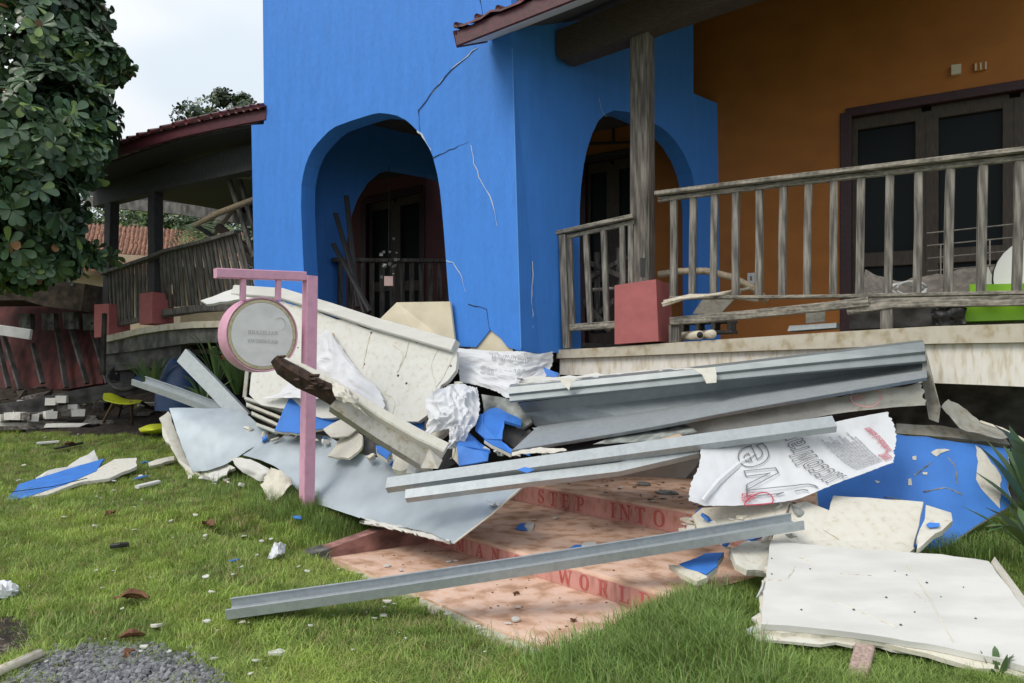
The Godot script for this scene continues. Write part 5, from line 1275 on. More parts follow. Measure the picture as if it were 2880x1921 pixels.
	var w2 := piece("white_foam_board", "yellowish white foam board lying on the lower edge of the large blue board", "foam board", [Vector3(2.098, 0.534, -5.131), Vector3(2.175, 0.613, -5.25), Vector3(2.426, 0.606, -5.181), Vector3(2.702, 0.595, -5.1), Vector3(2.528, 0.436, -4.863), Vector3(2.387, 0.306, -4.671), Vector3(2.112, 0.352, -4.814), Vector3(1.996, 0.438, -4.989)], 0.028, "foam", "foam_edge", 0.006)
	piece("white_foam_corner", "torn white foam corner with a blue spot, right of the yellowish board", "foam board", [Vector3(2.665, 0.592, -5), Vector3(2.798, 0.55, -4.95), Vector3(2.748, 0.519, -4.85), Vector3(2.626, 0.477, -4.75), Vector3(2.391, 0.394, -4.6), Vector3(2.517, 0.475, -4.8)], 0.028, "foam", "foam_edge", 0.015)
	one("blue_spot_chip", "blue paint flake on the torn white foam corner", "paint flake", board(ragged([Vector3(2.555, 0.504, -4.8), Vector3(2.588, 0.514, -4.82), Vector3(2.642, 0.512, -4.8), Vector3(2.619, 0.497, -4.77), Vector3(2.56, 0.491, -4.77)], 0.03, 0.005), 0.003), M.blue_chip)
	piece("crumpled_board", "crumpled white board between the wrap sheet and the big front board", "board", [Vector3(1.646, 0.361, -4.95), Vector3(1.784, 0.46, -5.1), Vector3(1.865, 0.557, -5.2), Vector3(1.986, 0.578, -5.25), Vector3(2.106, 0.53, -5.15), Vector3(2.28, 0.445, -5), Vector3(2.456, 0.372, -4.75), Vector3(2.274, 0.323, -4.6), Vector3(1.924, 0.34, -4.75)], 0.028, "foam", "", 0.015)
	piece("pale_board_end", "pale broken board end under the lower left corner of the wrap sheet", "board", [Vector3(1.22, 0.479, -5.25), Vector3(1.309, 0.514, -5.35), Vector3(1.618, 0.546, -5.3), Vector3(1.883, 0.584, -5.25), Vector3(1.767, 0.483, -5.05), Vector3(1.553, 0.445, -5), Vector3(1.212, 0.426, -5.1)], 0.033, "foam_edge", "", 0.014)
	piece("thin_foam_edge", "upright thin foam edge at the end of the word on the upper step", "foam board", [Vector3(1.232, 0.321, -5.55), Vector3(1.301, 0.42, -5.6), Vector3(1.345, 0.436, -5.6), Vector3(1.295, 0.349, -5.5), Vector3(1.227, 0.274, -5.45)], 0.03, "foam_clean", "", 0.008)
	piece("small_white_board", "small white board under the right end of the long front channel", "board", [Vector3(1.341, 0.35, -4.8), Vector3(1.508, 0.378, -4.95), Vector3(1.652, 0.383, -4.95), Vector3(1.501, 0.267, -4.6), Vector3(1.371, 0.289, -4.55), Vector3(1.322, 0.31, -4.6)], 0.028, "foam", "foam_edge", 0.012)
	piece("blue_chip_board", "blue board scrap lying in the grass under the long front channel", "board", [Vector3(1.02, 0.277, -4.75), Vector3(1.218, 0.307, -4.9), Vector3(1.333, 0.312, -4.9), Vector3(1.235, 0.273, -4.7), Vector3(1.147, 0.252, -4.6), Vector3(1.062, 0.261, -4.7)], 0.03, "blue_board", "foam", 0.01)
	piece("splintered_board", "splintered pale strip sticking out beside the blue scrap at the step's end", "board", [Vector3(0.964, 0.26, -4.8), Vector3(1.06, 0.261, -4.75), Vector3(1.142, 0.247, -4.55), Vector3(1.066, 0.235, -4.5), Vector3(0.998, 0.247, -4.65)], 0.03, "foam_edge", "", 0.012)
	var w1 := thing("large_white_board", "largest white foam board, lying on the grass in the right foreground", "foam board", Vector3(2.017, 0.272, -4.136))
	var wn := (Vector3(1.916, 0.287, -4.166) - Vector3(1.926, 0.281, -4.188)).normalized()
	put("face", board(ragged([Vector3(1.596, 0.397, -4.807), Vector3(1.823, 0.39, -4.76), Vector3(2.181, 0.378, -4.673), Vector3(2.533, 0.368, -4.601), Vector3(2.75, 0.351, -4.5), Vector3(2.622, 0.267, -4.073), Vector3(2.5, 0.177, -3.614), Vector3(2.396, 0.117, -3.311), Vector3(2.19, 0.152, -3.506), Vector3(1.929, 0.174, -3.635), Vector3(1.633, 0.191, -3.742), Vector3(1.448, 0.198, -3.79), Vector3(1.346, 0.201, -3.813), Vector3(1.22, 0.203, -3.828), Vector3(1.304, 0.248, -4.059), Vector3(1.404, 0.297, -4.305)], 0.07, 0.006), 0.03), M.foam_clean, w1)
	put("middle_layer", board(ragged([Vector3(1.609, 0.372, -4.847), Vector3(2.748, 0.325, -4.535), Vector3(2.528, 0.164, -3.713), Vector3(2.39, 0.083, -3.306), Vector3(1.917, 0.137, -3.615), Vector3(1.636, 0.16, -3.749), Vector3(1.448, 0.166, -3.793), Vector3(1.209, 0.171, -3.835)], 0.06, 0.02), 0.022), M.foam_edge, w1)
	put("bottom_layer", board(ragged([Vector3(1.6, 0.335, -4.773), Vector3(2.711, 0.307, -4.559), Vector3(2.504, 0.134, -3.68), Vector3(2.377, 0.062, -3.314), Vector3(1.939, 0.123, -3.655), Vector3(1.688, 0.138, -3.751), Vector3(1.473, 0.134, -3.741), Vector3(1.188, 0.139, -3.786), Vector3(1.168, 0.15, -3.843)], 0.06, 0.02), 0.014), M.foam, w1)
	put("blue_underside", board([Vector3(1.608, 0.303, -4.683), Vector3(2.596, 0.287, -4.538), Vector3(2.405, 0.132, -3.747), Vector3(1.742, 0.134, -3.801), Vector3(1.205, 0.129, -3.805)], 0.008), M.blue_board, w1)
	for g in [[Vector3(2.256, 0.336, -4.44), Vector3(2.201, 0.284, -4.176), Vector3(2.114, 0.221, -3.857), Vector3(2.053, 0.178, -3.639)], [Vector3(1.398, 0.298, -4.3), Vector3(1.494, 0.297, -4.287), Vector3(1.557, 0.312, -4.36), Vector3(1.62, 0.331, -4.458)], [Vector3(1.668, 0.252, -4.046), Vector3(1.773, 0.227, -3.908), Vector3(1.861, 0.203, -3.78)], [Vector3(1.816, 0.317, -4.369), Vector3(1.992, 0.311, -4.327)], [Vector3(1.684, 0.36, -4.603), Vector3(1.74, 0.338, -4.483)], [Vector3(2.129, 0.274, -4.129), Vector3(2.134, 0.251, -4.011)]]:
		groove(w1, g, 0.008, "foam_edge" if rng.randf() < 0.4 else "wrap_dirty", wn)
	dots(w1, [Vector3(2.152, 0.323, -4.382), Vector3(2.192, 0.314, -4.332), Vector3(2.251, 0.296, -4.236), Vector3(2.418, 0.287, -4.181), Vector3(1.522, 0.351, -4.565), Vector3(1.453, 0.311, -4.363), Vector3(1.691, 0.325, -4.422), Vector3(1.466, 0.233, -3.96), Vector3(2.021, 0.233, -3.924), Vector3(1.953, 0.262, -4.076), Vector3(1.728, 0.235, -3.953), Vector3(2.284, 0.222, -3.853), Vector3(2.239, 0.265, -4.078), Vector3(1.888, 0.207, -3.8)], 0.006, "dark_concrete", wn)
	put("torn_flap", patch([[Vector3(1.366, 0.265, -4.247), Vector3(1.409, 0.286, -4.35)], [Vector3(1.318, 0.226, -4.204), Vector3(1.37, 0.253, -4.291)]], 4, 4, 0.004), M.wrap, w1)
	put("torn_flap", board(ragged([Vector3(1.24, 0.185, -3.892), Vector3(1.151, 0.167, -3.856), Vector3(1.161, 0.149, -3.819), Vector3(1.233, 0.158, -3.858)], 0.03, 0.008), 0.006), M.wrap, w1)
	one("white_side_strip", "pale strip of sheet standing along the right edge of the largest white board", "strip", board([Vector3(2.878, 0.304, -4.68), Vector3(2.912, 0.331, -4.7), Vector3(2.806, 0.194, -4.25), Vector3(2.776, 0.042, -3.95), Vector3(2.739, 0.016, -3.9), Vector3(2.704, 0.188, -4.15)], 0.01), M.wrap_dirty)
	one("wooden_stake", "pinkish weathered stake poking out from under the largest white board", "stake", bars([Vector3(1.649, 0.151, -3.66), Vector3(1.556, 0.093, -3.52), Vector3(1.435, 0.023, -3.32)], 0.085, 0.03), M.pink_stake)
	# left lawn: blue and white fragment
	var lf := thing("blue_white_fragment", "long blue and white wall fragment lying on the left lawn", "wall fragment", Vector3(-4.217, 0.427, -7.393))
	put("blue_face", board(ragged([Vector3(-4.489, 0.323, -6.879), Vector3(-4.649, 0.412, -7.324), Vector3(-4.465, 0.497, -7.746), Vector3(-4.27, 0.572, -8.115), Vector3(-4.132, 0.49, -7.702), Vector3(-4.208, 0.41, -7.308), Vector3(-4.374, 0.34, -6.964)], 0.08, 0.006), 0.02), M.blue_board, lf)
	put("white_face", board(ragged([Vector3(-4.374, 0.34, -6.99), Vector3(-4.246, 0.418, -7.372), Vector3(-4.162, 0.507, -7.814), Vector3(-4.157, 0.565, -8.101), Vector3(-3.946, 0.574, -8.143), Vector3(-3.807, 0.516, -7.852), Vector3(-3.896, 0.443, -7.494), Vector3(-4.101, 0.423, -7.395), Vector3(-4.218, 0.354, -7.055)], 0.08, 0.012), 0.03), M.foam, lf)
	put("back_flap", board(ragged([Vector3(-4.738, 0.417, -7.7), Vector3(-4.671, 0.482, -7.8), Vector3(-4.594, 0.495, -8), Vector3(-4.482, 0.646, -8.3), Vector3(-4.379, 0.545, -8.2), Vector3(-4.553, 0.471, -7.9), Vector3(-4.633, 0.404, -7.6)], 0.08, 0.02), 0.03), M.foam_clean, lf)
	put("batten", bar(Vector3(-4.538, 0.229, -6.716), Vector3(-4.172, 0.411, -7.615), 0.04, 0.03), M.timber, lf)
	put("batten", bar(Vector3(-4.89, 0.326, -7.055), Vector3(-4.675, 0.369, -7.366), 0.03, 0.03), M.dark_wood, lf)
	put("wire", tube([Vector3(-4.566, 0.375, -7.041), Vector3(-4.242, 0.41, -7.158), Vector3(-4.065, 0.453, -7.418)], 0.004, 5), M.black, lf)

func make_metal():
	# long channel in front, across the steps
	var fa := Vector3(-1.585, 0.09, -4.38)
	var fb := Vector3(1.783, 0.49, -4.85)
	var mid := fa.lerp(fb, 0.5) - UP * 0.015
	one("steel_channel", "long galvanised steel channel lying across the pink steps from the lawn to the white boards", "steel channel", done(sweep([fa, fa.lerp(mid, 0.5) - UP * 0.006, mid, mid.lerp(fb, 0.5) - UP * 0.004, fb], channel_sec(0.16, 0.055, 0.014), Vector3(0.02, 1, 0.16))), M.galv)
	# the pair of studs above the upper step
	one("steel_stud", "upper pale steel stud lying from the bent sheet to the printed wrap", "steel channel", done(sweep([Vector3(-0.932, 0.634, -5.75), Vector3(0.385, 0.845, -5.5), Vector3(1.342, 0.991, -5.36), Vector3(2.192, 1.117, -5.25)], channel_sec(0.1, 0.06, 0.014), Vector3(0, -0.74, -0.67))), M.galv)
	one("steel_stud", "lower steel stud just below the pale one, overhanging the bent sheet", "steel channel", done(sweep([Vector3(-0.774, 0.57, -5.62), Vector3(0.137, 0.704, -5.5), Vector3(0.745, 0.787, -5.42), Vector3(1.296, 0.916, -5.4)], channel_sec(0.075, 0.06, 0.014), Vector3(0, -0.66, -0.75))), M.galv)
	piece("tan_sheathing", "tan sheathing board wedged between the two steel studs", "board", [Vector3(0.093, 0.76, -5.6), Vector3(0.592, 0.874, -5.58), Vector3(0.981, 0.951, -5.56), Vector3(1.194, 1.009, -5.54), Vector3(1.304, 0.944, -5.42), Vector3(0.866, 0.862, -5.45), Vector3(0.583, 0.808, -5.5)], 0.02, "tan_board", "", 0.006)
	one("dark_curved_sheet", "dark curled galvanised sheet hanging under the tan board", "metal sheet", patch([[Vector3(0.354, 0.741, -5.5), Vector3(0.692, 0.804, -5.48), Vector3(0.995, 0.862, -5.45), Vector3(1.301, 0.926, -5.42)], [Vector3(0.379, 0.697, -5.6), Vector3(0.745, 0.729, -5.65), Vector3(1.053, 0.766, -5.6), Vector3(1.322, 0.825, -5.46)], [Vector3(0.471, 0.672, -5.8), Vector3(0.804, 0.666, -5.85), Vector3(1.057, 0.666, -5.8), Vector3(1.254, 0.685, -5.6)]], 24, 10, 0.003), M.galv_dark)
	piece("blue_tape", "scrap of blue film caught on the lower steel stud", "film scrap", [Vector3(0.032, 0.768, -5.42), Vector3(0.09, 0.787, -5.42), Vector3(0.159, 0.771, -5.4), Vector3(0.105, 0.747, -5.4)], 0.004, "blue_chip", "", 0.01)
	# the big folded beam
	var bm := thing("folded_steel_beam", "large folded galvanised steel beam slanting across the heap under the porch", "steel beam", Vector3(1.662, 1.297, -6.2))
	put("upper_web", ribs([[Vector3(-0.014, 1.354, -6.98), Vector3(1.119, 1.464, -6.5), Vector3(1.911, 1.552, -6.2), Vector3(3.108, 1.698, -5.82)], [Vector3(-0.029, 1.328, -6.88), Vector3(1.102, 1.441, -6.4), Vector3(1.879, 1.529, -6.1), Vector3(3.054, 1.676, -5.7)], [Vector3(-0.029, 1.27, -6.85), Vector3(1.098, 1.394, -6.38), Vector3(1.869, 1.48, -6.07), Vector3(3.056, 1.607, -5.69)], [Vector3(-0.025, 1.251, -6.87), Vector3(1.101, 1.376, -6.4), Vector3(1.875, 1.463, -6.09), Vector3(3.07, 1.589, -5.71)], [Vector3(-0.021, 1.205, -6.83), Vector3(1.094, 1.33, -6.36), Vector3(1.862, 1.415, -6.05), Vector3(3.044, 1.533, -5.66)], [Vector3(-0.014, 1.188, -6.9), Vector3(1.106, 1.314, -6.43), Vector3(1.884, 1.401, -6.12), Vector3(3.08, 1.521, -5.72)]], 12), M.galv_mid, bm)
	put("lower_web", ribs([[Vector3(0.049, 1.186, -6.95), Vector3(1.118, 1.314, -6.5), Vector3(1.908, 1.401, -6.2), Vector3(3.123, 1.523, -5.8)], [Vector3(0.116, 1.094, -7), Vector3(1.126, 1.224, -6.55), Vector3(1.92, 1.338, -6.24), Vector3(3.144, 1.507, -5.84)], [Vector3(0.214, 0.973, -6.98), Vector3(1.116, 1.12, -6.5), Vector3(1.906, 1.269, -6.2), Vector3(3.132, 1.484, -5.82)]], 12), M.galv_dark, bm)
	put("bottom_flange", ribs([[Vector3(0.233, 0.979, -6.95), Vector3(1.116, 1.127, -6.5), Vector3(1.906, 1.276, -6.2), Vector3(3.129, 1.493, -5.82)], [Vector3(0.109, 0.9, -6.55), Vector3(1.051, 1.077, -6.12), Vector3(1.804, 1.229, -5.87), Vector3(3.016, 1.449, -5.6)], [Vector3(-0.002, 0.83, -6.2), Vector3(1.014, 1.029, -5.85), Vector3(1.723, 1.181, -5.67), Vector3(2.932, 1.411, -5.44)], [Vector3(-0.002, 0.803, -6.23), Vector3(1.019, 1.004, -5.88), Vector3(1.731, 1.157, -5.7), Vector3(2.948, 1.389, -5.47)]], 12), M.galv, bm)
	put("end_plate", board([Vector3(3.033, 1.382, -5.7), Vector3(3.069, 1.687, -5.74), Vector3(3.051, 1.529, -5.66), Vector3(3.077, 1.201, -5.55), Vector3(3.061, 1.089, -5.55), Vector3(3.034, 1.11, -5.62)], 0.006), M.galv_old, bm)
	one("lower_flange", "pale flange end sticking out left under the folded beam", "steel channel", ribs([[Vector3(0.179, 0.97, -6.85), Vector3(0.761, 1.008, -6.6)], [Vector3(0.215, 0.938, -6.75), Vector3(0.822, 1.006, -6.5)], [Vector3(0.254, 0.925, -6.78), Vector3(0.859, 0.977, -6.5)]], 4), M.galv)
	one("paper_edging", "white paper and foam strip along the top of the folded beam", "paper strip", patch([[Vector3(0.038, 1.41, -7.02), Vector3(0.482, 1.433, -6.85), Vector3(0.919, 1.454, -6.65), Vector3(1.403, 1.504, -6.45), Vector3(1.669, 1.509, -6.35)], [Vector3(-0.014, 1.347, -6.9), Vector3(0.471, 1.379, -6.7), Vector3(0.898, 1.405, -6.5), Vector3(1.37, 1.469, -6.3), Vector3(1.629, 1.479, -6.2)]], 30, 5, 0.015, 0.03, 5.0, 0.2, 6), M.foam_clean)
	one("torn_flag", "torn white scrap hanging over the folded beam near its left end", "paper scrap", board(ragged([Vector3(0.371, 1.42, -6.6), Vector3(0.572, 1.409, -6.55), Vector3(0.498, 1.365, -6.55), Vector3(0.483, 1.306, -6.5), Vector3(0.431, 1.357, -6.55)], 0.05, 0.012), 0.004), M.foam)
	one("torn_flag", "torn white scrap hanging over the middle of the folded beam", "paper scrap", board(ragged([Vector3(1.442, 1.485, -6.15), Vector3(1.615, 1.498, -6.12), Vector3(1.605, 1.374, -6.05), Vector3(1.527, 1.367, -6.05), Vector3(1.506, 1.436, -6.1)], 0.05, 0.012), 0.004), M.foam)
	one("dirty_wrap", "grey dirty wrap hanging under the folded beam at its right end", "building wrap", patch([[Vector3(1.064, 0.983, -6.2), Vector3(1.558, 1.105, -6.04), Vector3(2.046, 1.195, -5.9), Vector3(2.543, 1.295, -5.74), Vector3(2.993, 1.376, -5.62)], [Vector3(1.115, 0.942, -6.1), Vector3(1.534, 1.053, -5.95), Vector3(2.01, 1.133, -5.8), Vector3(2.506, 1.226, -5.66), Vector3(2.973, 1.307, -5.55)], [Vector3(1.149, 0.914, -6.1), Vector3(1.52, 0.97, -5.9), Vector3(2.002, 1.069, -5.78), Vector3(2.5, 1.163, -5.65), Vector3(2.982, 1.213, -5.56)]], 44, 10, 0.002, 0.03, 3.0, 0.02, 8), M.wrap_dirty)
	piece("torn_liner", "pale torn liner sheet showing between the folded beam and the upper stud", "liner sheet", [Vector3(0.621, 0.9, -5.95), Vector3(0.971, 1.02, -6.1), Vector3(1.314, 1.07, -6), Vector3(1.373, 1.01, -5.7), Vector3(1.015, 0.942, -5.75)], 0.003, "wash_grey", "", 0.012)
	one("white_lath", "thin white paper strip on the left end of the upper stud", "paper strip", patch([[Vector3(-0.009, 0.819, -6.1), Vector3(0.22, 0.864, -6.05), Vector3(0.417, 0.853, -5.95)], [Vector3(-0.002, 0.801, -6), Vector3(0.216, 0.84, -5.95), Vector3(0.42, 0.838, -5.9)]], 16, 3, 0.003, 0.02, 6.0, 0.1, 2), M.wrap_dirty)
	one("dark_underlay", "dark curled felt in the gap above the upper stud", "felt", patch([[Vector3(0.295, 0.809, -6.2), Vector3(0.649, 0.909, -6.25), Vector3(0.959, 0.965, -6.2)], [Vector3(0.353, 0.788, -6), Vector3(0.657, 0.862, -6), Vector3(0.953, 0.933, -5.95)]], 12, 4, 0.004), M.dark_wood)
	# two channels standing up from the bent sheet on the left
	one("leaning_channel", "left steel channel of two, open side up, leaning on the bent sheet", "steel channel", done(sweep([Vector3(-4.41, 1.351, -9.1), Vector3(-3.897, 1.211, -8.9), Vector3(-3.345, 1.051, -8.65), Vector3(-3.142, 0.995, -8.5)], channel_sec(0.2, 0.07, 0.02), Vector3(0.35, 0.9, 0.35))), M.galv)
	one("leaning_channel", "right steel channel of two, standing steeply behind the bent sheet", "steel channel", done(sweep([Vector3(-3.87, 1.682, -9), Vector3(-3.439, 1.353, -8.75), Vector3(-2.915, 0.953, -8.4)], channel_sec(0.18, 0.06, 0.02), Vector3(0.5, -0.3, -0.8))), M.galv)
	# bent sheets
	var s1 := thing("bent_metal_sheet", "bent grey galvanised sheet with torn white backing, left of the sign post", "metal sheet", Vector3(-3.133, 0.772, -8))
	put("sheet", patch([[Vector3(-3.71, 1.087, -8.35), Vector3(-3.344, 1.08, -8.4), Vector3(-2.956, 1.054, -8.35), Vector3(-2.515, 0.865, -7.95)], [Vector3(-3.56, 0.871, -8.2), Vector3(-3.109, 0.849, -8.05), Vector3(-2.737, 0.823, -7.92), Vector3(-2.509, 0.819, -7.85)], [Vector3(-3.261, 0.453, -7.9), Vector3(-3.041, 0.498, -7.78), Vector3(-2.838, 0.572, -7.7), Vector3(-2.502, 0.774, -7.75)]], 30, 20, 0.004, 0.02, 1.5), M.galv_sheet, s1)
	put("backing", board(ragged([Vector3(-3.807, 0.98, -8.33), Vector3(-3.75, 1.051, -8.42), Vector3(-3.533, 0.752, -8.25), Vector3(-3.267, 0.448, -7.98), Vector3(-2.86, 0.556, -7.76), Vector3(-2.736, 0.525, -7.66), Vector3(-3.047, 0.413, -7.8), Vector3(-3.269, 0.394, -7.88), Vector3(-3.525, 0.63, -8.08), Vector3(-3.735, 0.845, -8.25)], 0.06, 0.025), 0.035), M.foam, s1)
	put("torn_strip", board(ragged([Vector3(-3.089, 0.436, -7.75), Vector3(-2.794, 0.529, -7.7), Vector3(-2.799, 0.464, -7.6), Vector3(-2.865, 0.428, -7.55), Vector3(-2.866, 0.384, -7.5), Vector3(-2.977, 0.413, -7.6)], 0.04, 0.02), 0.01), M.foam_clean, s1)
	put("torn_strip", board(ragged([Vector3(-3.252, 0.415, -7.85), Vector3(-3.208, 0.406, -7.85), Vector3(-3.154, 0.365, -7.7), Vector3(-3.223, 0.328, -7.6), Vector3(-3.198, 0.382, -7.7)], 0.04, 0.008), 0.008), M.foam_clean, s1)
	var s2 := thing("long_metal_sheet", "long warped galvanised sheet running from behind the sign post down onto the steps", "metal sheet", Vector3(-1.187, 0.462, -6.7))
	var rows := [[Vector3(-2.512, 0.789, -7.78), Vector3(-2.119, 0.835, -7.75), Vector3(-1.825, 0.834, -7.65), Vector3(-1.399, 0.69, -7.2), Vector3(-1.065, 0.666, -7), Vector3(-0.614, 0.568, -6.6), Vector3(-0.234, 0.582, -6.35), Vector3(0.083, 0.574, -6)], [Vector3(-2.579, 0.725, -7.72), Vector3(-2.156, 0.714, -7.55), Vector3(-1.792, 0.609, -7.35), Vector3(-1.487, 0.508, -7.05), Vector3(-1.112, 0.477, -6.7), Vector3(-0.709, 0.441, -6.3), Vector3(-0.389, 0.434, -6), Vector3(-0.152, 0.419, -5.7)], [Vector3(-2.647, 0.648, -7.62), Vector3(-2.261, 0.562, -7.4), Vector3(-1.992, 0.39, -7.16), Vector3(-1.791, 0.299, -6.98), Vector3(-1.258, 0.227, -6.5), Vector3(-0.835, 0.263, -5.95), Vector3(-0.608, 0.267, -5.7), Vector3(-0.409, 0.267, -5.4)]]
	put("sheet", patch(rows, 60, 24, 0.004, 0.03, 1.2), M.galv_sheet, s2)
	put("torn_backing", patch([[Vector3(-1.299, 0.248, -6.52), Vector3(-0.839, 0.271, -5.98), Vector3(-0.611, 0.274, -5.73), Vector3(-0.411, 0.272, -5.42)], [Vector3(-1.302, 0.201, -6.5), Vector3(-0.851, 0.237, -5.95), Vector3(-0.605, 0.233, -5.68), Vector3(-0.421, 0.255, -5.4)]], 40, 3, 0.012, 0.02, 9.0, 0.5, 5), M.foam_clean, s2)
	put("torn_backing", done(sweep([Vector3(0.076, 0.57, -5.98), Vector3(-0.145, 0.416, -5.68), Vector3(-0.402, 0.268, -5.38)], rect(0.012, 0.012, 0.003))), M.foam_edge, s2)
	put("curled_backing", patch([[Vector3(-2.744, 0.643, -7.5), Vector3(-2.579, 0.648, -7.45), Vector3(-2.279, 0.566, -7.3)], [Vector3(-2.581, 0.529, -7.4), Vector3(-2.402, 0.521, -7.3), Vector3(-2.255, 0.539, -7.25)], [Vector3(-2.425, 0.443, -7.3), Vector3(-2.343, 0.45, -7.25), Vector3(-2.295, 0.499, -7.25)]], 14, 14, 0.006, 0.05, 4.0, 0.06, 7), M.foam_clean, s2)
	put("curled_backing", patch([[Vector3(-2.246, 0.575, -7.22), Vector3(-2.12, 0.531, -7.18), Vector3(-2.008, 0.454, -7.1)], [Vector3(-2.287, 0.495, -7.15), Vector3(-2.12, 0.461, -7.05), Vector3(-2.01, 0.413, -7)], [Vector3(-2.302, 0.438, -7.1), Vector3(-2.197, 0.35, -6.95), Vector3(-2.143, 0.292, -6.88)]], 14, 14, 0.012, 0.04, 5.0, 0.05, 9), M.foam_edge, s2)
	one("paper_scrap", "torn white scrap lying on the right corner of the long metal sheet", "paper scrap", patch([[Vector3(-0.189, 0.471, -5.85), Vector3(-0.096, 0.485, -5.8)], [Vector3(-0.167, 0.45, -5.78), Vector3(-0.082, 0.46, -5.72)]], 10, 6, 0.003, 0.05, 14.0, 0.2, 12), M.wrap)
	# the channel with a rotten timber end, in front of the sign
	var rt := thing("rotten_end_channel", "old channel with a rotten brown timber end, slanting up in front of the round sign", "channel", Vector3(-1.314, 1.192, -6.2))
	put("timber_end", done(sweep([Vector3(-1.914, 1.566, -6.2), Vector3(-1.853, 1.5, -6.21), Vector3(-1.707, 1.409, -6.22), Vector3(-1.566, 1.338, -6.22), Vector3(-1.417, 1.268, -6.22)], PackedVector2Array([Vector2(-0.06, -0.1), Vector2(0.02, -0.09), Vector2(0.05, -0.03), Vector2(0.07, 0.06), Vector2(0.02, 0.085), Vector2(-0.05, 0.06)]), Vector3(0.2, 1, 0.5), true, null, [0.5, 0.85, 1.0, 0.9, 1.05])), M.rot_wood, rt)
	for i in 12:
		var t := rng.randf()
		var o := put("splinter", chunk(i, Vector3(rng.randf_range(0.04, 0.09), 0.018, 0.02), 0.5), M.rot_wood, rt)
		o.transform = Transform3D(Basis.looking_at((Vector3(-1.417, 1.268, -6.22) - Vector3(-1.878, 1.521, -6.2)).normalized()).rotated(UP, rng.randf_range(0.9, 1.5)), Vector3(-1.87, 1.534, -6.17).lerp(Vector3(-1.428, 1.263, -6.16), t) + Vector3(0, rng.randf_range(-0.08, 0.08), 0.03) - rt.position)
	put("top_strip", done(sweep([Vector3(-1.872, 1.572, -6.27), Vector3(-1.686, 1.487, -6.27), Vector3(-1.456, 1.352, -6.26), Vector3(-1.036, 1.086, -6.22), Vector3(-0.752, 0.927, -6.2), Vector3(-0.534, 0.825, -6.18)], rect(0.09, 0.1, 0.01), Vector3(0.1, 1, 0.9), true, null, [0.3, 0.5, 0.8, 1.1, 1.2, 1.2])), M.foam, rt)
	put("channel", done(sweep([Vector3(-1.412, 1.241, -6.2), Vector3(-1.026, 0.992, -6.16), Vector3(-0.604, 0.742, -6.12)], channel_sec(0.17, 0.09, 0.02), Vector3(-0.1, -0.6, -0.8))), M.galv_old, rt)
	put("channel_end", board([Vector3(-0.727, 0.823, -6.05), Vector3(-0.652, 0.855, -6.08), Vector3(-0.543, 0.769, -6.05), Vector3(-0.572, 0.708, -6), Vector3(-0.709, 0.709, -6.02)], 0.005), M.galv_old, rt)
	put("paper_cap", patch([[Vector3(-1.444, 1.388, -6.15), Vector3(-1.335, 1.332, -6.13), Vector3(-1.197, 1.247, -6.1)], [Vector3(-1.413, 1.299, -6.08), Vector3(-1.296, 1.258, -6.05), Vector3(-1.213, 1.196, -6.08)], [Vector3(-1.397, 1.281, -6.1), Vector3(-1.254, 1.196, -6.08), Vector3(-1.12, 1.092, -6.1)]], 16, 14, 0.003, -0.06, 2.0, 0.08, 14), M.wrap_dirty, rt)

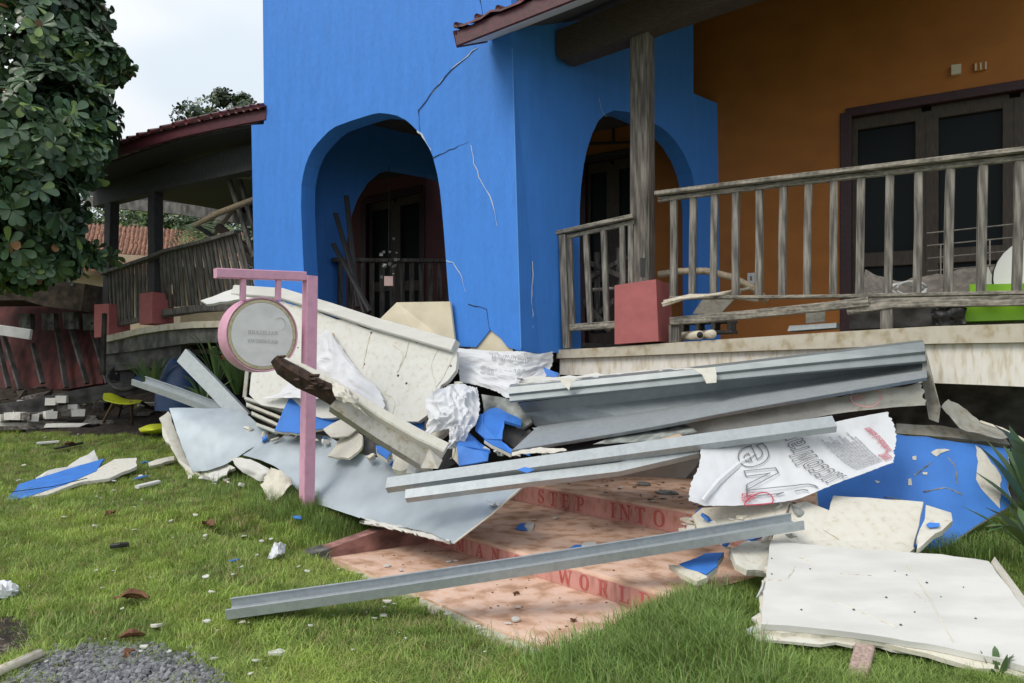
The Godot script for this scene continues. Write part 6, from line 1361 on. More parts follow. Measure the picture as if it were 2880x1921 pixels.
func make_wraps():
	var patch_rows := [[Vector3(-0.575, 1.716, -7.598), Vector3(-0.32, 1.685, -7.473), Vector3(-0.106, 1.668, -7.35), Vector3(0.084, 1.664, -7.251), Vector3(0.247, 1.642, -7.32), Vector3(0.399, 1.671, -7.45)], [Vector3(-0.532, 1.529, -7.492), Vector3(-0.316, 1.506, -7.39), Vector3(-0.105, 1.484, -7.292), Vector3(0.084, 1.475, -7.205), Vector3(0.258, 1.505, -7.3), Vector3(0.387, 1.536, -7.4)], [Vector3(-0.498, 1.368, -7.381), Vector3(-0.32, 1.336, -7.3), Vector3(-0.145, 1.279, -7.222), Vector3(-0.03, 1.225, -7.109), Vector3(0.118, 1.338, -7.1), Vector3(0.303, 1.394, -7.2)]]
	var w := thing("house_wrap", "white printed house wrap hanging below the blue tower corner", "building wrap", Vector3(-0.105, 1.484, -7.3))
	put("sheet", patch(patch_rows, 50, 24, 0.002, -0.035, 2.2, 0.03, 2), M.wrap, w)
	put("print", bend(outline(letters("Tyvek", 0.1, false), 0.005), patch_rows, Vector2(0.3, 0.36), Vector2(1.05, 0.1), Vector2(0.0, -2.3), 0.02), M.ink_faint, w)
	put("print", bend(outline(letters("StuccoWrap", 0.09, false), 0.005), patch_rows, Vector2(0.22, 0.72), Vector2(0.8, 0.05), Vector2(0.0, -2.2), 0.02), M.ink_faint, w)
	one("crumpled_wrap", "crumpled white printed wrap sagging in the middle of the heap", "building wrap", patch([[Vector3(-0.645, 1.284, -6.98), Vector3(-0.495, 1.347, -6.98), Vector3(-0.314, 1.323, -7)], [Vector3(-0.772, 1.201, -6.86), Vector3(-0.535, 1.191, -6.8), Vector3(-0.285, 1.15, -6.86)], [Vector3(-0.73, 1.029, -6.76), Vector3(-0.494, 1.083, -6.66), Vector3(-0.308, 1.017, -6.7)], [Vector3(-0.768, 0.882, -6.7), Vector3(-0.543, 0.969, -6.62), Vector3(-0.414, 0.897, -6.6)]], 46, 46, 0.002, -0.13, 1.9, 0.05, 1), M.wrap)
	one("wrap_tail", "white wrap tail hanging below the crumpled wrap onto the blue box", "building wrap", patch([[Vector3(-0.537, 0.978, -6.55), Vector3(-0.318, 1.011, -6.6)], [Vector3(-0.528, 0.894, -6.45), Vector3(-0.368, 0.926, -6.5)], [Vector3(-0.564, 0.807, -6.45), Vector3(-0.41, 0.824, -6.42)]], 20, 20, 0.002, -0.14, 2.4, 0.1, 21), M.wrap)
	one("foam_wedge", "cream foam wedge under the crumpled wrap beside a blue scrap", "foam lump", board(ragged([Vector3(-0.747, 1.049, -6.95), Vector3(-0.683, 1.013, -6.9), Vector3(-0.557, 0.962, -6.8), Vector3(-0.705, 0.851, -6.75), Vector3(-0.794, 0.843, -6.8)], 0.06, 0.012), 0.05), M.foam_edge)
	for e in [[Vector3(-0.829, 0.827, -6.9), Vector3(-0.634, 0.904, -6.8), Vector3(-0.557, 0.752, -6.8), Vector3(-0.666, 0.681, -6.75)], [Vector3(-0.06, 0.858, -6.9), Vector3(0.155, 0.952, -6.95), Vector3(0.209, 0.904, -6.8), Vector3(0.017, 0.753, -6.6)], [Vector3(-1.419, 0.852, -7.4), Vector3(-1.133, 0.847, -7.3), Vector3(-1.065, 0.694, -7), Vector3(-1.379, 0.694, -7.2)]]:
		put("heap_shade_board", board(e, 0.03), M.dark_concrete).set_meta("category", "board")  # dark panels added in the heap, their colour standing for shade
	for i in 3:
		var o = get_node("heap_shade_board" + ("" if i == 0 else "_%03d" % i))
		o.set_meta("label", ["dark panel painted as shade in the hollow left of the broken blue box", "dark panel painted as shade in the hollow right of the blue corner block", "dark panel painted as shade under the old channel behind the bent sheet"][i])
	# the large printed sheet at the right
	var rows := [[Vector3(1.305, 0.968, -5.42), Vector3(1.607, 1.003, -5.44), Vector3(1.907, 1.05, -5.42), Vector3(2.26, 1.102, -5.42), Vector3(2.682, 1.172, -5.5)], [Vector3(1.278, 0.844, -5.28), Vector3(1.563, 0.836, -5.3), Vector3(1.876, 0.885, -5.34), Vector3(2.262, 0.964, -5.36), Vector3(2.695, 1.05, -5.42)], [Vector3(1.184, 0.708, -5.15), Vector3(1.496, 0.698, -5.18), Vector3(1.838, 0.743, -5.24), Vector3(2.246, 0.834, -5.26), Vector3(2.636, 0.923, -5.32)], [Vector3(1.134, 0.617, -5), Vector3(1.315, 0.573, -5.05), Vector3(1.822, 0.598, -5.12), Vector3(2.245, 0.741, -5.16), Vector3(2.578, 0.838, -5.22)]]
	var b := thing("printed_wrap_sheet", "large white house wrap sheet with slanting print, draped over the right of the heap", "building wrap", Vector3(1.843, 0.812, -5.25))
	put("sheet", patch(rows, 70, 40, 0.002, 0.012, 1.6, 0.018, 5), M.wrap, b)
	put("fold", done(sweep([Vector3(1.235, 0.619, -5.02), Vector3(1.375, 0.721, -5.16), Vector3(1.557, 0.832, -5.28), Vector3(1.678, 0.892, -5.33)], PackedVector2Array([Vector2(-0.022, -0.004), Vector2(0, 0.008), Vector2(0.022, -0.004)]), Vector3(0, 0.6, 1), true, null, [0.6, 1.0, 0.9, 0.2])), M.wrap, b)
	# lettering runs up the sheet: reading direction towards the top edge, tops of the letters to the left
	var ex := Vector2(-0.36, -1.9)
	var ey := Vector2(-1.0, 0.42)
	for e in [["Tyvek", 0.34, Vector2(0.68, 1.3), "ink", 0.0], ["StuccoWrap", 0.155, Vector2(0.80, 1.1), "ink", 0.0]]:
		put("print", bend(outline(letters(e[0], e[1] * 0.62, false), 0.006 if e[1] > 0.2 else 0.0055), rows, e[2], ex * (1.0 if e[1] > 0.2 else 0.74), ey, 0.016), M[e[3]], b)
	for i in 11:
		put("small_print", bend(dashes(i), rows, Vector2(0.80 + 0.013 * i, 0.88), ex * 0.8, ey, 0.016), M.ink_faint, b)
	put("red_print", bend(letters("The miracles of science", 0.03, true), rows, Vector2(0.985, 0.72), ex * 0.55, ey, 0.016), M.ink_red, b)
	put("red_print", bend(letters("DUPONT", 0.042, true), rows, Vector2(0.99, 0.9), ex * 0.4, ey, 0.016), M.ink_red, b)
	oval_mark(b, rows, Vector2(0.40, 0.96), 0.045, 0.12, ex, ey)
	var mark := thing("red_oval_print", "red oval mark printed on the grey wrap under the folded beam", "printed mark", Vector3(2.553, 1.259, -5.62))
	var r2 := [[Vector3(2.462, 1.327, -5.7), Vector3(2.692, 1.37, -5.64)], [Vector3(2.447, 1.18, -5.6), Vector3(2.68, 1.182, -5.56)]]
	oval_mark(mark, r2, Vector2(0.5, 0.5), 0.42, 0.42, Vector2(1.6, 0), Vector2(0, -3.2), true)

func oval_mark(parent: Node3D, rows: Array, c: Vector2, ru: float, rv: float, ex: Vector2, ey: Vector2, upright := false):
	var p := []
	for i in 25:
		var a := TAU * i / 24.0
		p.append(surf(rows, c.x + cos(a) * ru, c.y + sin(a) * rv) + Vector3(0, 0.006, 0.02))
	put("oval", done(sweep(p, rect(0.008, 0.003, 0.001), Vector3(0, 0.6, 1))), M.ink_red if not upright else M.ink_pale_red, parent)
	var t := letters("DUPONT", 0.05 if upright else 0.045, true)
	put("oval_text", bend(t, rows, c + (Vector2(-ru * 0.8, 0.12) if upright else Vector2(0.01, rv * 0.8)), ex * (0.62 if upright else 0.45), ey, 0.022), M.ink_red if not upright else M.ink_pale_red, parent)

func dashes(sd: int) -> ArrayMesh:      # a line of print too small to read
	var r := RandomNumberGenerator.new()
	r.seed = sd + 40
	var st := start()
	var x := 0.0
	while x < 0.42 - 0.05 * (sd % 3):
		var w := r.randf_range(0.012, 0.05)
		quad(st, Vector3(x, 0, 0), Vector3(x, 0.007, 0), Vector3(x + w, 0.007, 0), Vector3(x + w, 0, 0))
		x += w + 0.009
	return done(st)

func make_small_debris():
	# white chips on the lawn
	var spots := [[Vector3(-3.63, 0.252, -6.3), .05], [Vector3(-3.256, 0.225, -6.06), .07], [Vector3(-4.789, 0.388, -7.53), .05], [Vector3(-5.158, 0.459, -8.19), .05], [Vector3(-3.847, 0.384, -7.5), .06], [Vector3(-3.66, 0.345, -7.14), .04], [Vector3(-2.617, 0.245, -6.42), .05], [Vector3(-2.357, 0.167, -5.97), .05], [Vector3(-2.756, 0.225, -6.28), .04], [Vector3(-2.149, 0.111, -6.24), .05], [Vector3(-1.999, 0.076, -6.21), .05], [Vector3(-1.941, 0.081, -6.27), .04], [Vector3(-2.887, 0.215, -5.96), .04], [Vector3(-2.715, 0.118, -5.09), .05], [Vector3(-1.959, 0.105, -4.99), .05], [Vector3(-1.821, 0.079, -4.73), .05], [Vector3(-1.809, 0.104, -5.06), .03], [Vector3(-1.819, 0.107, -5.25), .03], [Vector3(-1.933, 0.027, -4.25), .08], [Vector3(-2.007, 0.016, -4.17), .05], [Vector3(-1.686, 0.032, -4.32), .05], [Vector3(-1.486, 0.031, -4.31), .04], [Vector3(-1.104, 0.022, -4.28), .04], [Vector3(-1.177, -0.002, -3.92), .08], [Vector3(-1.242, -0.003, -3.82), .05], [Vector3(-1.461, 0, -3.84), .05], [Vector3(-1.728, -0.002, -3.95), .03], [Vector3(-1.216, 0, -3.65), .03], [Vector3(-1.504, 0.051, -5.49), .03], [Vector3(-1.413, 0.045, -5.38), .04], [Vector3(-1.002, 0.01, -5.2), .07], [Vector3(-1.015, 0.018, -5.12), .05], [Vector3(-0.737, 0.016, -4.48), .05], [Vector3(-0.757, 0.013, -4.76), .06], [Vector3(-0.713, 0.011, -4.73), .03], [Vector3(-0.375, 0.001, -4.57), .05], [Vector3(-0.443, -0.001, -4.8), .04], [Vector3(-1.027, -0.062, -5.83), .03], [Vector3(-1.849, 0.096, -5.65), .03], [Vector3(-1.884, -0.001, -4.01), .05], [Vector3(-2.239, 0.052, -4.49), .03], [Vector3(-0.778, 0.017, -4.43), .03], [Vector3(-5.889, 0.633, -9.77), .05], [Vector3(-5.59, 0.656, -9.97), .06], [Vector3(-3.696, 0.407, -7.71), .05]]
	var chips := []
	for i in spots.size():
		var o := put("white_chip", shared_shard(i % 6, 0), M.foam_clean if i % 3 else M.foam)
		o.position = spots[i][0] + UP * 0.03
		o.rotation = Vector3(rng.randf_range(-0.3, 0.3), rng.randf() * TAU, rng.randf_range(-0.3, 0.3))
		o.scale = Vector3.ONE * spots[i][1] * 0.62
		chips.append(o)
	name_by_place(chips)
	var tt := []
	var tc := []
	for i in 60:
		for k in 30:
			var d := rng.randf_range(3.7, 9.0)
			var x := rng.randf_range(-0.62, 0.0) * d
			var sc := step_coords(x, d)
			if sc.x < -2.95 or sc.y < -0.15:
				tt.append(Transform3D(Basis(UP, rng.randf() * TAU).scaled(Vector3.ONE * rng.randf_range(0.008, 0.02)), on_ground(x, d, 0.03)))
				tc.append(Color.WHITE)
				break
	tag(foliage(self, "white_crumbs", shared_shard(1, 0), tt, tc, M.foam_clean), "tiny white foam crumbs sprinkled through the lawn grass", "crumbs")
	# chips on the steps
	var on_steps := [[Vector3(0.135, 0.15, -6.62), .05], [Vector3(0.394, 0.15, -6.989), .06], [Vector3(0.527, 0.15, -6.989), .04], [Vector3(0.196, 0.15, -6.925), .04], [Vector3(0.912, 0.15, -5.94), .07], [Vector3(-0.483, 0.01, -5.936), .05], [Vector3(-0.432, 0.01, -5.964), .04], [Vector3(0.016, 0.01, -4.515), .06], [Vector3(-0.019, 0.01, -4.452), .04], [Vector3(0.033, 0.01, -4.761), .035], [Vector3(-0.686, 0.01, -5.569), .04], [Vector3(-0.809, 0.01, -5.669), .04], [Vector3(-0.925, 0.01, -5.799), .05], [Vector3(-0.644, 0.01, -5.484), .03], [Vector3(-0.194, 0.01, -4.39), .04], [Vector3(-0.25, 0.01, -5.936), .02], [Vector3(0.17, 0.01, -4.735), .02], [Vector3(1.051, 0.35, -7.503), .05], [Vector3(0.822, 0.35, -7.161), .03], [Vector3(1.22, 0.35, -6.703), .03]]
	var step_chips := []
	for i in on_steps.size():
		var o := put("step_chip", shared_shard(i % 6, 1), M.foam_clean)
		o.position = on_steps[i][0]
		o.rotation.y = rng.randf() * TAU
		o.scale = Vector3.ONE * on_steps[i][1] * 0.7
		step_chips.append(o)
	name_by_place(step_chips, true)
	tt = []
	tc = []
	for i in 70:
		var n := 2.45 + absf(rng.randfn(0.0, 0.55))
		tt.append(Transform3D(Basis(UP, rng.randf() * TAU).scaled(Vector3.ONE * rng.randf_range(0.008, 0.035)), step_pt(rng.randf_range(-3.0, -0.7), n, 0.348)))
		tc.append(Color.WHITE)
	tag(foliage(self, "rubble_crumbs", shared_shard(2, 1), tt, tc, M.brick_grey), "grey rubble crumbs strewn on the upper pink step", "rubble")
	tt = []
	tc = []
	for i in 60:
		var low := rng.randf() < 0.6
		tt.append(Transform3D(Basis(UP, rng.randf() * TAU).scaled(Vector3.ONE * rng.randf_range(0.004, 0.013)), step_pt(rng.randf_range(-2.6, -0.05), rng.randf_range(0.05, 0.85), 0.006) if low else step_pt(rng.randf_range(-2.4, 0.0), rng.randf_range(1.0, 2.25), 0.147)))
		tc.append(Color.WHITE)
	tag(foliage(self, "dirt_specks", shared_shard(3, 1), tt, tc, M.dry_leaf), "brown dirt specks on the lower pink steps", "dirt")
	piece("blue_flake", "blue paint flake with a white chip beside it on the middle step, left one", "paint flake", [Vector3(0.027, 0.155, -6.517), Vector3(0.062, 0.155, -6.711), Vector3(0.138, 0.155, -6.752), Vector3(0.188, 0.155, -6.632), Vector3(0.124, 0.155, -6.442), Vector3(0.07, 0.155, -6.442)], 0.006, "blue_chip", "", 0.006)
	piece("blue_flake", "blue paint flake under a cream chip in the middle of the middle step", "paint flake", [Vector3(0.396, 0.155, -5.692), Vector3(0.481, 0.155, -5.87), Vector3(0.66, 0.155, -5.825), Vector3(0.649, 0.155, -5.678), Vector3(0.508, 0.155, -5.525), Vector3(0.404, 0.155, -5.58)], 0.006, "blue_chip", "", 0.006)
	piece("cream_chip", "cream chip lying on the blue flake in the middle of the step", "chip", [Vector3(0.504, 0.17, -5.681), Vector3(0.541, 0.17, -5.876), Vector3(0.636, 0.17, -5.908), Vector3(0.631, 0.17, -5.681), Vector3(0.546, 0.17, -5.596)], 0.03, "foam_clean", "", 0.006)
	piece("cream_chip", "cream chip lying right of the left blue flake on the step", "chip", [Vector3(0.105, 0.165, -6.579), Vector3(0.13, 0.165, -6.738), Vector3(0.197, 0.165, -6.698), Vector3(0.167, 0.165, -6.427), Vector3(0.131, 0.165, -6.39)], 0.025, "foam_clean", "", 0.004)
	for e in [[Vector3(1.425, 0.35, -7.161), .13, "upper broken plaster flake at the back of the upper step"], [Vector3(1.325, 0.35, -7.75), .16, "long grey plaster flake under the dark curled sheet"]]:
		var o := put("plaster_flake", shard(3 + int(e[1] * 100), 1.0, 0.08), M.wash_grey)
		o.position = e[0]
		o.scale = Vector3.ONE * e[1]
		tag(o, e[2], "plaster flake")
	# loose scraps along the foot of the heap
	var scraps := []
	var runs := [[Vector3(-2.809, 0.878, -8.1), Vector3(-2.309, 0.831, -7.8), 5, 0.07], [Vector3(-2.468, 0.813, -7.75), Vector3(-1.554, 0.823, -7.35), 9, 0.07], [Vector3(-1.37, 0.689, -7.05), Vector3(-0.641, 0.653, -6.5), 9, 0.08], [Vector3(-1.215, 0.929, -7.3), Vector3(-0.653, 0.89, -7), 6, 0.07], [Vector3(-0.54, 0.734, -6.6), Vector3(0.051, 0.827, -6.2), 9, 0.07], [Vector3(0.016, 0.804, -6.25), Vector3(0.413, 0.772, -5.9), 7, 0.05], [Vector3(1.196, 0.45, -5.15), Vector3(1.937, 0.528, -5.2), 12, 0.08], [Vector3(1.301, 0.361, -4.9), Vector3(1.73, 0.391, -4.95), 7, 0.06], [Vector3(1.184, 0.31, -5.5), Vector3(1.332, 0.43, -5.6), 4, 0.06], [Vector3(-3.223, 0.439, -7.8), Vector3(-2.489, 0.433, -7.2), 7, 0.06], [Vector3(-0.514, 1.381, -7.25), Vector3(-0.664, 1.282, -7.1), 4, 0.06]]
	var where := ["left of the blue board behind the bent sheet", "along the fold between the two bent sheets", "beside the lower end of the rotten channel", "under the leaning stucco panel", "round the broken blue box", "above the left end of the upper stud", "below the printed wrap sheet", "at the right end of the long front channel", "at the word's end on the upper step", "under the left bent sheet", "beside the hanging house wrap"]
	var nth := ["first", "second", "third", "fourth", "fifth", "sixth", "seventh", "eighth", "ninth", "tenth", "eleventh", "twelfth"]
	for q in runs.size():
		var e = runs[q]
		for i in e[2]:
			var blue := rng.randf() < 0.22
			var o := put("heap_scrap", chunk(i + q * 3, Vector3(rng.randf_range(0.5, 1.5), rng.randf_range(0.12, 0.5), rng.randf_range(0.4, 1.0)), 0.45), M.blue_board if blue else [M.foam, M.foam_edge, M.foam_clean, M.wash_grey][i % 4])
			o.position = e[0].lerp(e[1], (i + rng.randf()) / e[2]) + Vector3(rng.randf_range(-0.05, 0.05), rng.randf_range(-0.03, 0.03), rng.randf_range(-0.05, 0.05))
			o.rotation = Vector3(rng.randf_range(-0.6, 0.6), rng.randf() * TAU, rng.randf_range(-0.6, 0.6))
			o.scale = Vector3.ONE * e[3] * rng.randf_range(0.6, 1.4)
			tag(o, "%s %s scrap from the left %s" % [nth[i], "blue" if blue else "pale foam", where[q]], "scrap", "broken scraps in the heap")
	# larger single pieces on the lawn
	one("white_rag", "crumpled white scrap on the grass left of the pink steps", "paper scrap", patch([[Vector3(-1.789, 0.129, -5.81), Vector3(-1.788, 0.14, -5.97), Vector3(-1.792, 0.097, -6.19)], [Vector3(-1.739, 0.13, -5.58), Vector3(-1.695, 0.148, -5.64), Vector3(-1.717, 0.094, -5.91)], [Vector3(-1.748, 0.116, -5.55), Vector3(-1.692, 0.125, -5.55), Vector3(-1.707, 0.084, -5.81)]], 16, 14, 0.003, -0.07, 2.4, 0.1, 3), M.wrap)
	one("white_rag", "crumpled white scrap on the grass at the left picture edge", "paper scrap", patch([[Vector3(-3.175, 0.141, -4.76), Vector3(-3.089, 0.162, -4.75), Vector3(-3.009, 0.131, -4.75)], [Vector3(-3.127, 0.116, -4.69), Vector3(-3.015, 0.137, -4.63), Vector3(-2.984, 0.118, -4.72)], [Vector3(-3.106, 0.091, -4.66), Vector3(-3.014, 0.107, -4.63), Vector3(-2.996, 0.105, -4.69)]], 16, 14, 0.003, -0.07, 2.4, 0.1, 8), M.wrap)
	for e in [[Vector3(-3.147, 0.141, -4.83), .07, "blue chip beside the white scrap at the left picture edge"], [Vector3(-3.65, 0.429, -7.64), .09, "blue chip on the lawn right of the blue and white fragment"], [Vector3(-3.937, 0.505, -8.32), .08, "blue chip at the tip of the blue and white fragment"], [Vector3(-1.917, 0.149, -5.38), .05, "small blue chip in the grass left of the white rag"], [Vector3(-1.832, 0.216, -6.64), .07, "blue chip in the grass at the foot of the sign post"], [Vector3(-4.298, 0.395, -7.24), .04, "blue crumb beside the long lawn fragment"]]:
		var o := put("blue_chip", shard(int(e[1] * 1000), 1.0, 0.15), M.blue_chip)
		o.position = e[0]
		o.scale = Vector3.ONE * e[1] * 0.8
		o.rotation = Vector3(0.15, rng.randf() * TAU, 0.1)
		tag(o, e[2], "chip")
	one("foam_finger", "long white foam sliver on the lawn below the blue chip", "foam sliver", bar(Vector3(-3.482, 0.4, -7.2), Vector3(-3.372, 0.422, -7.4), 0.06, 0.03), M.foam_clean)
	one("foam_finger", "jagged white foam sliver reaching from the long fragment to the bent sheet", "foam sliver", board(ragged([Vector3(-3.866, 0.515, -8.23), Vector3(-3.774, 0.548, -8.35), Vector3(-3.682, 0.567, -8.44), Vector3(-3.646, 0.529, -8.36), Vector3(-3.732, 0.504, -8.24), Vector3(-3.81, 0.486, -8.16)], 0.06, 0.015), 0.03), M.foam)
	one("foam_finger", "thin white foam sliver lying on the far lawn before the white bricks", "foam sliver", bar(Vector3(-5.764, 0.622, -9.38), Vector3(-5.554, 0.634, -9.49), 0.06, 0.03), M.foam_clean)
	one("black_strip", "black rubber strip on the far lawn left of the lime seat", "strip", bars([Vector3(-5.333, 0.591, -9.02), Vector3(-5.239, 0.613, -9.12), Vector3(-5.186, 0.633, -9.31)], 0.07, 0.02), M.black)
	one("black_clip", "short black plastic piece on the middle of the lawn", "plastic piece", bars([Vector3(-2.839, 0.217, -5.52), Vector3(-2.781, 0.226, -5.52), Vector3(-2.742, 0.221, -5.56)], 0.05, 0.03), M.black)
	for e in [[Vector3(-2.228, 0.113, -4.59), .13, "large curled brown dry leaf on the near lawn"], [Vector3(-5.242, 0.619, -9.17), .12, "brown dry leaf on the far lawn under the black strip"], [Vector3(-2.449, 0.226, -6.27), .11, "brown dry leaf in the rough grass left of the sign post"], [Vector3(-3.292, 0.298, -6.36), .07, "brown twig like dry leaf in the middle of the lawn"], [Vector3(-1.99, 0.049, -4.11), .09, "pale brown dead leaf beside the gravel"], [Vector3(-1.908, 0.037, -3.9), .06, "orange brown leaf at the edge of the gravel"], [Vector3(0.353, 0.01, -4.515), .04, "brown leaf on the lowest step"], [Vector3(0.032, 0.01, -5.056), .035, "reddish brown leaf on the lowest step under the channel"]]:
		var s: float = e[1] * 0.75
		var c: Vector3 = e[0]
		var a := rng.randf() * TAU
		var ax := Vector3(cos(a), 0, sin(a)) * s
		var bx := Vector3(-sin(a), 0, cos(a)) * s * 0.6
		one("dry_leaf", e[2], "leaf", patch([[c - ax * 0.9, c - ax * 0.4 + bx * 0.8 + UP * s * 0.35, c + ax * 0.3 + bx * 0.8 + UP * s * 0.4, c + ax], [c - ax * 0.95, c - ax * 0.4, c + ax * 0.3 + UP * s * 0.1, c + ax * 1.05 + UP * s * 0.2], [c - ax * 0.9, c - ax * 0.4 - bx * 0.8 + UP * s * 0.3, c + ax * 0.3 - bx * 0.8 + UP * s * 0.5, c + ax]], 12, 8, 0.002, 0.02, 14.0), M.dry_leaf)
	one("white_pipe", "white plastic pipe lying at the bottom left corner", "pipe", tube([Vector3(-2.38, 0.056, -3.42), Vector3(-2.375, 0.049, -3.64), Vector3(-2.312, 0.058, -3.84)], 0.024, 12), M.pvc)

func name_by_place(list: Array, on_step := false):       # tells alike chips apart by the stretch of lawn or step they lie on
	var zones := {}
	for o in list:
		var x: float = o.position.x
		var d: float = -o.position.z
		var z := ""
		if on_step:
			z = "on the upper step" if o.position.y > 0.3 else ("on the middle step" if o.position.y > 0.1 else "on the lowest step")
		elif d > 8.2: z = "on the far lawn behind the blue and white fragment"
		elif d > 6.2 and x < -3.2: z = "on the lawn beside the blue and white fragment"
		elif d > 5.6 and x > -3.2: z = "on the lawn below the bent metal sheet"
		elif d > 4.75 and x < -2.0: z = "in the middle of the lawn"
		elif d > 4.5: z = "in the grass left of the lowest step"
		elif x < -1.55: z = "on the near lawn above the gravel"
		else: z = "in the near grass below the long front channel"
		if not zones.has(z): zones[z] = []
		zones[z].append(o)
	var ord := ["first", "second", "third", "fourth", "fifth", "sixth", "seventh", "eighth", "ninth", "tenth", "eleventh", "twelfth", "thirteenth", "fourteenth"]
	for z in zones:
		var l: Array = zones[z]
		l.sort_custom(func(a, b): return a.position.x / -a.position.z < b.position.x / -b.position.z)
		for i in l.size():
			tag(l[i], "%s %s chip from the left %s" % [ord[mini(i, 13)], "cream" if on_step else "white", z], "chip", "cream chips on the steps" if on_step else "white chips on the lawn")

func shared_shard(i: int, kind: int) -> ArrayMesh:
	var k := "shard%d_%d" % [i, kind]
	if not shared.has(k):
		shared[k] = shard(i + kind * 10, 1.0, 0.25)
	return shared[k]

# ---------------------------------------------------------------- plants

func leaf_mesh(l := 1.0, w := 0.55, fold := 0.12) -> ArrayMesh:      # a broad rounded leaf, stalk at the origin, along +z
	var st := start(true)
	var prof := [Vector2(0.0, 0.06), Vector2(0.25, 0.4), Vector2(0.5, 0.75), Vector2(0.75, 1.0), Vector2(0.92, 0.75), Vector2(1.0, 0.15)]
	for i in range(prof.size() - 1):
		for s in [-1.0, 1.0]:
			var a := Vector3(0, -0.14 * prof[i].x * prof[i].x, prof[i].x) * l
			var b := Vector3(0, -0.14 * prof[i + 1].x * prof[i + 1].x, prof[i + 1].x) * l
			var c := b + Vector3(s * prof[i + 1].y * w * 0.5, fold * prof[i + 1].y * w, 0) * l
			var d := a + Vector3(s * prof[i].y * w * 0.5, fold * prof[i].y * w, 0) * l
			if s > 0: quad(st, a, b, c, d)
			else: quad(st, d, c, b, a)
	return done(st)

func foliage(parent: Node3D, called: String, mesh: Mesh, ts: Array, cols: Array, mat: Material) -> MultiMeshInstance3D:
	var mm := MultiMesh.new()
	mm.transform_format = MultiMesh.TRANSFORM_3D
	mm.use_colors = true
	mm.mesh = mesh
	mm.instance_count = ts.size()
	for i in ts.size():
		mm.set_instance_transform(i, ts[i])
		mm.set_instance_color(i, cols[i])
	var o := MultiMeshInstance3D.new()
	o.name = called
	o.multimesh = mm
	o.material_override = mat
	o.set_meta("kind", "stuff")
	if parent != self:
		o.position = -parent.position
	parent.add_child(o, true)
	return o

func in_blobs(p: Vector3, blobs: Array) -> float:     # above 0 inside the crown
	var best := -1.0
	for b in blobs:
		var q: Vector3 = (p - b[0]) / b[1]
		best = maxf(best, 1.0 - q.length())
	return best

func crown(parent: Node3D, blobs: Array, rosettes: int, leaf_len: float, tint: Color, vary: float, r: RandomNumberGenerator, mesh: Mesh, shell := 0.35, per := 8, young := 0.12, singles := 0):
	var ts := []
	var cols := []
	var tries := 0
	while ts.size() < rosettes * per and tries < rosettes * 60:
		tries += 1
		var b = blobs[r.randi() % blobs.size()]
		var dir := Vector3(r.randfn(), r.randfn(), r.randfn()).normalized()
		var rad := 1.0 - shell * pow(r.randf(), 1.6)
		var p: Vector3 = b[0] + dir * b[1] * rad
		if in_blobs(p, blobs) > shell * 1.1:
			continue
		if fld.get_noise_3dv(p * 1.1 + b[0]) < -0.3:
			continue
		var out := (dir + Vector3(0, 0.35, 0) + Vector3(r.randfn(), r.randfn(), r.randfn()) * 0.35).normalized()
		var f := frame_at(out, UP)
		var patchy := fld.get_noise_3dv(p * 0.9 + Vector3(7, 3, 1))
		for i in per:
			var a := TAU * (i + r.randf_range(-0.3, 0.3)) / per
			var side: Vector3 = f[0] * cos(a) + f[1] * sin(a)
			var z := (side * 1.0 + out * r.randf_range(-0.15, 0.75) - UP * 0.35).normalized()
			var x := z.cross(out).normalized()
			var y := x.cross(z) * -1.0
			if y.dot(out) < 0: y = -y
			var l := leaf_len * r.randf_range(0.6, 1.15)
			ts.append(Transform3D(Basis(x, y, z).scaled(Vector3.ONE * l), p + side * leaf_len * 0.08))
			var k := 1.0 + vary * (patchy * 1.2 + r.randf_range(-0.5, 0.5))
			var c := Color(tint.r * k, tint.g * k, tint.b * k)
			var roll := r.randf()
			if roll < young + patchy * 0.16:
				c = Color(tint.r * 2.6, tint.g * 2.1, tint.b * 1.1)
			elif roll > 0.992:
				c = Color(0.22, 0.12, 0.05)
			cols.append(c)
	if singles > 0:        # the leaves nearest to the viewer are leaves of their own
		var idx := range(ts.size())
		var eye := Vector3(0, 1.4, 0)
		idx.sort_custom(func(a, b): return ts[a].origin.distance_squared_to(eye) < ts[b].origin.distance_squared_to(eye))
		var keep_t := []
		var keep_c := []
		var n := 0
		var mats := {}
		for i in idx:
			var seen: Vector3 = ts[i].origin
			var ang := absf(seen.x) / -seen.z
			if n < singles and ang < 0.66 and seen.y < 1.4 + 0.5 * -seen.z:
				var key := int(cols[i].g * 40)
				if not mats.has(key):
					var m: StandardMaterial3D = M.leaf.duplicate()
					m.vertex_color_use_as_albedo = false
					m.albedo_color = cols[i].linear_to_srgb()
					mats[key] = m
				var o := put("leaf", mesh, mats[key], parent)
				o.transform = Transform3D(ts[i].basis, ts[i].origin - parent.position)
				n += 1
			else:
				keep_t.append(ts[i])
				keep_c.append(cols[i])
		ts = keep_t
		cols = keep_c
	foliage(parent, "crown", mesh, ts, cols, M.leaf)

func trunk(parent: Node3D, path: Array, r0: float, called := "trunk"):
	var sc := []
	for i in path.size():
		sc.append(lerpf(1.0, 0.45, float(i) / (path.size() - 1)))
	put(called, tube(path, r0, 10, sc), M.bark, parent)

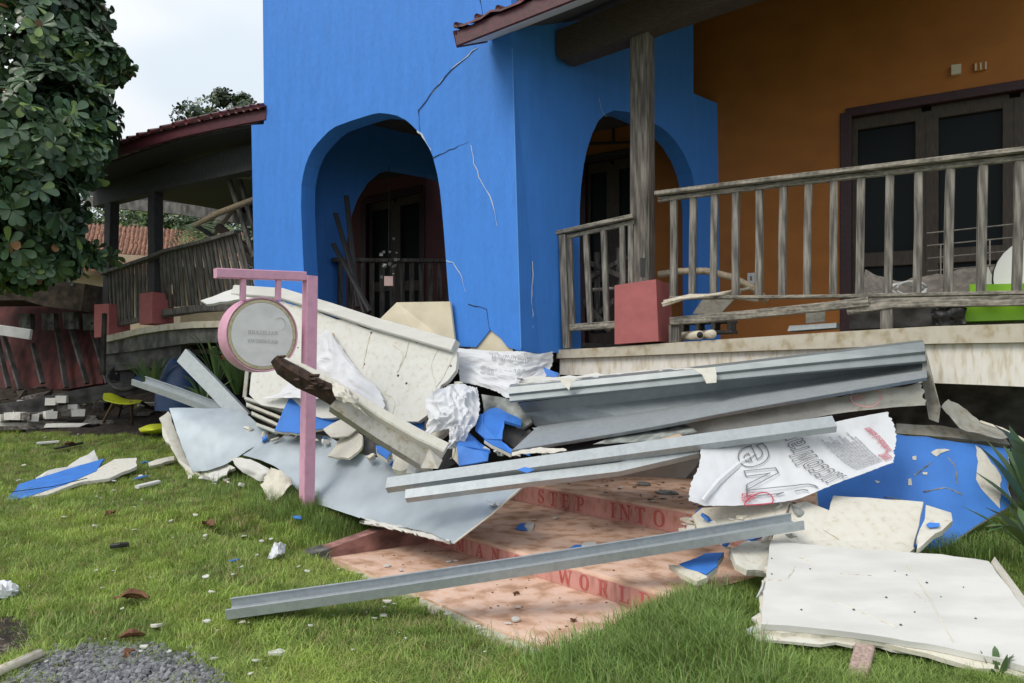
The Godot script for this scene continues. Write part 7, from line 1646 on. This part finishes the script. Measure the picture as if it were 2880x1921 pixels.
func make_background():
	var r := RandomNumberGenerator.new()
	r.seed = 5
	# the broad leaved tree at the left
	var root := Vector3(-8.247, 0.656, -10.2)
	root.y = ground_y(root.x, -root.z)
	var t := thing("almond_tree", "large dark tree with broad rounded leaves filling the upper left", "tree", root)
	trunk(t, [root - UP * 0.1, Vector3(-8.2, 2.386, -10.2), Vector3(-7.763, 4.091, -10), Vector3(-7.482, 5.844, -10)], 0.24)
	for e in [[Vector3(-8.036, 3.185, -10.1), Vector3(-6.569, 3.872, -9.6), Vector3(-5.693, 4.311, -9.4)], [Vector3(-7.866, 3.801, -10), Vector3(-6.512, 4.893, -9.8), Vector3(-5.688, 5.64, -9.8)], [Vector3(-8.08, 2.838, -10.1), Vector3(-6.653, 3.097, -9.6), Vector3(-5.771, 3.079, -9.5)], [Vector3(-7.67, 4.672, -10), Vector3(-6.45, 6.08, -10), Vector3(-5.775, 6.791, -10)]]:
		trunk(t, e, 0.08, "branch")
	var blobs := []
	for e in [[Vector3(-7.048, 5.334, -9.9), 1.45, 1.35, 1.1], [Vector3(-6.203, 5.683, -9.9), 0.8, 1.1, 0.9], [Vector3(-5.995, 6.366, -10.1), 0.42, 0.75, 0.8], [Vector3(-5.484, 5.638, -10), 0.3, 0.26, 0.4], [Vector3(-5.66, 4.765, -9.6), 0.55, 0.6, 0.8], [Vector3(-6.311, 4.25, -9.2), 1.2, 0.75, 0.8], [Vector3(-5.534, 4.287, -9.5), 0.42, 0.42, 0.6], [Vector3(-5.827, 3.633, -9.3), 0.56, 0.52, 0.7], [Vector3(-6.653, 3.45, -9.2), 0.9, 0.75, 0.8], [Vector3(-5.791, 3.422, -9.7), 0.32, 0.34, 0.5], [Vector3(-5.941, 3.097, -9.6), 0.5, 0.4, 0.6], [Vector3(-5.306, 3.065, -9.9), 0.15, 0.14, 0.3], [Vector3(-6.383, 2.892, -9.7), 0.8, 0.28, 0.6], [Vector3(-7.742, 4.607, -9.8), 1.3, 1.6, 1.2], [Vector3(-6.79, 7.264, -10.2), 1.3, 0.9, 1.0]]:
		blobs.append([e[0], Vector3(e[1], e[2], e[3])])
	crown(t, blobs, 2300, 0.18, Color(0.07, 0.13, 0.062), 0.6, r, leaf_mesh(), 0.55, 8, 0.08, 280)
	# neighbouring house with a tiled roof
	var hb := Vector3(-9.956, 4.28, -22)
	var h := thing("tiled_house", "neighbouring house with a terracotta tiled roof, seen under the left porch", "house", hb)
	var r0 := Vector3(-12.27, 4.823, -21)
	var r1 := Vector3(-7.886, 4.784, -22.5)
	var r2 := Vector3(-9.48, 6.483, -27)
	var r3 := Vector3(-14.637, 6.553, -25.5)
	var nt := 40
	for i in nt:
		var a := float(i) / nt
		var b := (i + 0.92) / nt
		put("tile_row", patch([[r0.lerp(r1, a), r0.lerp(r1, (a + b) / 2) + UP * 0.09, r0.lerp(r1, b)], [r3.lerp(r2, a), r3.lerp(r2, (a + b) / 2) + UP * 0.09, r3.lerp(r2, b)]], 6, 12, 0.02, 0.04, 2.0), M.tile, h)
	put("roof_deck", done(slab([r0 - UP * 0.03, r1 - UP * 0.03, r2 - UP * 0.03, r3 - UP * 0.03], -UP * 0.1)), M.dark_wood, h)
	put("wall", done(slab([Vector3(-12.727, 4.91, -22), Vector3(-8.2, 4.839, -23.4), Vector3(-8.135, 1.01, -23.4), Vector3(-12.618, 1.033, -22)], Vector3(0, 0, -4))), M.cream_wall, h)
	put("eave_board", bar(Vector3(-12.21, 4.759, -20.9), Vector3(-7.85, 4.717, -22.4), 0.1, 0.25), M.cream_wall, h)
	for i in 26:
		var a := i / 26.0
		put("lower_tile_row", patch([[Vector3(-11.94, 4.265, -19.5).lerp(Vector3(-9.278, 4.018, -20), a), Vector3(-11.94, 4.265, -19.5).lerp(Vector3(-9.278, 4.018, -20), a + 0.018) + UP * 0.08, Vector3(-11.94, 4.265, -19.5).lerp(Vector3(-9.278, 4.018, -20), a + 0.034)], [Vector3(-12.747, 4.751, -21).lerp(Vector3(-9.814, 4.545, -21.4), a), Vector3(-12.747, 4.751, -21).lerp(Vector3(-9.814, 4.545, -21.4), a + 0.018) + UP * 0.08, Vector3(-12.747, 4.751, -21).lerp(Vector3(-9.814, 4.545, -21.4), a + 0.034)]], 4, 6, 0.02), M.tile, h)
	put("lower_wall", done(slab([Vector3(-12.365, 4.253, -20.2), Vector3(-9.438, 4.026, -20.6), Vector3(-9.372, 1.056, -20.6), Vector3(-12.27, 1.063, -20.2)], Vector3(0, 0, -1.2))), M.cream_wall, h)
	# trees beyond
	var small := leaf_mesh(1.0, 0.5)
	for e in [["background_tree", "loose tree showing above the left porch roof", Vector3(-10.285, 8.353, -27), [[Vector3(-10.486, 10.833, -27), 1.5, 0.6, 1.2], [Vector3(-9.32, 10.738, -27), 0.9, 0.55, 1.0], [Vector3(-11.26, 10.738, -27), 0.8, 0.45, 0.8], [Vector3(-10.341, 11.417, -27), 0.35, 0.3, 0.4], [Vector3(-9.561, 11.259, -27), 0.25, 0.3, 0.4]], 420, Color(0.03, 0.055, 0.02), 0.2],
			["background_tree", "bright leafy tree behind the tiled house, between the two porch posts", Vector3(-16.584, 7.41, -34), [[Vector3(-16.99, 8.192, -34), 2.2, 1.1, 2.0], [Vector3(-18.364, 7.613, -33), 2.6, 1.5, 2.0], [Vector3(-21.624, 7.41, -34), 3.0, 1.6, 2.0], [Vector3(-15.901, 8.795, -35), 1.6, 0.8, 1.5]], 1500, Color(0.07, 0.12, 0.035), 0.24],
			["background_tree", "darker leafy tree behind the tiled house, right of the nearer porch post", Vector3(-13.086, 7.233, -33), [[Vector3(-13.856, 8.088, -33), 1.6, 0.9, 1.5], [Vector3(-11.602, 7.517, -32), 1.8, 1.0, 1.5], [Vector3(-10.135, 7.057, -32), 1.6, 1.4, 1.5]], 1000, Color(0.035, 0.07, 0.022), 0.24],
			["background_tree", "far trees closing the view behind the fallen red wall", Vector3(-15.315, 2.901, -24), [[Vector3(-18.78, 4.542, -24), 4.0, 2.2, 2.0], [Vector3(-16.429, 4.53, -25), 2.6, 1.0, 1.5], [Vector3(-14.008, 4.387, -25), 1.8, 0.8, 1.2]], 1400, Color(0.045, 0.075, 0.025), 0.26]]:
		var b: Vector3 = e[2]
		b.y = 1.0
		var bt := thing(e[0], e[1], "tree", b)
		var bl := []
		for q in e[3]:
			bl.append([q[0], Vector3(q[1], q[2], q[3])])
		trunk(bt, [b, (b + bl[0][0]) / 2 + Vector3(0.2, 0, 0), bl[0][0]], 0.2)
		crown(bt, bl, e[4], e[6], e[5], 0.6, r, small, 0.6, 6, 0.15)
	# young palm behind the porch wing
	var pb := Vector3(-6.341, 4.045, -16)
	var palm := thing("young_palm", "young palm with bright arching fronds behind the left porch", "palm", pb)
	for i in 16:
		var a := TAU * i / 16.0 + r.randf() * 0.3
		var l := r.randf_range(0.6, 0.95)
		var o := Vector3(cos(a), 0, sin(a))
		var mid := pb + UP * r.randf_range(0.3, 0.62) + o * l * 0.5
		var end := pb + UP * r.randf_range(-0.1, 0.4) + o * l
		var st := start()
		var side := o.cross(UP)
		for k in 16:
			var q := spline([pb, mid, end], (k + 1) / 17.0)
			var q2 := spline([pb, mid, end], (k + 2.2) / 17.0)
			var w := 0.3 * sin(PI * (k + 1) / 17.5) + 0.04
			for s in [-1.0, 1.0]:
				tri(st, q, q2 + side * s * w - UP * 0.05, q + (q2 - q) * 0.4)
		put("frond", done(st), M.palm_leaf, palm)

func blade_strip(st: SurfaceTool, base: Vector3, tip: Vector3, w: float, droop: float):
	var mid := base.lerp(tip, 0.55) + UP * droop
	var side := (tip - base).cross(UP)
	if side.length() < 0.01: side = Vector3.RIGHT
	side = side.normalized()
	var pts := [base, mid, tip]
	var prev := []
	for k in 8:
		var t := k / 7.0
		var p := spline(pts, t)
		var ww := w * sin(PI * clampf(0.12 + t * 0.88, 0, 1)) * 0.5
		var cur := [p - side * ww, p - UP * ww * 0.3, p + side * ww]
		if k > 0:
			quad(st, prev[0], prev[1], cur[1], cur[0])
			quad(st, prev[1], prev[2], cur[2], cur[1])
		prev = cur

func strap_plant(called: String, label: String, base: Vector3, n: int, h: float, spread: float, w: float, sd: int, dir := Vector3.ZERO, mat := "strap_leaf"):
	var r := RandomNumberGenerator.new()
	r.seed = sd
	var o := thing(called, label, "plant", base)
	for i in n:
		var a := TAU * i / n + r.randf() * 0.5
		var st := start(true)
		var out := Vector3(cos(a), 0, sin(a)) * spread * r.randf_range(0.4, 1.1) + dir * r.randf_range(0.3, 1.0)
		blade_strip(st, base + out * 0.06, base + out + UP * h * r.randf_range(0.45, 1.0), w * r.randf_range(0.7, 1.2), h * r.randf_range(0.05, 0.3))
		put("leaf", done(st), M[mat + ("_pale" if r.randf() < 0.3 else "")], o)

func make_plants():
	strap_plant("strap_leaf_plant", "strap leaved plant with an orange flower behind the right standing channel", Vector3(-3.418, 1.213, -9.6), 22, 0.75, 0.5, 0.07, 1)
	strap_plant("strap_leaf_plant", "strap leaved plant between the blue barrel and the bent hoop", Vector3(-4.803, 1.257, -10.3), 16, 0.5, 0.5, 0.06, 2)
	strap_plant("strap_leaf_plant", "low strap leaved plant in front of the blue barrel, between the two standing channels", Vector3(-3.703, 1.114, -9.3), 16, 0.35, 0.4, 0.06, 3)
	strap_plant("strap_leaf_plant", "tall strap leaved plant just left of the sign's pink drum", Vector3(-3.779, 1.346, -9.9), 14, 0.8, 0.45, 0.06, 4)
	one("orange_flower", "small orange flower on the strap leaved plants left of the pink drum", "flower", done(petals(Vector3(-3.551, 1.641, -9.6))), M.flower)
	strap_plant("broad_leaf_plant", "broad leaved dark plant growing at the right picture edge below the porch", Vector3(3.55, 0.318, -5.1), 22, 0.8, 0.42, 0.14, 5, Vector3(-0.15, 0, 0.1))
	strap_plant("broad_leaf_plant", "lower broad leaved plant in the grass under the right edge plant", Vector3(3.191, 0.338, -4.7), 14, 0.35, 0.35, 0.1, 6, Vector3(-0.2, 0, 0.1))
	strap_plant("weed_sprig", "small dark weed sprig at the bottom right corner", Vector3(2.166, 0.006, -3.5), 14, 0.2, 0.08, 0.03, 7)

func petals(c: Vector3) -> SurfaceTool:
	var st := start()
	for i in 9:
		var a := TAU * i / 9.0
		var o := Vector3(cos(a), 0.5 * sin(a) + 0.3, 0.4 * sin(a * 2.0))
		tri(st, c, c + o * 0.11, c + (o + Vector3(0.25, 0.1, 0)) * 0.07)
	return st

func clump(seed_no: int, n: int, h: float, spread: float, lean: float, w: float) -> ArrayMesh:
	var st := start(true)
	var r := RandomNumberGenerator.new()
	r.seed = seed_no
	for i in n:
		var b := Vector3(r.randfn() * spread, 0, r.randfn() * spread)
		var a := r.randf() * TAU
		var out := Vector3(cos(a), 0, sin(a)) * lean * r.randf_range(0.2, 1.0)
		var hh := h * r.randf_range(0.45, 1.1)
		var side := Vector3(-sin(a + r.randf() * 2.0), 0, cos(a)) * w * 0.5
		var m := b + out * hh * 0.4 + UP * hh * 0.65
		var t := b + out * hh * 1.1 + UP * hh * r.randf_range(0.75, 1.0)
		quad(st, b - side, m - side * 0.8, m + side * 0.8, b + side)
		tri(st, m - side * 0.8, t, m + side * 0.8)
	return done(st)

func make_grass():
	var r := RandomNumberGenerator.new()
	r.seed = 21
	var gravel := PackedVector2Array()
	for p in [Vector3(-2.354, -0.002, -3.94), Vector3(-2.296, 0.001, -4.03), Vector3(-2.116, 0.007, -4.07), Vector3(-1.835, 0.003, -4.05), Vector3(-1.567, -0.001, -3.89), Vector3(-1.375, -0.002, -3.67), Vector3(-1.197, -0.004, -3.3), Vector3(-2.184, -0.004, -3.3), Vector3(-2.352, -0.002, -3.67)]:
		gravel.append(Vector2(p.x, -p.z))
	var bed := PackedVector2Array()
	for p in [Vector3(-2.893, 0.044, -4.42), Vector3(-2.832, 0.048, -4.44), Vector3(-2.682, 0.032, -4.32), Vector3(-2.55, 0.013, -4.13), Vector3(-2.53, -0.001, -4.01), Vector3(-2.592, -0.003, -3.78), Vector3(-3.018, 0.032, -4.32)]:
		bed.append(Vector2(p.x, -p.z))
	var lists := [[], [], []]
	var cols := [[], [], []]
	var n := 0
	while n < 95000:
		var d := 3.0 + 8.4 * pow(r.randf(), 1.7)
		var x := r.randf_range(-0.72, 0.75) * d
		n += 1
		var s := step_coords(x, d)
		var left := s.x < step_left(s.y) - 0.2 or s.y < -0.13
		var right := s.x > -0.1 and s.y >= -0.13
		if not left and not right:
			continue
		if left and s.x > -3.9 and s.y > 2.6:
			continue
		if d > 10.2 + 0.35 * fld.get_noise_2d(x * 0.9, 3.0) - 0.12 * (x + 6.0):
			continue
		var q := Vector2(x, d)
		var edge := 0.16 * Vector2(fld.get_noise_2d(x * 9, d * 9), fld.get_noise_2d(d * 9, x * 9 + 40))
		if Geometry2D.is_point_in_polygon(q + edge, gravel) or Geometry2D.is_point_in_polygon(q + edge, bed):
			if r.randf() > 0.07:
				continue
		var dry := fld.get_noise_2d(x * 0.8 + 5.0, d * 0.8)
		var fine := fld.get_noise_2d(x * 3.0, d * 3.0)
		if dry + fine * 0.6 > 0.42 and r.randf() < 0.55:
			continue
		var kind := r.randi() % 2
		var sc := r.randf_range(0.7, 1.25) * (1.0 + 0.3 * fine)
		if d > 6.5 and left:
			sc *= 0.9
		if right:
			sc *= 1.25 if x < 1.25 else 0.8
		var b := Basis(UP, r.randf() * TAU).scaled(Vector3(1, 1, 1) * sc)
		lists[kind].append(Transform3D(b, on_ground(x, d, -0.012)))
		var k := 1.0 + 0.35 * fine + r.randf_range(-0.22, 0.22)
		var c := Color(0.37, 0.48, 0.1).lerp(Color(0.25, 0.37, 0.085), clampf(0.5 + dry, 0, 1))
		if r.randf() < 0.1 + maxf(dry, 0) * 0.2:
			c = Color(0.42, 0.37, 0.17)
		if right:
			c = Color(0.25, 0.36, 0.085)
		cols[kind].append(Color(c.r * k, c.g * k, c.b * k))
	foliage(self, "grass", clump(1, 16, 0.055, 0.028, 0.9, 0.0035), lists[0], cols[0], M.grass)
	foliage(self, "grass_001", clump(2, 13, 0.065, 0.032, 1.2, 0.0032), lists[1], cols[1], M.grass)
	# long grass on the right, at the kerb and round the post
	var ts := []
	var cs := []
	var zones := [[Vector3(0.983, 0.083, -4.16), 0.30, 520], [Vector3(0.782, 0.051, -3.86), 0.30, 620], [Vector3(0.629, 0.009, -3.72), 0.26, 420], [Vector3(1.002, 0.072, -3.8), 0.3, 560], [Vector3(1.283, 0.106, -4.39), 0.28, 420], [Vector3(0.746, 0.006, -3.5), 0.4, 500], [Vector3(1.116, 0.026, -3.23), 0.3, 320], [Vector3(1.495, 0.069, -3.09), 0.35, 260], [Vector3(1.84, 0.077, -2.96), 0.35, 240], [Vector3(3.197, 0.242, -5.32), 0.35, 300], [Vector3(3.133, 0.182, -4.86), 0.3, 260], [Vector3(-1.549, 0.117, -6.66), 0.16, 150], [Vector3(-1.829, 0.249, -6.86), 0.14, 90], [Vector3(-2.085, 0.313, -6.94), 0.3, 120], [Vector3(-2.491, 0.351, -7.21), 0.4, 140], [Vector3(-1.356, 0.125, -6.81), 0.1, 60], [Vector3(0.322, -0.002, -3.75), 0.3, 160], [Vector3(1.587, -0.063, -5.53), 0.2, 260], [Vector3(1.36, -0.061, -5.25), 0.2, 260]]
	for z in zones:
		for i in z[2]:
			var c: Vector3 = z[0]
			var x: float = c.x + r.randfn() * z[1] * 0.6
			var d: float = -c.z + r.randfn() * z[1] * 0.6
			var s := step_coords(x, d)
			if s.x > step_left(s.y) - 0.18 and s.x < -0.14 and s.y > -0.12:
				continue
			var b := Basis(UP, r.randf() * TAU).scaled(Vector3.ONE * r.randf_range(0.6, 1.15) * (0.75 if x < 0 else (0.5 if x > 1.15 and d < 4.6 else 1.0)))
			if x > 1.3 and d > 3.75 and d < 5.0:
				continue
			ts.append(Transform3D(b, on_ground(x, d, -0.01)))
			var k := r.randf_range(0.65, 1.35)
			cs.append(Color(0.22 * k, 0.34 * k, 0.085 * k) if r.randf() > 0.08 else Color(0.2, 0.17, 0.06))
	foliage(self, "long_grass", clump(3, 14, 0.17, 0.04, 1.0, 0.004), ts, cs, M.blade)
	for e in [["grass", "short green lawn grass around the steps"], ["grass_001", "wispier blades mixed through the lawn"], ["long_grass", "long dark tufts of grass beside the steps and boards"]]:
		var g := get_node(e[0])
		tag(g, e[1], "grass")
